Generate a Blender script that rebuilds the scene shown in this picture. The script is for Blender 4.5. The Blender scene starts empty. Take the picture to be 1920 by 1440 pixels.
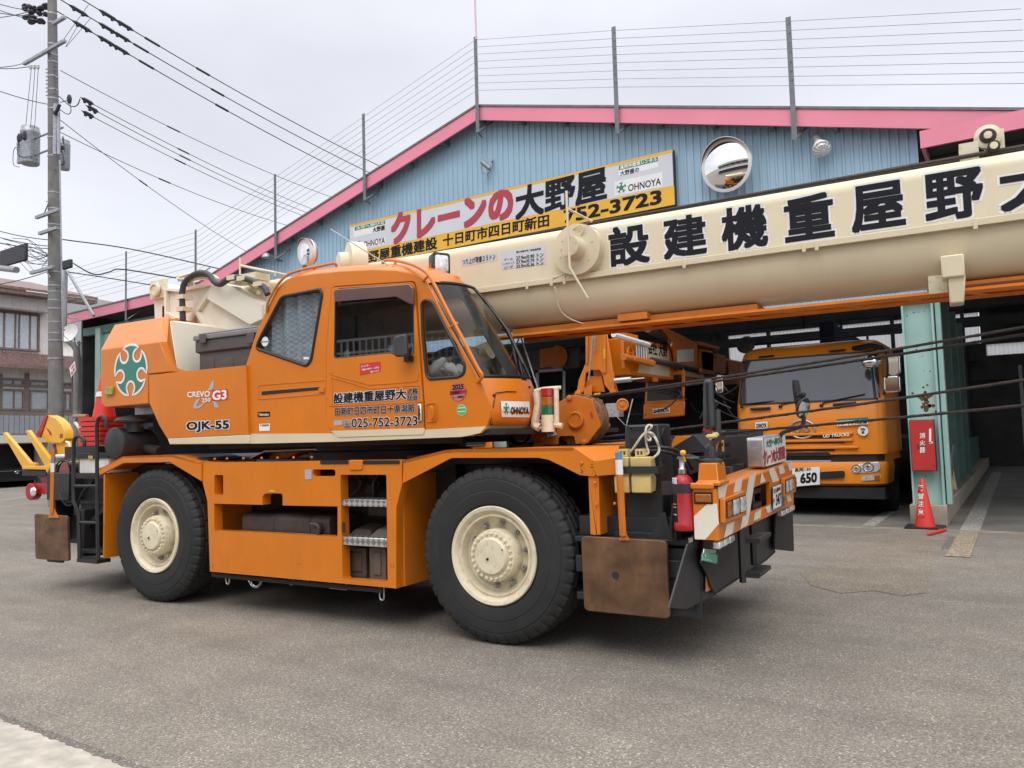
# Crane yard in front of a blue corrugated garage.  Units: metres.
import bpy, bmesh, math, random
from math import sin, cos, pi, radians
from mathutils import Vector, Matrix
from mathutils.geometry import tessellate_polygon
random.seed(7)
SC = bpy.context.scene
COL = SC.collection
# ------------------------------------------------------------------ camera
F_PX, YAW, PITCH, ROLL, EYE, CYAW = 1461.23, .5756, .0672, -.028, 1.6045, .0587
_fw = Vector((-sin(YAW)*cos(PITCH), cos(YAW)*cos(PITCH), sin(PITCH)))
_r0 = Vector((cos(YAW), sin(YAW), 0)); _u0 = _r0.cross(_fw)
_r = cos(ROLL)*_r0+sin(ROLL)*_u0; _u = -sin(ROLL)*_r0+cos(ROLL)*_u0
cam = bpy.data.cameras.new('camera'); camo = bpy.data.objects.new('camera', cam); COL.objects.link(camo)
cam.sensor_fit = 'HORIZONTAL'; cam.sensor_width = 36; cam.lens = 36*F_PX/1920
cam.clip_start = .05; cam.clip_end = 3000
camo.matrix_world = Matrix(((_r.x, _u.x, -_fw.x, 0), (_r.y, _u.y, -_fw.y, 0), (_r.z, _u.z, -_fw.z, EYE), (0, 0, 0, 1)))
SC.camera = camo
# ------------------------------------------------------------------ sky, sun, exposure
SUN_EL, SUN_AZ = radians(50), radians(158)
wd = bpy.data.worlds.new('World'); SC.world = wd; wd.use_nodes = True
nt = wd.node_tree; nt.nodes.clear()
def _n(t, **k):
    n = nt.nodes.new(t)
    for a, b in k.items(): setattr(n, a, b)
    return n
out = _n('ShaderNodeOutputWorld'); bg = _n('ShaderNodeBackground')
sky = _n('ShaderNodeTexSky', sky_type='NISHITA', sun_disc=False, sun_elevation=SUN_EL, sun_rotation=SUN_AZ)
tc = _n('ShaderNodeTexCoord'); sep = _n('ShaderNodeSeparateXYZ')
nt.links.new(tc.outputs['Generated'], sep.inputs[0])
ramp = _n('ShaderNodeValToRGB')          # overcast: brighter overhead than low down
e = ramp.color_ramp.elements
e[0].position = 0; e[0].color = (.86, .87, .92, 1)
e[1].position = 1; e[1].color = (2.0, 2.0, 2.02, 1)
for p, c in ((.2, (.85, .87, .94, 1)), (.45, (.79, .81, .89, 1)), (.55, (.9, .92, .97, 1)), (.75, (1.65, 1.65, 1.68, 1))):
    q = ramp.color_ramp.elements.new(p); q.color = c
nt.links.new(sep.outputs['Z'], ramp.inputs[0])
nz = _n('ShaderNodeTexNoise'); nz.inputs['Scale'].default_value = 2.2; nz.inputs['Detail'].default_value = 5; nz.inputs['Roughness'].default_value = .45
mp = _n('ShaderNodeMapping'); mp.inputs['Scale'].default_value = (1, 1, 2.4)
nt.links.new(tc.outputs['Generated'], mp.inputs[0]); nt.links.new(mp.outputs[0], nz.inputs['Vector'])
mr = _n('ShaderNodeMapRange'); mr.inputs['From Min'].default_value = .3; mr.inputs['From Max'].default_value = .7
mr.inputs['To Min'].default_value = .91; mr.inputs['To Max'].default_value = 1.16
nt.links.new(nz.outputs['Fac'], mr.inputs['Value'])
mul = _n('ShaderNodeVectorMath', operation='SCALE'); nt.links.new(ramp.outputs[0], mul.inputs[0]); nt.links.new(mr.outputs[0], mul.inputs['Scale'])
sc2 = _n('ShaderNodeVectorMath', operation='SCALE'); sc2.inputs['Scale'].default_value = .006
nt.links.new(sky.outputs[0], sc2.inputs[0])
add = _n('ShaderNodeVectorMath', operation='ADD'); nt.links.new(mul.outputs[0], add.inputs[0]); nt.links.new(sc2.outputs[0], add.inputs[1])
# the cloud cover glows wider and brighter round the hidden sun (behind the camera)
dt = _n('ShaderNodeVectorMath', operation='DOT_PRODUCT'); dt.inputs[1].default_value = (sin(SUN_AZ)*cos(SUN_EL), cos(SUN_AZ)*cos(SUN_EL), sin(SUN_EL)); nt.links.new(tc.outputs['Generated'], dt.inputs[0])
gm = _n('ShaderNodeMapRange', interpolation_type='SMOOTHSTEP'); gm.inputs['From Min'].default_value = .1; gm.inputs['From Max'].default_value = 1; gm.inputs['To Min'].default_value = 1; gm.inputs['To Max'].default_value = 1.4; nt.links.new(dt.outputs['Value'], gm.inputs['Value'])
gs = _n('ShaderNodeVectorMath', operation='SCALE'); nt.links.new(add.outputs[0], gs.inputs[0]); nt.links.new(gm.outputs[0], gs.inputs['Scale'])
nt.links.new(gs.outputs[0], bg.inputs['Color']); bg.inputs['Strength'].default_value = 1
nt.links.new(bg.outputs[0], out.inputs[0])
sl = bpy.data.lights.new('sun', 'SUN'); sl.energy = .75; sl.angle = radians(25); sl.color = (1, .96, .9)
so = bpy.data.objects.new('sun', sl); COL.objects.link(so)
# light comes from above and behind the camera's right shoulder
so.rotation_euler = (radians(90)-SUN_EL, 0, radians(22))
SC.view_settings.view_transform = 'Standard'; SC.view_settings.look = 'None'
SC.view_settings.exposure = 0; SC.view_settings.gamma = 1
SC.cycles.use_denoising = True; SC.cycles.max_bounces = 6; SC.cycles.diffuse_bounces = 3
SC.cycles.glossy_bounces = 3; SC.cycles.transparent_max_bounces = 10; SC.cycles.sample_clamp_indirect = 6
SC.cycles.caustics_reflective = False; SC.cycles.caustics_refractive = False
# ------------------------------------------------------------------ survey: a sight line meets a known plane
class Frame:
    def __init__(s, yaw):
        s.yaw = yaw; s.a = Vector((cos(yaw), sin(yaw), 0)); s.b = Vector((-sin(yaw), cos(yaw), 0)); s.c = Vector((0, 0, 1))
    def world(s, p): return s.a*p[0]+s.b*p[1]+s.c*p[2]
    def at(s, x, y, k, val):
        d = (x-960)/F_PX*_r-(y-720)/F_PX*_u+_fw
        o = (0, 0, EYE); n = (s.a.dot(d), s.b.dot(d), d.z)
        i = 'uvw'.index(k); t = (val-o[i])/n[i]
        return Vector([o[j]+n[j]*t for j in range(3)])
W = Frame(0); C = Frame(CYAW)
INFO = {}
# ------------------------------------------------------------------ objects
def thing(name, label, cat, fr, org, group=None):
    o = bpy.data.objects.new(name, None); COL.objects.link(o); o.empty_display_size = .2
    o.location = fr.world(org); o.rotation_euler = (0, 0, fr.yaw)
    o['label'] = label; o['category'] = cat
    if group: o['group'] = group
    INFO[o.name] = (fr, Vector(org)); return o
def _mesh(name, b, mats, org, bevel, seg, smooth):
    me = bpy.data.meshes.new(name)
    bmesh.ops.remove_doubles(b.bm, verts=b.bm.verts, dist=1e-5)
    if b.fixn: bmesh.ops.recalc_face_normals(b.bm, faces=b.bm.faces)
    bmesh.ops.translate(b.bm, verts=b.bm.verts, vec=-Vector(org))
    b.bm.to_mesh(me); b.bm.free()
    for m in (mats if isinstance(mats, (list, tuple)) else [mats]): me.materials.append(MAT[m])
    if smooth:
        for p in me.polygons: p.use_smooth = True
        me.set_sharp_from_angle(angle=radians(smooth))
    o = bpy.data.objects.new(name, me); COL.objects.link(o)
    if bevel:
        m = o.modifiers.new('bevel', 'BEVEL'); m.width = bevel; m.segments = seg; m.limit_method = 'ANGLE'; m.angle_limit = radians(40)
        m.harden_normals = False
    return o
def islands(b):
    seen = set(); out = []
    for v in b.bm.verts:
        if v in seen: continue
        st = [v]; seen.add(v); fs = set()
        while st:
            x = st.pop()
            for f in x.link_faces: fs.add(f)
            for e_ in x.link_edges:
                y = e_.other_vert(x)
                if y not in seen: seen.add(y); st.append(y)
        if fs:
            n = B(b.fixn); mp_ = {}
            for f in fs:
                vs = [mp_.setdefault(v2, None) or mp_.__setitem__(v2, n.bm.verts.new(v2.co)) or mp_[v2] for v2 in f.verts]
                nf = n.bm.faces.new(vs); nf.material_index = f.material_index
            out.append(n)
    b.bm.free(); return out
def part(name, b, mats, parent, bevel=0, seg=2, smooth=38, label=None, each=False):
    if each:                                            # loose pieces become parts of their own
        bmesh.ops.remove_doubles(b.bm, verts=b.bm.verts, dist=1e-5)
        return [part(name, n, mats, parent, bevel, seg, smooth, label) for n in islands(b)][0]
    fr, org = INFO[parent.name]
    o = _mesh(name, b, mats, org, bevel, seg, smooth); o.parent = parent; INFO[o.name] = (fr, org)
    if label: o['label'] = label
    return o
def solo(name, label, cat, b, mats, fr, org, bevel=0, seg=2, smooth=38, group=None, kind=None):
    o = _mesh(name, b, mats, org, bevel, seg, smooth)
    o.location = fr.world(org); o.rotation_euler = (0, 0, fr.yaw)
    if label: o['label'] = label
    if cat: o['category'] = cat
    if group: o['group'] = group
    if kind: o['kind'] = kind
    INFO[o.name] = (fr, Vector(org)); return o
def struct(name, b, mats, kind='structure', smooth=0): return solo(name, None, None, b, mats, W, (0, 0, 0), kind=kind, smooth=smooth)
def copy_tree(o, parent=None):
    c = o.copy(); COL.objects.link(c)
    if parent: c.parent = parent
    for ch in [k for k in bpy.data.objects if k.parent == o]: copy_tree(ch, c)
    return c
# ------------------------------------------------------------------ shapes
def fillet(poly, r, n=4):
    out = []; N = len(poly)
    for i in range(N):
        p, a, b = Vector(poly[i]), Vector(poly[i-1]), Vector(poly[(i+1) % N])
        da, db = a-p, b-p
        k = min(r, da.length*.45, db.length*.45)
        if k < 1e-5: out.append(p); continue
        A = p+da.normalized()*k; Bq = p+db.normalized()*k
        for j in range(n+1):
            t = j/n; out.append(A*(1-t)**2+p*2*t*(1-t)+Bq*t*t)
    return out
def spl(pts, n=6, closed=False):
    pts = [Vector(p) for p in pts]; N = len(pts); out = []
    for i in range(N if closed else N-1):
        p1, p2 = pts[i], pts[(i+1) % N]
        p0 = pts[i-1] if (i or closed) else p1*2-p2
        p3 = pts[(i+2) % N] if (closed or i+2 < N) else p2*2-p1
        for j in range(n):
            t = j/n
            out.append(.5*((2*p1)+(p2-p0)*t+(2*p0-5*p1+4*p2-p3)*t*t+(3*p1-p0-3*p2+p3)*t**3))
    if not closed: out.append(pts[-1])
    return out
class B:
    def __init__(s, fixn=True): s.bm = bmesh.new(); s.m = 0; s.fixn = fixn
    def face(s, pts):
        try:
            f = s.bm.faces.new([s.bm.verts.new(p) for p in pts]); f.material_index = s.m; return f
        except ValueError: return None
    def _f(s, vs):
        if len(set(vs)) < 3: return
        try: f = s.bm.faces.new(vs); f.material_index = s.m
        except ValueError: pass
    def box(s, u0, u1, v0, v1, w0, w1):
        v = [s.bm.verts.new((x, y, z)) for x in (u0, u1) for y in (v0, v1) for z in (w0, w1)]
        for q in ((0, 1, 3, 2), (4, 6, 7, 5), (0, 4, 5, 1), (2, 3, 7, 6), (0, 2, 6, 4), (1, 5, 7, 3)): s._f([v[i] for i in q])
        return s
    def hexa(s, a, b):                      # a, b: matching quads (or n-gons)
        A = [s.bm.verts.new(p) for p in a]; Bv = [s.bm.verts.new(p) for p in b]
        s._f(A[::-1]); s._f(Bv)
        n = len(A)
        for i in range(n): s._f([A[i], A[(i+1) % n], Bv[(i+1) % n], Bv[i]])
        return s
    def prism(s, pts, d):
        pts = [Vector(p) for p in pts]; d = Vector(d); return s.hexa(pts, [p+d for p in pts])
    def plate(s, outer, holes, d):          # flat polygon with holes, thickened by d
        loops = [[Vector(p) for p in outer]]+[[Vector(p) for p in h] for h in holes]; d = Vector(d)
        flat = [p for l in loops for p in l]
        A = [s.bm.verts.new(p) for p in flat]; Bv = [s.bm.verts.new(p+d) for p in flat]
        for t in tessellate_polygon(loops):
            s._f([A[i] for i in t]); s._f([Bv[i] for i in reversed(t)])
        k = 0
        for l in loops:
            n = len(l)
            for i in range(n): s._f([A[k+i], A[k+(i+1) % n], Bv[k+(i+1) % n], Bv[k+i]])
            k += n
        return s
    def rings(s, rings, closed=True, cap=True):
        R = [[s.bm.verts.new(p) for p in r] for r in rings]; n = len(R[0])
        for a, b in zip(R, R[1:]):
            for i in range(n if closed else n-1): s._f([a[i], a[(i+1) % n], b[(i+1) % n], b[i]])
        if cap and closed: s._f(R[0][::-1]); s._f(R[-1])
        return s
    def tube(s, pts, r, n=8, closed=False):
        pts = [Vector(p) for p in pts]; N = len(pts); rr = []; prev = None
        for i, p in enumerate(pts):
            if closed: t = pts[(i+1) % N]-pts[i-1]
            else: t = pts[min(i+1, N-1)]-pts[max(i-1, 0)]
            t.normalize()
            if prev is None:
                x = t.cross(Vector((0, 0, 1)))
                if x.length < .05: x = t.cross(Vector((1, 0, 0)))
            else: x = prev-t*prev.dot(t)
            x.normalize(); prev = x; y = t.cross(x)
            q = r[i] if isinstance(r, (list, tuple)) else r
            rr.append([p+(x*cos(2*pi*k/n)+y*sin(2*pi*k/n))*q for k in range(n)])
        if closed: rr.append(rr[0])
        return s.rings(rr, cap=not closed)
    def lathe(s, prof, c, ax=(0, 0, 1), n=24, arc=None):   # prof: (radius, height along ax)
        c, ax = Vector(c), Vector(ax).normalized()
        x = ax.cross(Vector((0, 0, 1)))
        if x.length < .05: x = Vector((1, 0, 0))
        x.normalize(); y = ax.cross(x)
        rr = [[c+ax*h+(x*cos(2*pi*k/n)+y*sin(2*pi*k/n))*max(r, 1e-4) for k in range(n)] for r, h in prof]
        return s.rings(rr, cap=True)
    def ball(s, c, r, n=10, sc=(1, 1, 1)):
        rr = []
        for i in range(1, n):
            a = pi*i/n
            rr.append([(c[0]+sc[0]*r*sin(a)*cos(2*pi*k/(2*n)), c[1]+sc[1]*r*sin(a)*sin(2*pi*k/(2*n)), c[2]+sc[2]*r*cos(a)) for k in range(2*n)])
        return s.rings(rr)
    def sheet(s, rows):                      # open surface from rows of points
        return s.rings(rows, closed=False, cap=False)
    def text(s, body, bl, br, tl, off=0., lift=.002):
        # glyph outlines mapped on the given corner points; off thickens the strokes (em units)
        cu = bpy.data.curves.new('t', 'FONT'); cu.body = body; cu.size = 1; cu.resolution_u = 3; cu.fill_mode = 'FRONT'
        ob = bpy.data.objects.new('t', cu); COL.objects.link(ob)
        me = bpy.data.meshes.new_from_object(ob.evaluated_get(bpy.context.evaluated_depsgraph_get()))
        bpy.data.objects.remove(ob); bpy.data.curves.remove(cu)
        xs = [v.co.x for v in me.vertices]; ys = [v.co.y for v in me.vertices]
        if not xs: return s
        x0, x1, y0, y1 = min(xs), max(xs), min(ys), max(ys)
        bl, br, tl = Vector(bl), Vector(br), Vector(tl); ex, ey = br-bl, tl-bl; nn = ex.cross(ey).normalized()
        sh = [(0, 0)] if off <= 0 else [(off*i, off*j) for i, j in ((1, 1), (-1, 1), (-1, -1), (1, -1), (1, 0), (-1, 0), (0, 1), (0, -1))]+([(off*.5, 0), (-off*.5, 0), (0, off*.5), (0, -off*.5)] if off > .028 else [])
        for j, (dx, dy) in enumerate(sh):
            vs = [s.bm.verts.new(bl+ex*((v.co.x+dx-x0)/(x1-x0))+ey*((v.co.y+dy-y0)/(y1-y0))+nn*(lift+j*.00006)) for v in me.vertices]
            for p in me.polygons: s._f([vs[i] for i in p.vertices])
        bpy.data.meshes.remove(me); return s
def quad_of(fr, k, val, *px): return [fr.at(x, y, k, val) for x, y in px]
def q(fr, k, val, *xy): return [fr.at(xy[i], xy[i+1], k, val) for i in range(0, len(xy), 2)]
# ------------------------------------------------------------------ materials
MAT = {}
def mat(name, col, rough=.5, metal=0, coat=0, var=.12, nscale=3, bump=0, bscale=60, dirt=0, dirtcol=(.12, .09, .06), spec=.5, alpha=None, emit=None, streak=0, trans=0, coords='Object'):
    m = bpy.data.materials.new(name); m.use_nodes = True; t = m.node_tree; bs = t.nodes['Principled BSDF']
    bs.inputs['Roughness'].default_value = rough; bs.inputs['Metallic'].default_value = metal
    bs.inputs['Coat Weight'].default_value = coat; bs.inputs['Coat Roughness'].default_value = .12
    bs.inputs['Specular IOR Level'].default_value = spec
    if emit: bs.inputs['Emission Color'].default_value = (*emit[:3], 1); bs.inputs['Emission Strength'].default_value = emit[3]
    if trans: bs.inputs['Transmission Weight'].default_value = trans
    N = t.nodes.new; L = t.links.new
    tc = N('ShaderNodeTexCoord')
    nz = N('ShaderNodeTexNoise'); nz.inputs['Scale'].default_value = nscale; nz.inputs['Detail'].default_value = 6; L(tc.outputs[coords], nz.inputs['Vector'])
    mr = N('ShaderNodeMapRange'); mr.inputs['From Min'].default_value = .3; mr.inputs['From Max'].default_value = .7
    mr.inputs['To Min'].default_value = 1-var; mr.inputs['To Max'].default_value = 1+var; L(nz.outputs['Fac'], mr.inputs['Value'])
    sc = N('ShaderNodeVectorMath'); sc.operation = 'SCALE'; sc.inputs[0].default_value = col; L(mr.outputs[0], sc.inputs['Scale'])
    last = sc.outputs[0]
    if dirt:
        n2 = N('ShaderNodeTexNoise'); n2.inputs['Scale'].default_value = nscale*2.3; n2.inputs['Detail'].default_value = 9; n2.inputs['Roughness'].default_value = .7
        mp = N('ShaderNodeMapping'); mp.inputs['Scale'].default_value = (1, 1, .18 if streak else 1); L(tc.outputs[coords], mp.inputs[0]); L(mp.outputs[0], n2.inputs['Vector'])
        m2 = N('ShaderNodeMapRange'); m2.inputs['From Min'].default_value = .52 if dirt < 1 else .40; m2.inputs['From Max'].default_value = .78 if dirt < 1 else .56; m2.inputs['To Max'].default_value = dirt
        L(n2.outputs['Fac'], m2.inputs['Value'])
        mx = N('ShaderNodeMix'); mx.data_type = 'RGBA'; mx.inputs['B'].default_value = (*dirtcol, 1); L(m2.outputs[0], mx.inputs['Factor']); L(last, mx.inputs['A']); last = mx.outputs['Result']
        mr3 = N('ShaderNodeMapRange'); mr3.inputs['To Min'].default_value = rough; mr3.inputs['To Max'].default_value = min(1, rough+.35); L(m2.outputs[0], mr3.inputs['Value']); L(mr3.outputs[0], bs.inputs['Roughness'])
    L(last, bs.inputs['Base Color'])
    if bump:
        n3 = N('ShaderNodeTexNoise'); n3.inputs['Scale'].default_value = bscale; n3.inputs['Detail'].default_value = 4; L(tc.outputs[coords], n3.inputs['Vector'])
        bp = N('ShaderNodeBump'); bp.inputs['Strength'].default_value = bump; bp.inputs['Distance'].default_value = .01; L(n3.outputs['Fac'], bp.inputs['Height']); L(bp.outputs[0], bs.inputs['Normal'])
    MAT[name] = m; return m
def glass(name, tint, refl=.06, rough=.02, ior=.8):
    m = bpy.data.materials.new(name); m.use_nodes = True; t = m.node_tree; t.nodes.clear(); N = t.nodes.new; L = t.links.new
    o = N('ShaderNodeOutputMaterial'); tr = N('ShaderNodeBsdfTransparent'); tr.inputs[0].default_value = (*tint, 1)
    gl = N('ShaderNodeBsdfGlossy'); gl.inputs['Roughness'].default_value = rough
    fr = N('ShaderNodeLayerWeight'); fr.inputs['Blend'].default_value = .5
    pw = N('ShaderNodeMath'); pw.operation = 'POWER'; pw.inputs[1].default_value = 4.5; L(fr.outputs['Facing'], pw.inputs[0])
    ad = N('ShaderNodeMapRange'); ad.inputs['To Min'].default_value = .035+refl; ad.inputs['To Max'].default_value = ior; L(pw.outputs[0], ad.inputs['Value'])
    mx = N('ShaderNodeMixShader'); L(ad.outputs[0], mx.inputs[0]); L(tr.outputs[0], mx.inputs[1]); L(gl.outputs[0], mx.inputs[2]); L(mx.outputs[0], o.inputs[0]); MAT[name] = m
def translucent(name, col, tr=.6):
    m = bpy.data.materials.new(name); m.use_nodes = True; t = m.node_tree; t.nodes.clear(); N = t.nodes.new; L = t.links.new
    o = N('ShaderNodeOutputMaterial'); a = N('ShaderNodeBsdfTranslucent'); b = N('ShaderNodeBsdfDiffuse'); a.inputs[0].default_value = (*col, 1); b.inputs[0].default_value = (*col, 1)
    mx = N('ShaderNodeMixShader'); mx.inputs[0].default_value = 1-tr; L(a.outputs[0], mx.inputs[1]); L(b.outputs[0], mx.inputs[2]); L(mx.outputs[0], o.inputs[0]); MAT[name] = m
mat('orange', (.66, .185, .009), .30, coat=.12, var=.06, nscale=2.2, bump=.05, bscale=2.6, dirt=.28, dirtcol=(.32, .13, .04), streak=1)
mat('orange_brightened', (.78, .245, .012), .32, coat=.15, var=.04, nscale=2)  # the crane orange with brightness put into the colour, against the dim garage
mat('orange_old', (.60, .17, .012), .5, coat=.05, var=.12, nscale=5, dirt=.5, dirtcol=(.25, .1, .035))
mat('cream', (.68, .59, .41), .34, coat=.4, var=.05, nscale=2, dirt=.22, dirtcol=(.45, .36, .23), streak=1)
mat('cream_worn', (.74, .66, .48), .45, coat=.1, var=.1, nscale=7, dirt=.8, dirtcol=(.36, .24, .13))
mat('black_paint', (.022, .022, .024), .5, var=.25, nscale=6, dirt=.35, dirtcol=(.07, .065, .06), bump=.05)
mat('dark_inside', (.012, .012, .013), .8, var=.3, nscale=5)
mat('black_plastic', (.042, .042, .046), .48, var=.15, nscale=9, bump=.12, bscale=220)
mat('rubber', (.018, .018, .018), .7, var=.22, nscale=4, dirt=.4, dirtcol=(.055, .05, .047), bump=.1, bscale=90)
mat('seal', (.012, .012, .013), .45, var=.1)
mat('toolbox', (.085, .073, .07), .55, var=.12, nscale=5, dirt=.3, dirtcol=(.13, .12, .11), bump=.1, bscale=160)
mat('toolbox_lid', (.20, .195, .2), .5, var=.1, nscale=5, dirt=.3, dirtcol=(.1, .1, .1))
mat('steel', (.42, .42, .43), .3, metal=1, var=.15, nscale=20)
mat('chrome', (.8, .8, .81), .06, metal=1, var=.02)
mat('mirror_glass', (.9, .9, .9), .015, metal=1, var=.0)
mat('galv', (.36, .37, .39), .45, metal=.7, var=.2, nscale=14, dirt=.5, dirtcol=(.2, .19, .18))
mat('alu', (.55, .55, .55), .35, metal=.85, var=.15, nscale=25)
mat('white_paint', (.78, .78, .77), .45, var=.05, dirt=.25, dirtcol=(.5, .48, .44), streak=1)
mat('sign_white', (.60, .62, .67), .4, var=.04, nscale=1.5, dirt=.3, dirtcol=(.5, .5, .5), streak=1)
mat('sign_yellow', (.78, .43, .03), .42, var=.06, nscale=2, dirt=.3, dirtcol=(.55, .28, .05), streak=1)
mat('sign_red', (.42, .035, .06), .45, var=.06)
mat('sign_bright_red', (.60, .03, .03), .45, var=.05)
mat('ink', (.010, .011, .016), .6, var=.08, spec=.2)
mat('sign_green', (.015, .22, .13), .42, var=.06)
mat('emblem_green', (.02, .19, .15), .35, coat=.2, var=.05)
mat('sticker_blue', (.1, .25, .42), .4, var=.05)
mat('sticker_green', (.05, .45, .16), .4, var=.1)
mat('sticker_pink', (.45, .2, .22), .4, var=.1)
mat('silver_blue', (.38, .42, .48), .4, var=.08)
mat('red_paint', (.36, .010, .014), .35, coat=.08, var=.08)
mat('box_red', (.46, .03, .025), .42, var=.1, nscale=3, dirt=.35, dirtcol=(.3, .05, .04), streak=1)
mat('cone_red', (.66, .035, .018), .5, var=.1, nscale=6, dirt=.3, dirtcol=(.4, .05, .03))
mat('yellow', (.80, .40, .015), .38, coat=.3, var=.06, dirt=.25, dirtcol=(.4, .2, .03))
mat('chock_yellow', (.60, .46, .17), .7, var=.12, nscale=9, dirt=.6, dirtcol=(.36, .24, .07))
mat('amber', (.36, .10, .006), .15, coat=.6, var=.15, nscale=40)
mat('lamp_red', (.38, .012, .012), .12, coat=.6, var=.1, nscale=40)
mat('lamp_green', (.012, .14, .06), .12, coat=.6, var=.1, nscale=40)
mat('lamp_clear', (.78, .79, .80), .1, metal=.45, var=.3, nscale=26, coat=.6)
mat('rust_plate', (.15, .078, .038), .5, metal=.2, var=.55, nscale=4.5, dirt=.9, dirtcol=(.06, .045, .036), bump=.12, bscale=25)
mat('rope_dark', (.045, .033, .028), .7, metal=.2, var=.4, nscale=60, bump=.4, bscale=200)
mat('rope_white', (.55, .51, .42), .8, var=.12, nscale=30)
mat('cable', (.03, .03, .035), .6, var=.1)
mat('wire', (.42, .42, .45), .4, metal=.5, var=.05)
mat('reflector_green', (.02, .34, .20), .25, coat=.3, var=.1)
mat('battery_brown', (.105, .08, .062), .6, var=.2, nscale=8, dirt=.4, dirtcol=(.05, .04, .03))
mat('pale_pink', (.74, .52, .54), .5)
mat('sheave_brown', (.20, .10, .045), .55, metal=.2, var=.5, nscale=40)
mat('cream_light', (.80, .75, .62), .4, coat=.2, var=.05, nscale=2, dirt=.2, dirtcol=(.55, .48, .36), streak=1)
mat('lamp_lime', (.30, .30, .04), .2, coat=.5, var=.2, nscale=30)
mat('hood_red', (.16, .05, .04), .4, var=.1)
mat('brown_metal', (.055, .045, .04), .55, var=.2, nscale=10, dirt=.4, dirtcol=(.12, .09, .06))
mat('blue_wall', (.34, .50, .62), .5, var=.05, nscale=1.2, dirt=.3, dirtcol=(.2, .3, .36), streak=1)
mat('pink', (.78, .245, .33), .45, var=.05, nscale=.8, dirt=.25, dirtcol=(.66, .26, .33), streak=1)
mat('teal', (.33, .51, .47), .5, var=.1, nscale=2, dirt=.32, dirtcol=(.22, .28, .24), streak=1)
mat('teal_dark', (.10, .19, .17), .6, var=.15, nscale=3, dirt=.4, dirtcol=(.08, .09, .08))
mat('rust', (.12, .045, .02), .85, var=.4, nscale=30, bump=.3)
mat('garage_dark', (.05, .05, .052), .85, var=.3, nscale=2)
mat('garage_floor', (.17, .165, .15), .75, var=.25, nscale=1.2, dirt=.5, dirtcol=(.08, .075, .07), bump=.15)
mat('plinth', (.33, .29, .23), .85, var=.2, nscale=5, dirt=.7, dirtcol=(.12, .095, .065), bump=.35, bscale=40, streak=1)
mat('concrete_pale', (.42, .385, .33), .85, var=.2, nscale=9, dirt=.5, dirtcol=(.25, .23, .2), bump=.5, bscale=45)
mat('pole_concrete', (.185, .178, .168), .85, var=.18, nscale=3, dirt=.6, dirtcol=(.08, .078, .075), bump=.15, streak=1)
mat('siding', (.80, .76, .72), .65, var=.07, nscale=2, dirt=.3, dirtcol=(.27, .25, .24), streak=1)
mat('roof_brown', (.22, .14, .125), .6, var=.35, nscale=7)
mat('roof_grey', (.15, .155, .165), .6, var=.2, nscale=9)
mat('wood_trim', (.20, .155, .14), .6, var=.2, nscale=6)
mat('curtain', (.84, .86, .88), .9, var=.12, nscale=6)
mat('cab_curtain', (.66, .74, .80), .6, var=.22, nscale=14)
mat('planks', (.32, .22, .12), .7, var=.25, nscale=8)
mat('glove', (.5, .51, .47), .9, var=.12, nscale=20, bump=.4, bscale=80)
mat('interior_grey', (.09, .09, .095), .7, var=.2)
mat('seat_fabric', (.16, .14, .11), .9, var=.2, nscale=12)
mat('hose_red', (.22, .05, .03), .5, var=.2, nscale=20)
mat('handle_wood', (.28, .17, .10), .5, var=.2, nscale=20)
mat('navy', (.02, .03, .09), .5, var=.2)
mat('plate_spot', (.022, .02, .02), .6, var=.3, nscale=20)
mat('visor', (.13, .075, .068), .15, coat=.4, var=.1)
mat('line_white', (.50, .48, .43), .8, var=.2, nscale=14, dirt=1, dirtcol=(.2, .19, .175))
mat('line_yellow', (.46, .36, .21), .8, var=.25, nscale=14, dirt=1, dirtcol=(.17, .15, .13))
mat('plaster', (.62, .60, .55), .8, var=.08, nscale=1)
mat('car_black', (.012, .012, .014), .15, coat=.6, var=.1)
glass('window_glass', (.82, .83, .84), .02)
mat('post_grey', (.17, .175, .185), .5, metal=.2, var=.15, nscale=9, dirt=.3, dirtcol=(.1, .1, .1))
glass('screen_glass', (.66, .71, .68), .01, ior=.5)
glass('door_glass', (.42, .43, .44), .13)
glass('house_glass', (.93, .95, .96), .05)
glass('truck_glass', (.45, .5, .52), .10)
mat('truck_screen', (.05, .055, .06), .06, spec=.9, var=.05, coat=.5)
translucent('clear_panel', (.80, .82, .84), .75)
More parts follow.
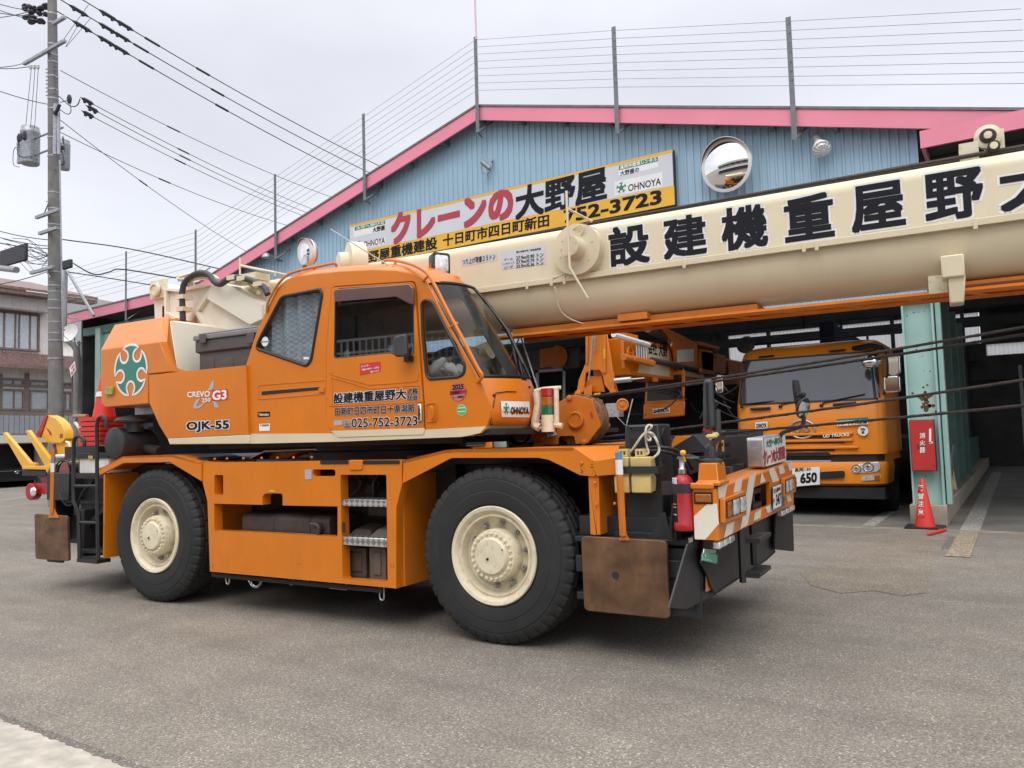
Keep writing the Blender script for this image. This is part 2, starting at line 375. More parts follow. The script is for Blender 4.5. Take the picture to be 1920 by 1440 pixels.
def asphalt(name, base, warm, speck=.55):
    m = bpy.data.materials.new(name); m.use_nodes = True; t = m.node_tree; bs = t.nodes['Principled BSDF']; N = t.nodes.new; L = t.links.new
    bs.inputs['Roughness'].default_value = .82; bs.inputs['Specular IOR Level'].default_value = .35
    tc = N('ShaderNodeTexCoord')
    def noise(scale, det, rough=.55, vec=None):
        n = N('ShaderNodeTexNoise'); n.inputs['Scale'].default_value = scale; n.inputs['Detail'].default_value = det; n.inputs['Roughness'].default_value = rough
        L(vec or tc.outputs['Object'], n.inputs['Vector']); return n
    def mrange(src, a, b, c, d):
        r = N('ShaderNodeMapRange'); r.inputs['From Min'].default_value = a; r.inputs['From Max'].default_value = b; r.inputs['To Min'].default_value = c; r.inputs['To Max'].default_value = d; L(src, r.inputs['Value']); return r.outputs[0]
    big = noise(.35, 6, .6); mid = noise(2.3, 7, .65)
    mp = N('ShaderNodeMapping'); mp.inputs['Rotation'].default_value = (0, 0, .35); mp.inputs['Scale'].default_value = (.16, 1.6, 1); L(tc.outputs['Object'], mp.inputs[0])
    streak = noise(1.3, 5, .6, mp.outputs[0])
    fine = N('ShaderNodeTexVoronoi'); fine.inputs['Scale'].default_value = 85; L(tc.outputs['Object'], fine.inputs['Vector'])
    grain = noise(55, 3, .7)
    def scale(prev, f):
        s = N('ShaderNodeVectorMath'); s.operation = 'SCALE'; L(f, s.inputs['Scale'])
        if isinstance(prev, tuple): s.inputs[0].default_value = prev
        else: L(prev, s.inputs[0])
        return s.outputs[0]
    mx = N('ShaderNodeMix'); mx.data_type = 'RGBA'; mx.inputs['A'].default_value = (*base, 1); mx.inputs['B'].default_value = (*warm, 1); L(mrange(big.outputs['Fac'], .38, .62, 0, 1), mx.inputs['Factor'])
    c = scale(mx.outputs['Result'], mrange(mid.outputs['Fac'], .3, .7, .88, 1.09))
    c = scale(c, mrange(streak.outputs['Fac'], .3, .7, .86, 1.06))
    c = scale(c, mrange(grain.outputs['Fac'], .3, .7, 1-speck*.5, 1+speck*.5))
    # stones of the aggregate: each cell its own tone, a few pale ones
    st = N('ShaderNodeTexVoronoi'); st.inputs['Scale'].default_value = 115; L(tc.outputs['Object'], st.inputs['Vector'])
    s1 = N('ShaderNodeSeparateColor'); L(st.outputs['Color'], s1.inputs[0]); c = scale(c, mrange(s1.outputs[0], 0, 1, .72, 1.28))
    sp = N('ShaderNodeTexVoronoi'); sp.inputs['Scale'].default_value = 56; L(tc.outputs['Object'], sp.inputs['Vector'])
    s2 = N('ShaderNodeSeparateColor'); L(sp.outputs['Color'], s2.inputs[0])
    spk = mrange(sp.outputs['Distance'], .25, .36, 1, 0)
    sel0 = N('ShaderNodeMath'); sel0.operation = 'MULTIPLY'; L(spk, sel0.inputs[0]); L(mrange(s2.outputs[1], .62, .8, 0, 1), sel0.inputs[1])
    sel = N('ShaderNodeMath'); sel.operation = 'MULTIPLY'; L(sel0.outputs[0], sel.inputs[0]); L(mrange(mid.outputs['Fac'], .35, .6, .35, 1), sel.inputs[1])
    # hairline cracks, only here and there
    vw = N('ShaderNodeVectorMath'); vw.operation = 'ADD'; n_w = noise(1.7, 4); L(tc.outputs['Object'], vw.inputs[0]); L(n_w.outputs['Color'], vw.inputs[1])
    ck = N('ShaderNodeTexVoronoi'); ck.feature = 'DISTANCE_TO_EDGE'; ck.inputs['Scale'].default_value = .33; L(vw.outputs[0], ck.inputs['Vector'])
    cm_ = N('ShaderNodeMath'); cm_.operation = 'MULTIPLY'; L(mrange(ck.outputs['Distance'], .001, .003, .22, 0), cm_.inputs[0]); L(mrange(big.outputs['Fac'], .5, .6, 0, 1), cm_.inputs[1])
    mk = N('ShaderNodeMix'); mk.data_type = 'RGBA'; mk.inputs['B'].default_value = (.04, .035, .03, 1); L(cm_.outputs[0], mk.inputs['Factor']); L(c, mk.inputs['A']); c = mk.outputs['Result']
    m2 = N('ShaderNodeMix'); m2.data_type = 'RGBA'; m2.inputs['B'].default_value = (.50, .47, .42, 1); L(sel.outputs[0], m2.inputs['Factor']); L(c, m2.inputs['A'])
    L(m2.outputs['Result'], bs.inputs['Base Color'])
    bp = N('ShaderNodeBump'); bp.inputs['Strength'].default_value = .35; bp.inputs['Distance'].default_value = .004; L(fine.outputs['Distance'], bp.inputs['Height']); L(bp.outputs[0], bs.inputs['Normal'])
    MAT[name] = m
asphalt('asphalt', (.200, .180, .155), (.232, .203, .168), .75)
asphalt('asphalt_brown', (.205, .172, .132), (.232, .196, .152), .75)
asphalt('asphalt_dark', (.135, .12, .105), (.165, .147, .128))
def curtain_lattice():
    m = mat('cab_curtain', (.66, .74, .80), .6, var=.15, nscale=9); t = m.node_tree; N = t.nodes.new; L = t.links.new; bs = t.nodes['Principled BSDF']
    tc = N('ShaderNodeTexCoord'); prev = bs.inputs['Base Color'].links[0].from_socket
    for a in (38, -38):
        mp = N('ShaderNodeMapping'); mp.inputs['Rotation'].default_value = (0, radians(a), 0); L(tc.outputs['Object'], mp.inputs[0])
        wv = N('ShaderNodeTexWave'); wv.bands_direction = 'Z'; wv.inputs['Scale'].default_value = 8; wv.inputs['Distortion'].default_value = 2.5; wv.inputs['Detail'].default_value = 1; L(mp.outputs[0], wv.inputs['Vector'])
        mr = N('ShaderNodeMapRange'); mr.inputs['From Min'].default_value = .0; mr.inputs['From Max'].default_value = .35; mr.inputs['To Min'].default_value = .74; L(wv.outputs['Fac'], mr.inputs['Value'])
        s = N('ShaderNodeVectorMath'); s.operation = 'SCALE'; L(prev, s.inputs[0]); L(mr.outputs[0], s.inputs['Scale']); prev = s.outputs[0]
    L(prev, bs.inputs['Base Color'])
curtain_lattice()
def checker_plate():
    m = mat('checker', (.5, .5, .5), .35, metal=.9, var=.15, nscale=20); t = m.node_tree; N = t.nodes.new; L = t.links.new; bs = t.nodes['Principled BSDF']
    tc = N('ShaderNodeTexCoord'); mp = N('ShaderNodeMapping'); mp.inputs['Rotation'].default_value = (0, radians(45), 0); mp.inputs['Scale'].default_value = (24, 24, 24); L(tc.outputs['Object'], mp.inputs[0])
    ck = N('ShaderNodeTexChecker'); ck.inputs['Scale'].default_value = 1; L(mp.outputs[0], ck.inputs['Vector'])
    cm = N('ShaderNodeMix'); cm.data_type = 'RGBA'; cm.inputs['A'].default_value = (.34, .34, .34, 1); cm.inputs['B'].default_value = (.75, .75, .75, 1); L(ck.outputs['Fac'], cm.inputs['Factor']); L(cm.outputs['Result'], bs.inputs['Base Color'])
    bp = N('ShaderNodeBump'); bp.inputs['Strength'].default_value = .8; bp.inputs['Distance'].default_value = .006; L(ck.outputs['Fac'], bp.inputs['Height']); L(bp.outputs[0], bs.inputs['Normal'])
checker_plate()
def kanji(s): return s
def emblem(b, ctr, R, ex, ey, lift, nx):   # five-armed round emblem: a disc with five round bites
    pts = []; cr, cd = .31, .72
    for k in range(5):
        a0 = radians(-90+72*k)
        # rim arc from previous bite to this one is added after the bite
        hb = math.acos((1+cd*cd-cr*cr)/(2*cd))
        s0 = (cos(a0-hb), sin(a0-hb)); s1 = (cos(a0+hb), sin(a0+hb))
        c = (cd*cos(a0), cd*sin(a0))
        t0 = math.atan2(s0[1]-c[1], s0[0]-c[0]); t1 = math.atan2(s1[1]-c[1], s1[0]-c[0])
        while t1 > t0: t1 -= 2*pi
        for j in range(13):
            t = t0+(t1-t0)*j/12; pts.append((c[0]+cr*cos(t), c[1]+cr*sin(t)))
        for j in range(1, 6):
            t = a0+hb+(2*pi/5-2*hb)*j/6; pts.append((cos(t), sin(t)))
    ctr = Vector(ctr); P = [ctr+ex*(x*R)+ey*(y*R)+nx*lift for x, y in pts]
    for t in tessellate_polygon([P]): b.face([P[i] for i in t])
    return P
# ------------------------------------------------------------------ ground
b = B(); b.face([(-400, -400, 0), (400, -400, 0), (400, 400, 0), (-400, 400, 0)]); struct('ground', b, 'asphalt')
FY = 13.62                                     # where the garage floor starts
b = B(); b.face([(-27, FY, .004), (16, FY, .004), (16, 34, .004), (-27, 34, .004)]); struct('garage_floor', b, 'garage_floor')
b = B(); b.box(-27, 16, FY-.16, FY-.10, -.02, .006); b.box(-27, 16, FY-.04, FY+.02, -.02, .009); struct('drain_kerb', b, 'plinth')
pt = [W.at(x, y, 'w', 0) for x, y in ((1640, 1001), (1776, 1006), (1755, 1050), (1742, 1080), (1738, 1112), (1690, 1118), (1640, 1108), (1575, 1113), (1520, 1098), (1500, 1075), (1560, 1050))]
b = B(); b.face([(p.x, p.y, .004) for p in pt]); struct('pavement', b, 'asphalt_brown')
pt = [W.at(x, y, 'w', 0) for x, y in ((1778, 1006), (1818, 1008), (1806, 1026), (1765, 1030))]
b = B(); b.face([(p.x, p.y, .004) for p in pt]); struct('pavement', b, 'asphalt_dark')
b = B()
b.face([(-.86, FY+.03, .008), (-.60, FY+.03, .008), (-.60, 30, .008), (-.86, 30, .008)])
b.face([(-3.42, FY+.1, .008), (-3.22, FY+.1, .008), (-2.05, 20, .008), (-2.3, 20, .008)]) if 0 else None
b.face([(-2.25, FY+.1, .008), (-2.05, FY+.1, .008), (-2.05, 17.5, .008), (-2.25, 17.5, .008)])
b.m = 1; b.face([(-.86, 10.9, .008), (-.60, 10.9, .008), (-.60, FY-.17, .008), (-.86, FY-.17, .008)])
struct('floor_marking', b, ['line_white', 'line_yellow'])
# rough concrete apron in the near left corner, with a ragged edge
a0, a1 = W.at(-60, 1330, 'w', 0), W.at(262, 1452, 'w', 0); edge = []; dark = []
d = (a1-a0); nrm = Vector((-d.y, d.x, 0)).normalized()
for i in range(241):
    p = a0+d*(i/240*1.5-.2); k = random.uniform(-.004, .004)+.006*sin(i*.31)+.004*sin(i*.83)
    edge.append(p+nrm*k); dark.append(p+nrm*(k*.5+.06+random.uniform(-.006, .010)))
b = B(); b.face([(p.x, p.y, .012) for p in edge]+[(edge[-1].x, -6, .012), (edge[0].x-6, -6, .012)]); struct('pavement', b, 'concrete_pale')
b = B(); b.sheet([[(p.x, p.y, .006) for p in dark], [(p.x-nrm.x*.15, p.y-nrm.y*.15, .006) for p in dark]]); struct('pavement', b, 'asphalt_dark')
b = B()
for p0, p1 in (((-60, 926), (62, 911.5)), ((-60, 947), (70, 928.5)), ((-60, 955), (88, 942))):
    A, D = W.at(*p0, 'w', 0), W.at(*p1, 'w', 0); n = Vector((D.y-A.y, A.x-D.x, 0)).normalized()*.09
    b.face([(A.x-n.x, A.y-n.y, .005), (D.x-n.x, D.y-n.y, .005), (D.x+n.x, D.y+n.y, .005), (A.x+n.x, A.y+n.y, .005)])
struct('road_line', b, 'line_white')
# ------------------------------------------------------------------ garage
WY = 14.15
AP = W.at(893, 200, 'v', 13.8); RX, RZ = AP.x, AP.z; SL = .2667
def roofz(x): return RZ-SL*abs(x-RX)
LX = W.at(373, 531, 'v', 13.8).x; LZ = roofz(LX)
EX = W.at(124, 591, 'v', 13.8); LS = (LZ-EX.z)/(LX-EX.x)
gar = thing('garage', 'large blue corrugated garage with pink gable edge behind the crane', 'garage', W, (RX, WY, 0))
b = B(fixn=False); rb, rt = [], []; x = -19.6; i = 0
prof = ((0, 0), (.085, 0), (.098, -.026), (.128, -.026), (.14, 0))
while x < -1.12:
    for dx, dy in prof[:-1]:
        X = min(x+dx, -1.08); rb.append((X, WY+dy, 3.62)); rt.append((X, WY+dy, roofz(X)-.06))
    x += .14
b.sheet([rb, rt]); part('gable_wall', b, 'blue_wall', gar, smooth=0)
b = B(); H_ = .30
b.prism([(RX, 13.8, RZ), (RX, 13.8, RZ-H_), (LX, 13.8, LZ-H_), (LX, 13.8, LZ)], (0, .05, 0))
b.prism([(RX, 13.8, RZ), (RX, 13.8, RZ-H_), (3, 13.8, roofz(3)-H_), (3, 13.8, roofz(3))], (0, .05, 0))
b.prism([(LX, 13.8, LZ), (LX, 13.8, LZ-H_), (EX.x, 13.8, EX.z-H_), (EX.x, 13.8, EX.z)], (0, .05, 0))
part('fascia', b, 'pink', gar)
b = B(); rl_ = B(fixn=False); cuts = [(-15.2, -14.4), (-8.6, -7.8), (-5.2, -4.4), (-2.4, -1.8)]; xs_ = sorted([EX.x, LX, RX, 3]+[x for c_ in cuts for x in c_])
def rz_(x): return roofz(x) if x >= LX else LZ-LS*(LX-x)
for xa, xb in zip(xs_, xs_[1:]):                     # roof sheets, with narrow translucent strips added to brighten the bays
    za, zb = rz_(xa)+.004, rz_(xb)+.004
    for ya, yb in (((13.78, 18), (33, 34)) if (xa, xb) in cuts else ((13.78, 34),)): b.prism([(xa, ya, za), (xb, ya, zb), (xb, yb, zb), (xa, yb, za)], (0, 0, .045))
    if (xa, xb) in cuts: rl_.face([(xa, 18, za+.02), (xb, 18, zb+.02), (xb, 33, zb+.02), (xa, 33, za+.02)])
part('roof', b, 'roof_grey', gar); part('added_roof_strip', rl_, 'clear_panel', gar, each=True)
b = B()                                        # soffit purlins seen under the overhang
for k in range(-9, 8):
    X = RX+k*1.05
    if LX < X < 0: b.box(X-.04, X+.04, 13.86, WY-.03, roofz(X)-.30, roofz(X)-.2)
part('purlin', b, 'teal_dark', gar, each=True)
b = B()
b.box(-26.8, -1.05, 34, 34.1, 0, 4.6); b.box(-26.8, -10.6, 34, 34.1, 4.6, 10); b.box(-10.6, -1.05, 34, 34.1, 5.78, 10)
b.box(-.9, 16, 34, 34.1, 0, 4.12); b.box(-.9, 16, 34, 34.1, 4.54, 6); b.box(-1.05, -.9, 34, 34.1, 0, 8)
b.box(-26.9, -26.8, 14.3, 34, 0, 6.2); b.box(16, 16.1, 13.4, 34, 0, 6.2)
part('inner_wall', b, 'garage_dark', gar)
b = B(fixn=False)
for X0, X1, z0, z1 in ((-10.6, -1.05, 4.6, 5.78), (-.9, 16, 4.12, 4.54)):
    rb, rt = [], []; x = X0; k = 0
    while x < X1:
        y = 34.05+(.02 if k % 2 else -.02); rb.append((x, y, z0)); rt.append((x, y, z1)); x += .07; k += 1
    b.sheet([rb, rt])
part('skylight_panel', b, 'clear_panel', gar, smooth=0)
b = B()
for x in (-13.6, -11.2, -8.8, -6.4, -4.0, -1.6, 1.3, 3.7): b.box(x-.06, x+.06, 33.7, 33.95, 0, 6)
b.box(-26, -1.1, 33.72, 33.92, 3.95, 4.02); b.box(-26, 16, 33.8, 33.95, 3.2, 3.32)
for yy in (18.5, 23, 27.5):
    b.box(-20, 15, yy-.1, yy+.1, 4.55, 4.85)
    for x in (-14, -9, -4): b.box(x-.03, x+.03, yy-.05, yy+.05, 3.9, 4.6)
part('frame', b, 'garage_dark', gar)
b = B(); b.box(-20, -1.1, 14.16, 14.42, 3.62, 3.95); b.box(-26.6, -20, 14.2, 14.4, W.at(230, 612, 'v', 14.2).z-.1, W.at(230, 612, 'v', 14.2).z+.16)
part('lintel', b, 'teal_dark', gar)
pil = B()                                       # steel column between the bays: web with two flanges
pil.box(-1.53, -1.50, 14.17, 14.55, .33, 3.68); pil.box(-1.10, -1.07, 14.17, 14.55, .33, 3.68); pil.box(-1.50, -1.10, 14.27, 14.30, .33, 3.68)
pil.box(-1.05, -.98, 14.3, 14.5, .33, 3.6)
pil.m = 1
for _ in range(34):
    X = random.gauss(-1.26, .11); z = random.choice((random.gauss(1.98, .1), random.uniform(.6, 3.5), 3.45)); r = random.uniform(.006, .03) if z < 2.3 and z > 1.7 else random.uniform(.004, .012)
    if -1.49 < X < -1.11: pil.lathe([(r, 0), (r, .002)], (X, 14.268, z), (0, -1, 0), 6)
for k in range(26):
    X, z = random.gauss(-1.27, .03), random.gauss(2.03, .10); pil.lathe([(random.uniform(.015, .04), 0), (.012, .0025)], (X, 14.268, z), (0, -1, 0), 7)
part('pillar', pil, ['teal', 'rust'], gar)
b = B(); b.box(-25.75, -25.45, 14.15, 14.5, 0, 5.6); b.box(-25.45, -24.9, 14.28, 14.32, 0, 5.4); part('pillar', b, 'teal', gar)
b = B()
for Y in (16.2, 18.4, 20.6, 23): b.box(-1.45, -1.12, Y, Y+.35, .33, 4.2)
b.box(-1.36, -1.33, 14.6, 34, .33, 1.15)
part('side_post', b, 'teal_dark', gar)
b = B(); b.box(-1.575, -1.05, 14.1, 33.9, 0, .33); part('plinth', b, 'plinth', gar, bevel=.015)
b = B(); b.tube([W.at(148, 640, 'v', 13.9), W.at(152, 800, 'v', 13.9), W.at(156, 1000, 'v', 13.9)], .05); b.tube([W.at(128, 640, 'v', 13.7), W.at(138, 648, 'v', 13.7), W.at(143, 658, 'v', 13.7), W.at(141, 1000, 'v', 13.7)], .09, 10)
part('drainpipe', b, 'pole_concrete', gar)
# right-hand canopy
can = thing('canopy', 'low pink edged canopy over the bay beyond the rusty pillar', 'canopy', W, (4, 13, 0))
p0 = W.at(1724, 246, 'v', 13.0); p1 = W.at(1726, 278, 'v', 13.0)
b = B(); b.box(p0.x, 8, 13.0, 13.05, p1.z, p0.z); part('fascia', b, 'pink', can)
b = B(); b.box(p0.x, p0.x+.05, 13.052, 14.6, p1.z+.02, p0.z); part('side_fascia', b, 'pink', can)
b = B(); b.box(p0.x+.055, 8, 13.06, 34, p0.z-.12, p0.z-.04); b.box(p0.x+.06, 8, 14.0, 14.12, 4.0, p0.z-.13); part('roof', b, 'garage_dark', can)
# ------------------------------------------------------------------ signboard on the gable
sg = thing('signboard', 'long white and yellow crane hire signboard on the blue gable', 'sign', W, W.at(960, 420, 'v', 14.0))
SY = 13.98
tl, tr, br = W.at(654.5, 423, 'v', SY), W.at(1262, 279.7, 'v', SY), W.at(1266.6, 385.3, 'v', SY); mid = W.at(1264, 347.8, 'v', SY).z
b = B(); b.box(tl.x, br.x, SY, SY+.10, br.z, tl.z); part('frame', b, 'seal', sg, bevel=.006)
b = B(); b.box(tl.x+.02, br.x-.02, SY-.006, SY-.001, mid, tl.z-.06); part('panel', b, 'sign_white', sg)
b = B(); b.box(tl.x+.01, br.x-.01, SY-.006, SY-.001, br.z+.02, mid-.001); b.box(tl.x+.01, br.x-.01, SY-.006, SY-.001, tl.z-.058, tl.z); part('panel', b, 'sign_yellow', sg, label='yellow telephone band of the board')
def T(b, s, px, k='v', val=SY-.008, fr=W, off=.02, lift=.002): b.text(s, *q(fr, k, val, *px), off=off, lift=lift)
b = B(fixn=False)
T(b, 'クレーンの', (735, 457, 960, 407, 735, 404), off=.05)
b.m = 1
T(b, '大野屋', (968, 411, 1136, 372, 968, 354), off=.034)
T(b, '大野屋重機建設', (671, 497, 819, 466, 671, 476), off=.028)
T(b, '十日町市四日町新田', (831, 462, 1029, 424, 831, 441), off=.028)
T(b, '752-3723', (1058, 418, 1239, 381, 1058, 395), off=.03)
b.m = 2
b.face(q(W, 'v', SY-.0075, 663, 426+8, 722, 422, 722, 412.5, 663, 427)); b.face(q(W, 'v', SY-.0075, 663, 470, 723, 457, 723, 445, 663, 457)); b.face(q(W, 'v', SY-.0075, 663, 445, 722, 433, 722, 422.2, 663, 434))
b.face(q(W, 'v', SY-.0075, 1160, 331, 1234, 313, 1234, 303, 1160, 319.5)); b.face(q(W, 'v', SY-.0075, 1152, 367, 1242, 350, 1242, 322, 1152, 341))
b.m = 3
b.face(q(W, 'v', SY-.0078, 665, 433, 722, 420, 722, 413, 665, 426)); b.face(q(W, 'v', SY-.0078, 1160.5, 319.5, 1233.5, 302, 1233.5, 294, 1160.5, 311))
b.m = 2
T(b, '大空へ伸びる', (668, 431.5, 720, 419.5, 668, 426), val=SY-.009); T(b, '高所作業車レンタル', (1163, 318, 1232, 301.5, 1163, 311), val=SY-.009, off=.03)
b.m = 1
T(b, '大野屋', (699, 436, 721.5, 431, 699, 427), off=.03); T(b, '大野屋の', (1163, 330, 1198, 322, 1163, 321), off=.02)
T(b, 'OHNOYA', (682, 464, 721.5, 456, 682, 453), off=.012); T(b, 'OHNOYA', (1178, 359, 1239, 346, 1178, 346.5), off=.012)
b.m = 3
X_, Z_ = Vector((1, 0, 0)), Vector((0, 0, 1))
emblem(b, W.at(673.5, 459, 'v', SY-.008), .095, X_, Z_, .003, Vector((0, -1, 0))); emblem(b, W.at(1165, 352, 'v', SY-.008), .105, X_, Z_, .003, Vector((0, -1, 0)))
part('lettering', b, ['sign_red', 'ink', 'white_paint', 'sign_green'], sg, smooth=0)
# ------------------------------------------------------------------ traffic mirror, lamps, camera on the gable
def convex_mirror(label, c, R, ny, rimm, fr=W, arm=None):
    t = thing('convex_mirror', label, 'mirror', fr, c); c = Vector(c); ny = Vector(ny).normalized()
    b = B(); pr = [(1e-4, R*.20)]+[(R*2.6*sin(a), R*.20-R*2.6*(1-cos(a))) for a in [i/14*.39 for i in range(1, 15)]]
    s = R*.96/pr[-1][0]; pr = [(r*s, h) for r, h in pr]
    b.lathe(pr[::-1], c, ny, 48); part('glass', b, 'mirror_glass', t, smooth=60)
    z0 = pr[-1][1]
    b = B(); b.lathe([(R*.97, z0-.03), (R*1.0, z0-.03), (R*1.01, z0+.01), (R*.985, z0+.015)], c, ny, 40); part('rim', b, 'white_paint', t)
    b = B(fixn=False)                              # hood over the upper half
    x = ny.cross(Vector((0, 0, 1))).normalized(); y = x.cross(ny)
    rr = [[c+(x*cos(a)+y*sin(a))*R*1.03+ny*(z0+h*(max(0, sin(a))**1.4)) for a in [pi*i/24 for i in range(25)]] for h in (-.02, .13*R, .26*R)]
    rr = [[p for p in r] for r in rr]
    rr += [[c+(x*cos(a)+y*sin(a))*R*1.015+ny*(z0+h*(max(0, sin(a))**1.4)) for a in [pi*i/24 for i in range(25)]] for h in (.26*R, -.02)]
    b.sheet(rr); part('hood', b, rimm, t, smooth=50); b = B(); b.tube([c+(x*cos(a)+y*sin(a))*R*1.025+ny*(z0+.26*R*(max(0, sin(a))**1.4)) for a in [pi*i/24 for i in range(25)]], R*.012, 6); part('hood_rim', b, 'white_paint', t)
    b = B(); b.lathe([(.001, -.08), (R*.9, -.06), (R*.97, z0-.03)], c, ny, 30)
    b.tube(arm or [c-ny*.05, c-ny*.28], .025); part('bracket', b, 'galv', t)
    return t
convex_mirror('big round convex traffic mirror on the blue gable between the signboard and the caged floodlight', W.at(1362, 310, 'v', 13.82), .475, (-.12, -1, -.16), 'hood_red')
fl = thing('floodlight', 'white caged floodlight high on the blue wall beside the big round mirror', 'light', W, W.at(1540, 275, 'v', 14.1))
b = B(); c0 = W.at(1531, 258, 'v', 14.12); c1 = W.at(1541, 280, 'v', 13.86); ax = (c1-c0).normalized(); L_ = (c1-c0).length
b.lathe([(.06, 0), (.065, L_*.45), (.09, L_*.55), (.15, L_*.92), (.155, L_), (.13, L_)], c0, ax, 20); part('housing', b, 'white_paint', fl)
b = B(); b.lathe([(.13, L_*.95), (.11, L_+.03), (.02, L_+.05)], c0, ax, 16); part('lens', b, 'lamp_clear', fl)
b = B(); xx = ax.cross(Z_).normalized(); yy = xx.cross(ax); cc = c0+ax*L_
for k in range(6):
    a = k*pi/6; dv = xx*cos(a)+yy*sin(a); b.tube([cc-dv*.15, cc-dv*.1+ax*.06, cc+ax*.075, cc+dv*.1+ax*.06, cc+dv*.15], .006, 5)
part('guard', b, 'white_paint', fl)
cm = thing('security_camera', 'small grey security camera on the blue gable below the peak', 'camera', W, W.at(915, 318, 'v', 14.1))
b = B(); A, D = W.at(903, 303, 'v', 13.85), W.at(918, 316, 'v', 13.95); b.tube([A, D], [.05, .06], 10); part('body', b, 'galv', cm)
b = B(); b.tube([D, W.at(919, 322, 'v', 14.02), W.at(914, 326, 'v', 14.12)], .016, 6); b.tube([W.at(923, 296, 'v', 14.1), W.at(923, 306, 'v', 14.08), W.at(920, 320, 'v', 14.08)], .014, 6); b.ball(W.at(923, 302, 'v', 14.06), .03, 6)
b.tube(spl([A, W.at(903, 320, 'v', 13.95), W.at(908, 325, 'v', 14.08), W.at(914, 326, 'v', 14.1)]), .007, 5); part('bracket', b, 'galv', cm)
ld = thing('wall_lamp', 'small grey lamp arm near the low corner of the signboard', 'light', W, W.at(505, 482, 'v', 13.9))
b = B(); b.tube([W.at(520, 488, 'v', 14.12), W.at(512, 481, 'v', 13.9), W.at(503, 479, 'v', 13.8)], .03, 8); part('arm', b, 'galv', ld)
b = B(); A = W.at(500, 481, 'v', 13.75); b.lathe([(.03, .1), (.1, .06), (.14, -.03), (.1, -.05)], A, (0, 0, 1), 14); part('shade', b, 'galv', ld)
# ------------------------------------------------------------------ wire fence along the roof edge
fn = thing('roof_wire_fence', 'tall grey posts strung with thin wires above the pink fascia', 'fence', W, (RX, 13.7, 6))
PY = 13.74; tops = []
for (x0, y0), (x1, y1) in (((893, 68), (896, 248)), ((1151, 50), (1158, 251)), ((1481, 31), (1490, 262)), ((682, 213), (684, 376)), ((515, 327), (517, 486)), ((366, 431), (367, 520)), ((233, 472), (236, 601))):
    A, D = W.at(x0, y0, 'v', PY), W.at(x1, y1, 'v', PY); X = D.x; A.x = X; tops.append((X, A.z))
    b = B(); b.box(X-.045, X+.045, PY-.008, PY, D.z, A.z); b.box(X-.045, X-.037, PY, PY+.04, D.z, A.z); b.tube([(X+.02, PY+.02, D.z+.03), (X+.16, 14.1, D.z+.32)], .022, 6)
    if x0 in (893, 682, 515, 233): b.tube([(X-.02, PY+.02, D.z+.03), (X-.12, 14.05, D.z+.02)], .02, 6)
    for k in range(7): b.lathe([(.012, 0), (.012, .012)], (X+.012, PY-.008, A.z-.12-k*.17), (0, -1, 0), 6)
    part('post', b, 'post_grey', fn)
tops.sort(); right = tops[-1]; tops.append((right[0]+3.35, right[1]-.89)); tops = [(tops[0][0]-3.4, tops[0][1]-.05)]+tops
for k in range(8):
    b = B(); b.tube([(x, PY+.01, z-.07-k*.165-(.05 if x == RX else 0)) for x, z in tops], .0055, 4); part('wire', b, 'wire', fn)
b = B(); A = W.at(893, 74, 'v', PY); b.tube([A, A+Vector((-.02, 0, 2.2))], .022, 8); part('pole_tip', b, 'pale_pink', fn)
b = B(); b.tube([W.at(123, 505, 'v', 13.4), W.at(120, 640, 'v', 13.4)], .075, 8); b.tube([W.at(126, 507, 'v', 13.4), W.at(176, 592, 'v', 13.6)], .05, 8); b.tube([W.at(122, 592, 'v', 13.5), W.at(132, 597, 'v', 13.5), W.at(147, 597, 'v', 13.7)], .02, 6)
solo('brace_post', 'galvanised post with slanted brace where the pink fascia meets the concrete pole', 'post', b, 'galv', W, W.at(120, 640, 'v', 13.4))
# ------------------------------------------------------------------ things by the pillar
fb = thing('extinguisher_cabinet', 'red fire extinguisher cabinet on the rusty green pillar', 'cabinet', W, (-1.32, 14.05, 1.2))
b = B(); b.box(-1.50, -1.145, 14.03, 14.165, .87, 1.69); part('case', b, 'seal', fb, bevel=.008)
b = B(); b.box(-1.49, -1.155, 14.012, 14.028, .88, 1.68); b.tube([(-1.18, 14.005, 1.60), (-1.18, 14.005, 1.64)], .008, 6); b.tube([(-1.18, 14.005, .95), (-1.18, 14.005, .99)], .008, 6); part('door', b, 'box_red', fb, bevel=.006)
b = B(); b.box(-1.405, -1.37, 14.006, 14.011, 1.22, 1.30); part('latch', b, 'brown_metal', fb)
b = B(fixn=False)
for ch, y0, y1 in (('消', 812, 822), ('火', 826, 835.5), ('器', 839, 849)): T(b, ch, (1724.5, y1, 1734.5, y1-.6, 1724.5, y0), val=14.009, off=.02)
b.face(q(W, 'v', 14.009, 1742, 831, 1746, 830.5, 1746, 803.5, 1742, 804)); b.face(q(W, 'v', 14.009, 1742, 832, 1749, 831, 1749, 828, 1742, 829))
part('lettering', b, 'white_paint', fb, smooth=0)
def cone(name, label, fr, c, h, r, base, group=None, bm='cone_red'):
    t = thing(name, label, 'cone', fr, c, group); c = Vector(c)
    b = B(); b.lathe([(r, .03), (r*.97, .05), (.028, h), (.02, h+.01)], c, (0, 0, 1), 28); part('body', b, 'cone_red', t)
    if base:
        b = B(); P = fillet([(c.x-base, c.y-base), (c.x+base, c.y-base), (c.x+base, c.y+base), (c.x-base, c.y+base)], .05); b.rings([[(p.x, p.y, c.z+.005) for p in P], [(p.x, p.y, c.z+(.03 if not group else .052)) for p in P]]); part('base', b, bm, t)
    return t
cc = W.at(1735, 990, 'w', 0)
t = cone('traffic_cone', 'red cone with a white lettered sleeve on a dark base below the fire cabinet', W, cc, .76, .15, .27, bm='seal')
b = B(fixn=False); ax0 = .97
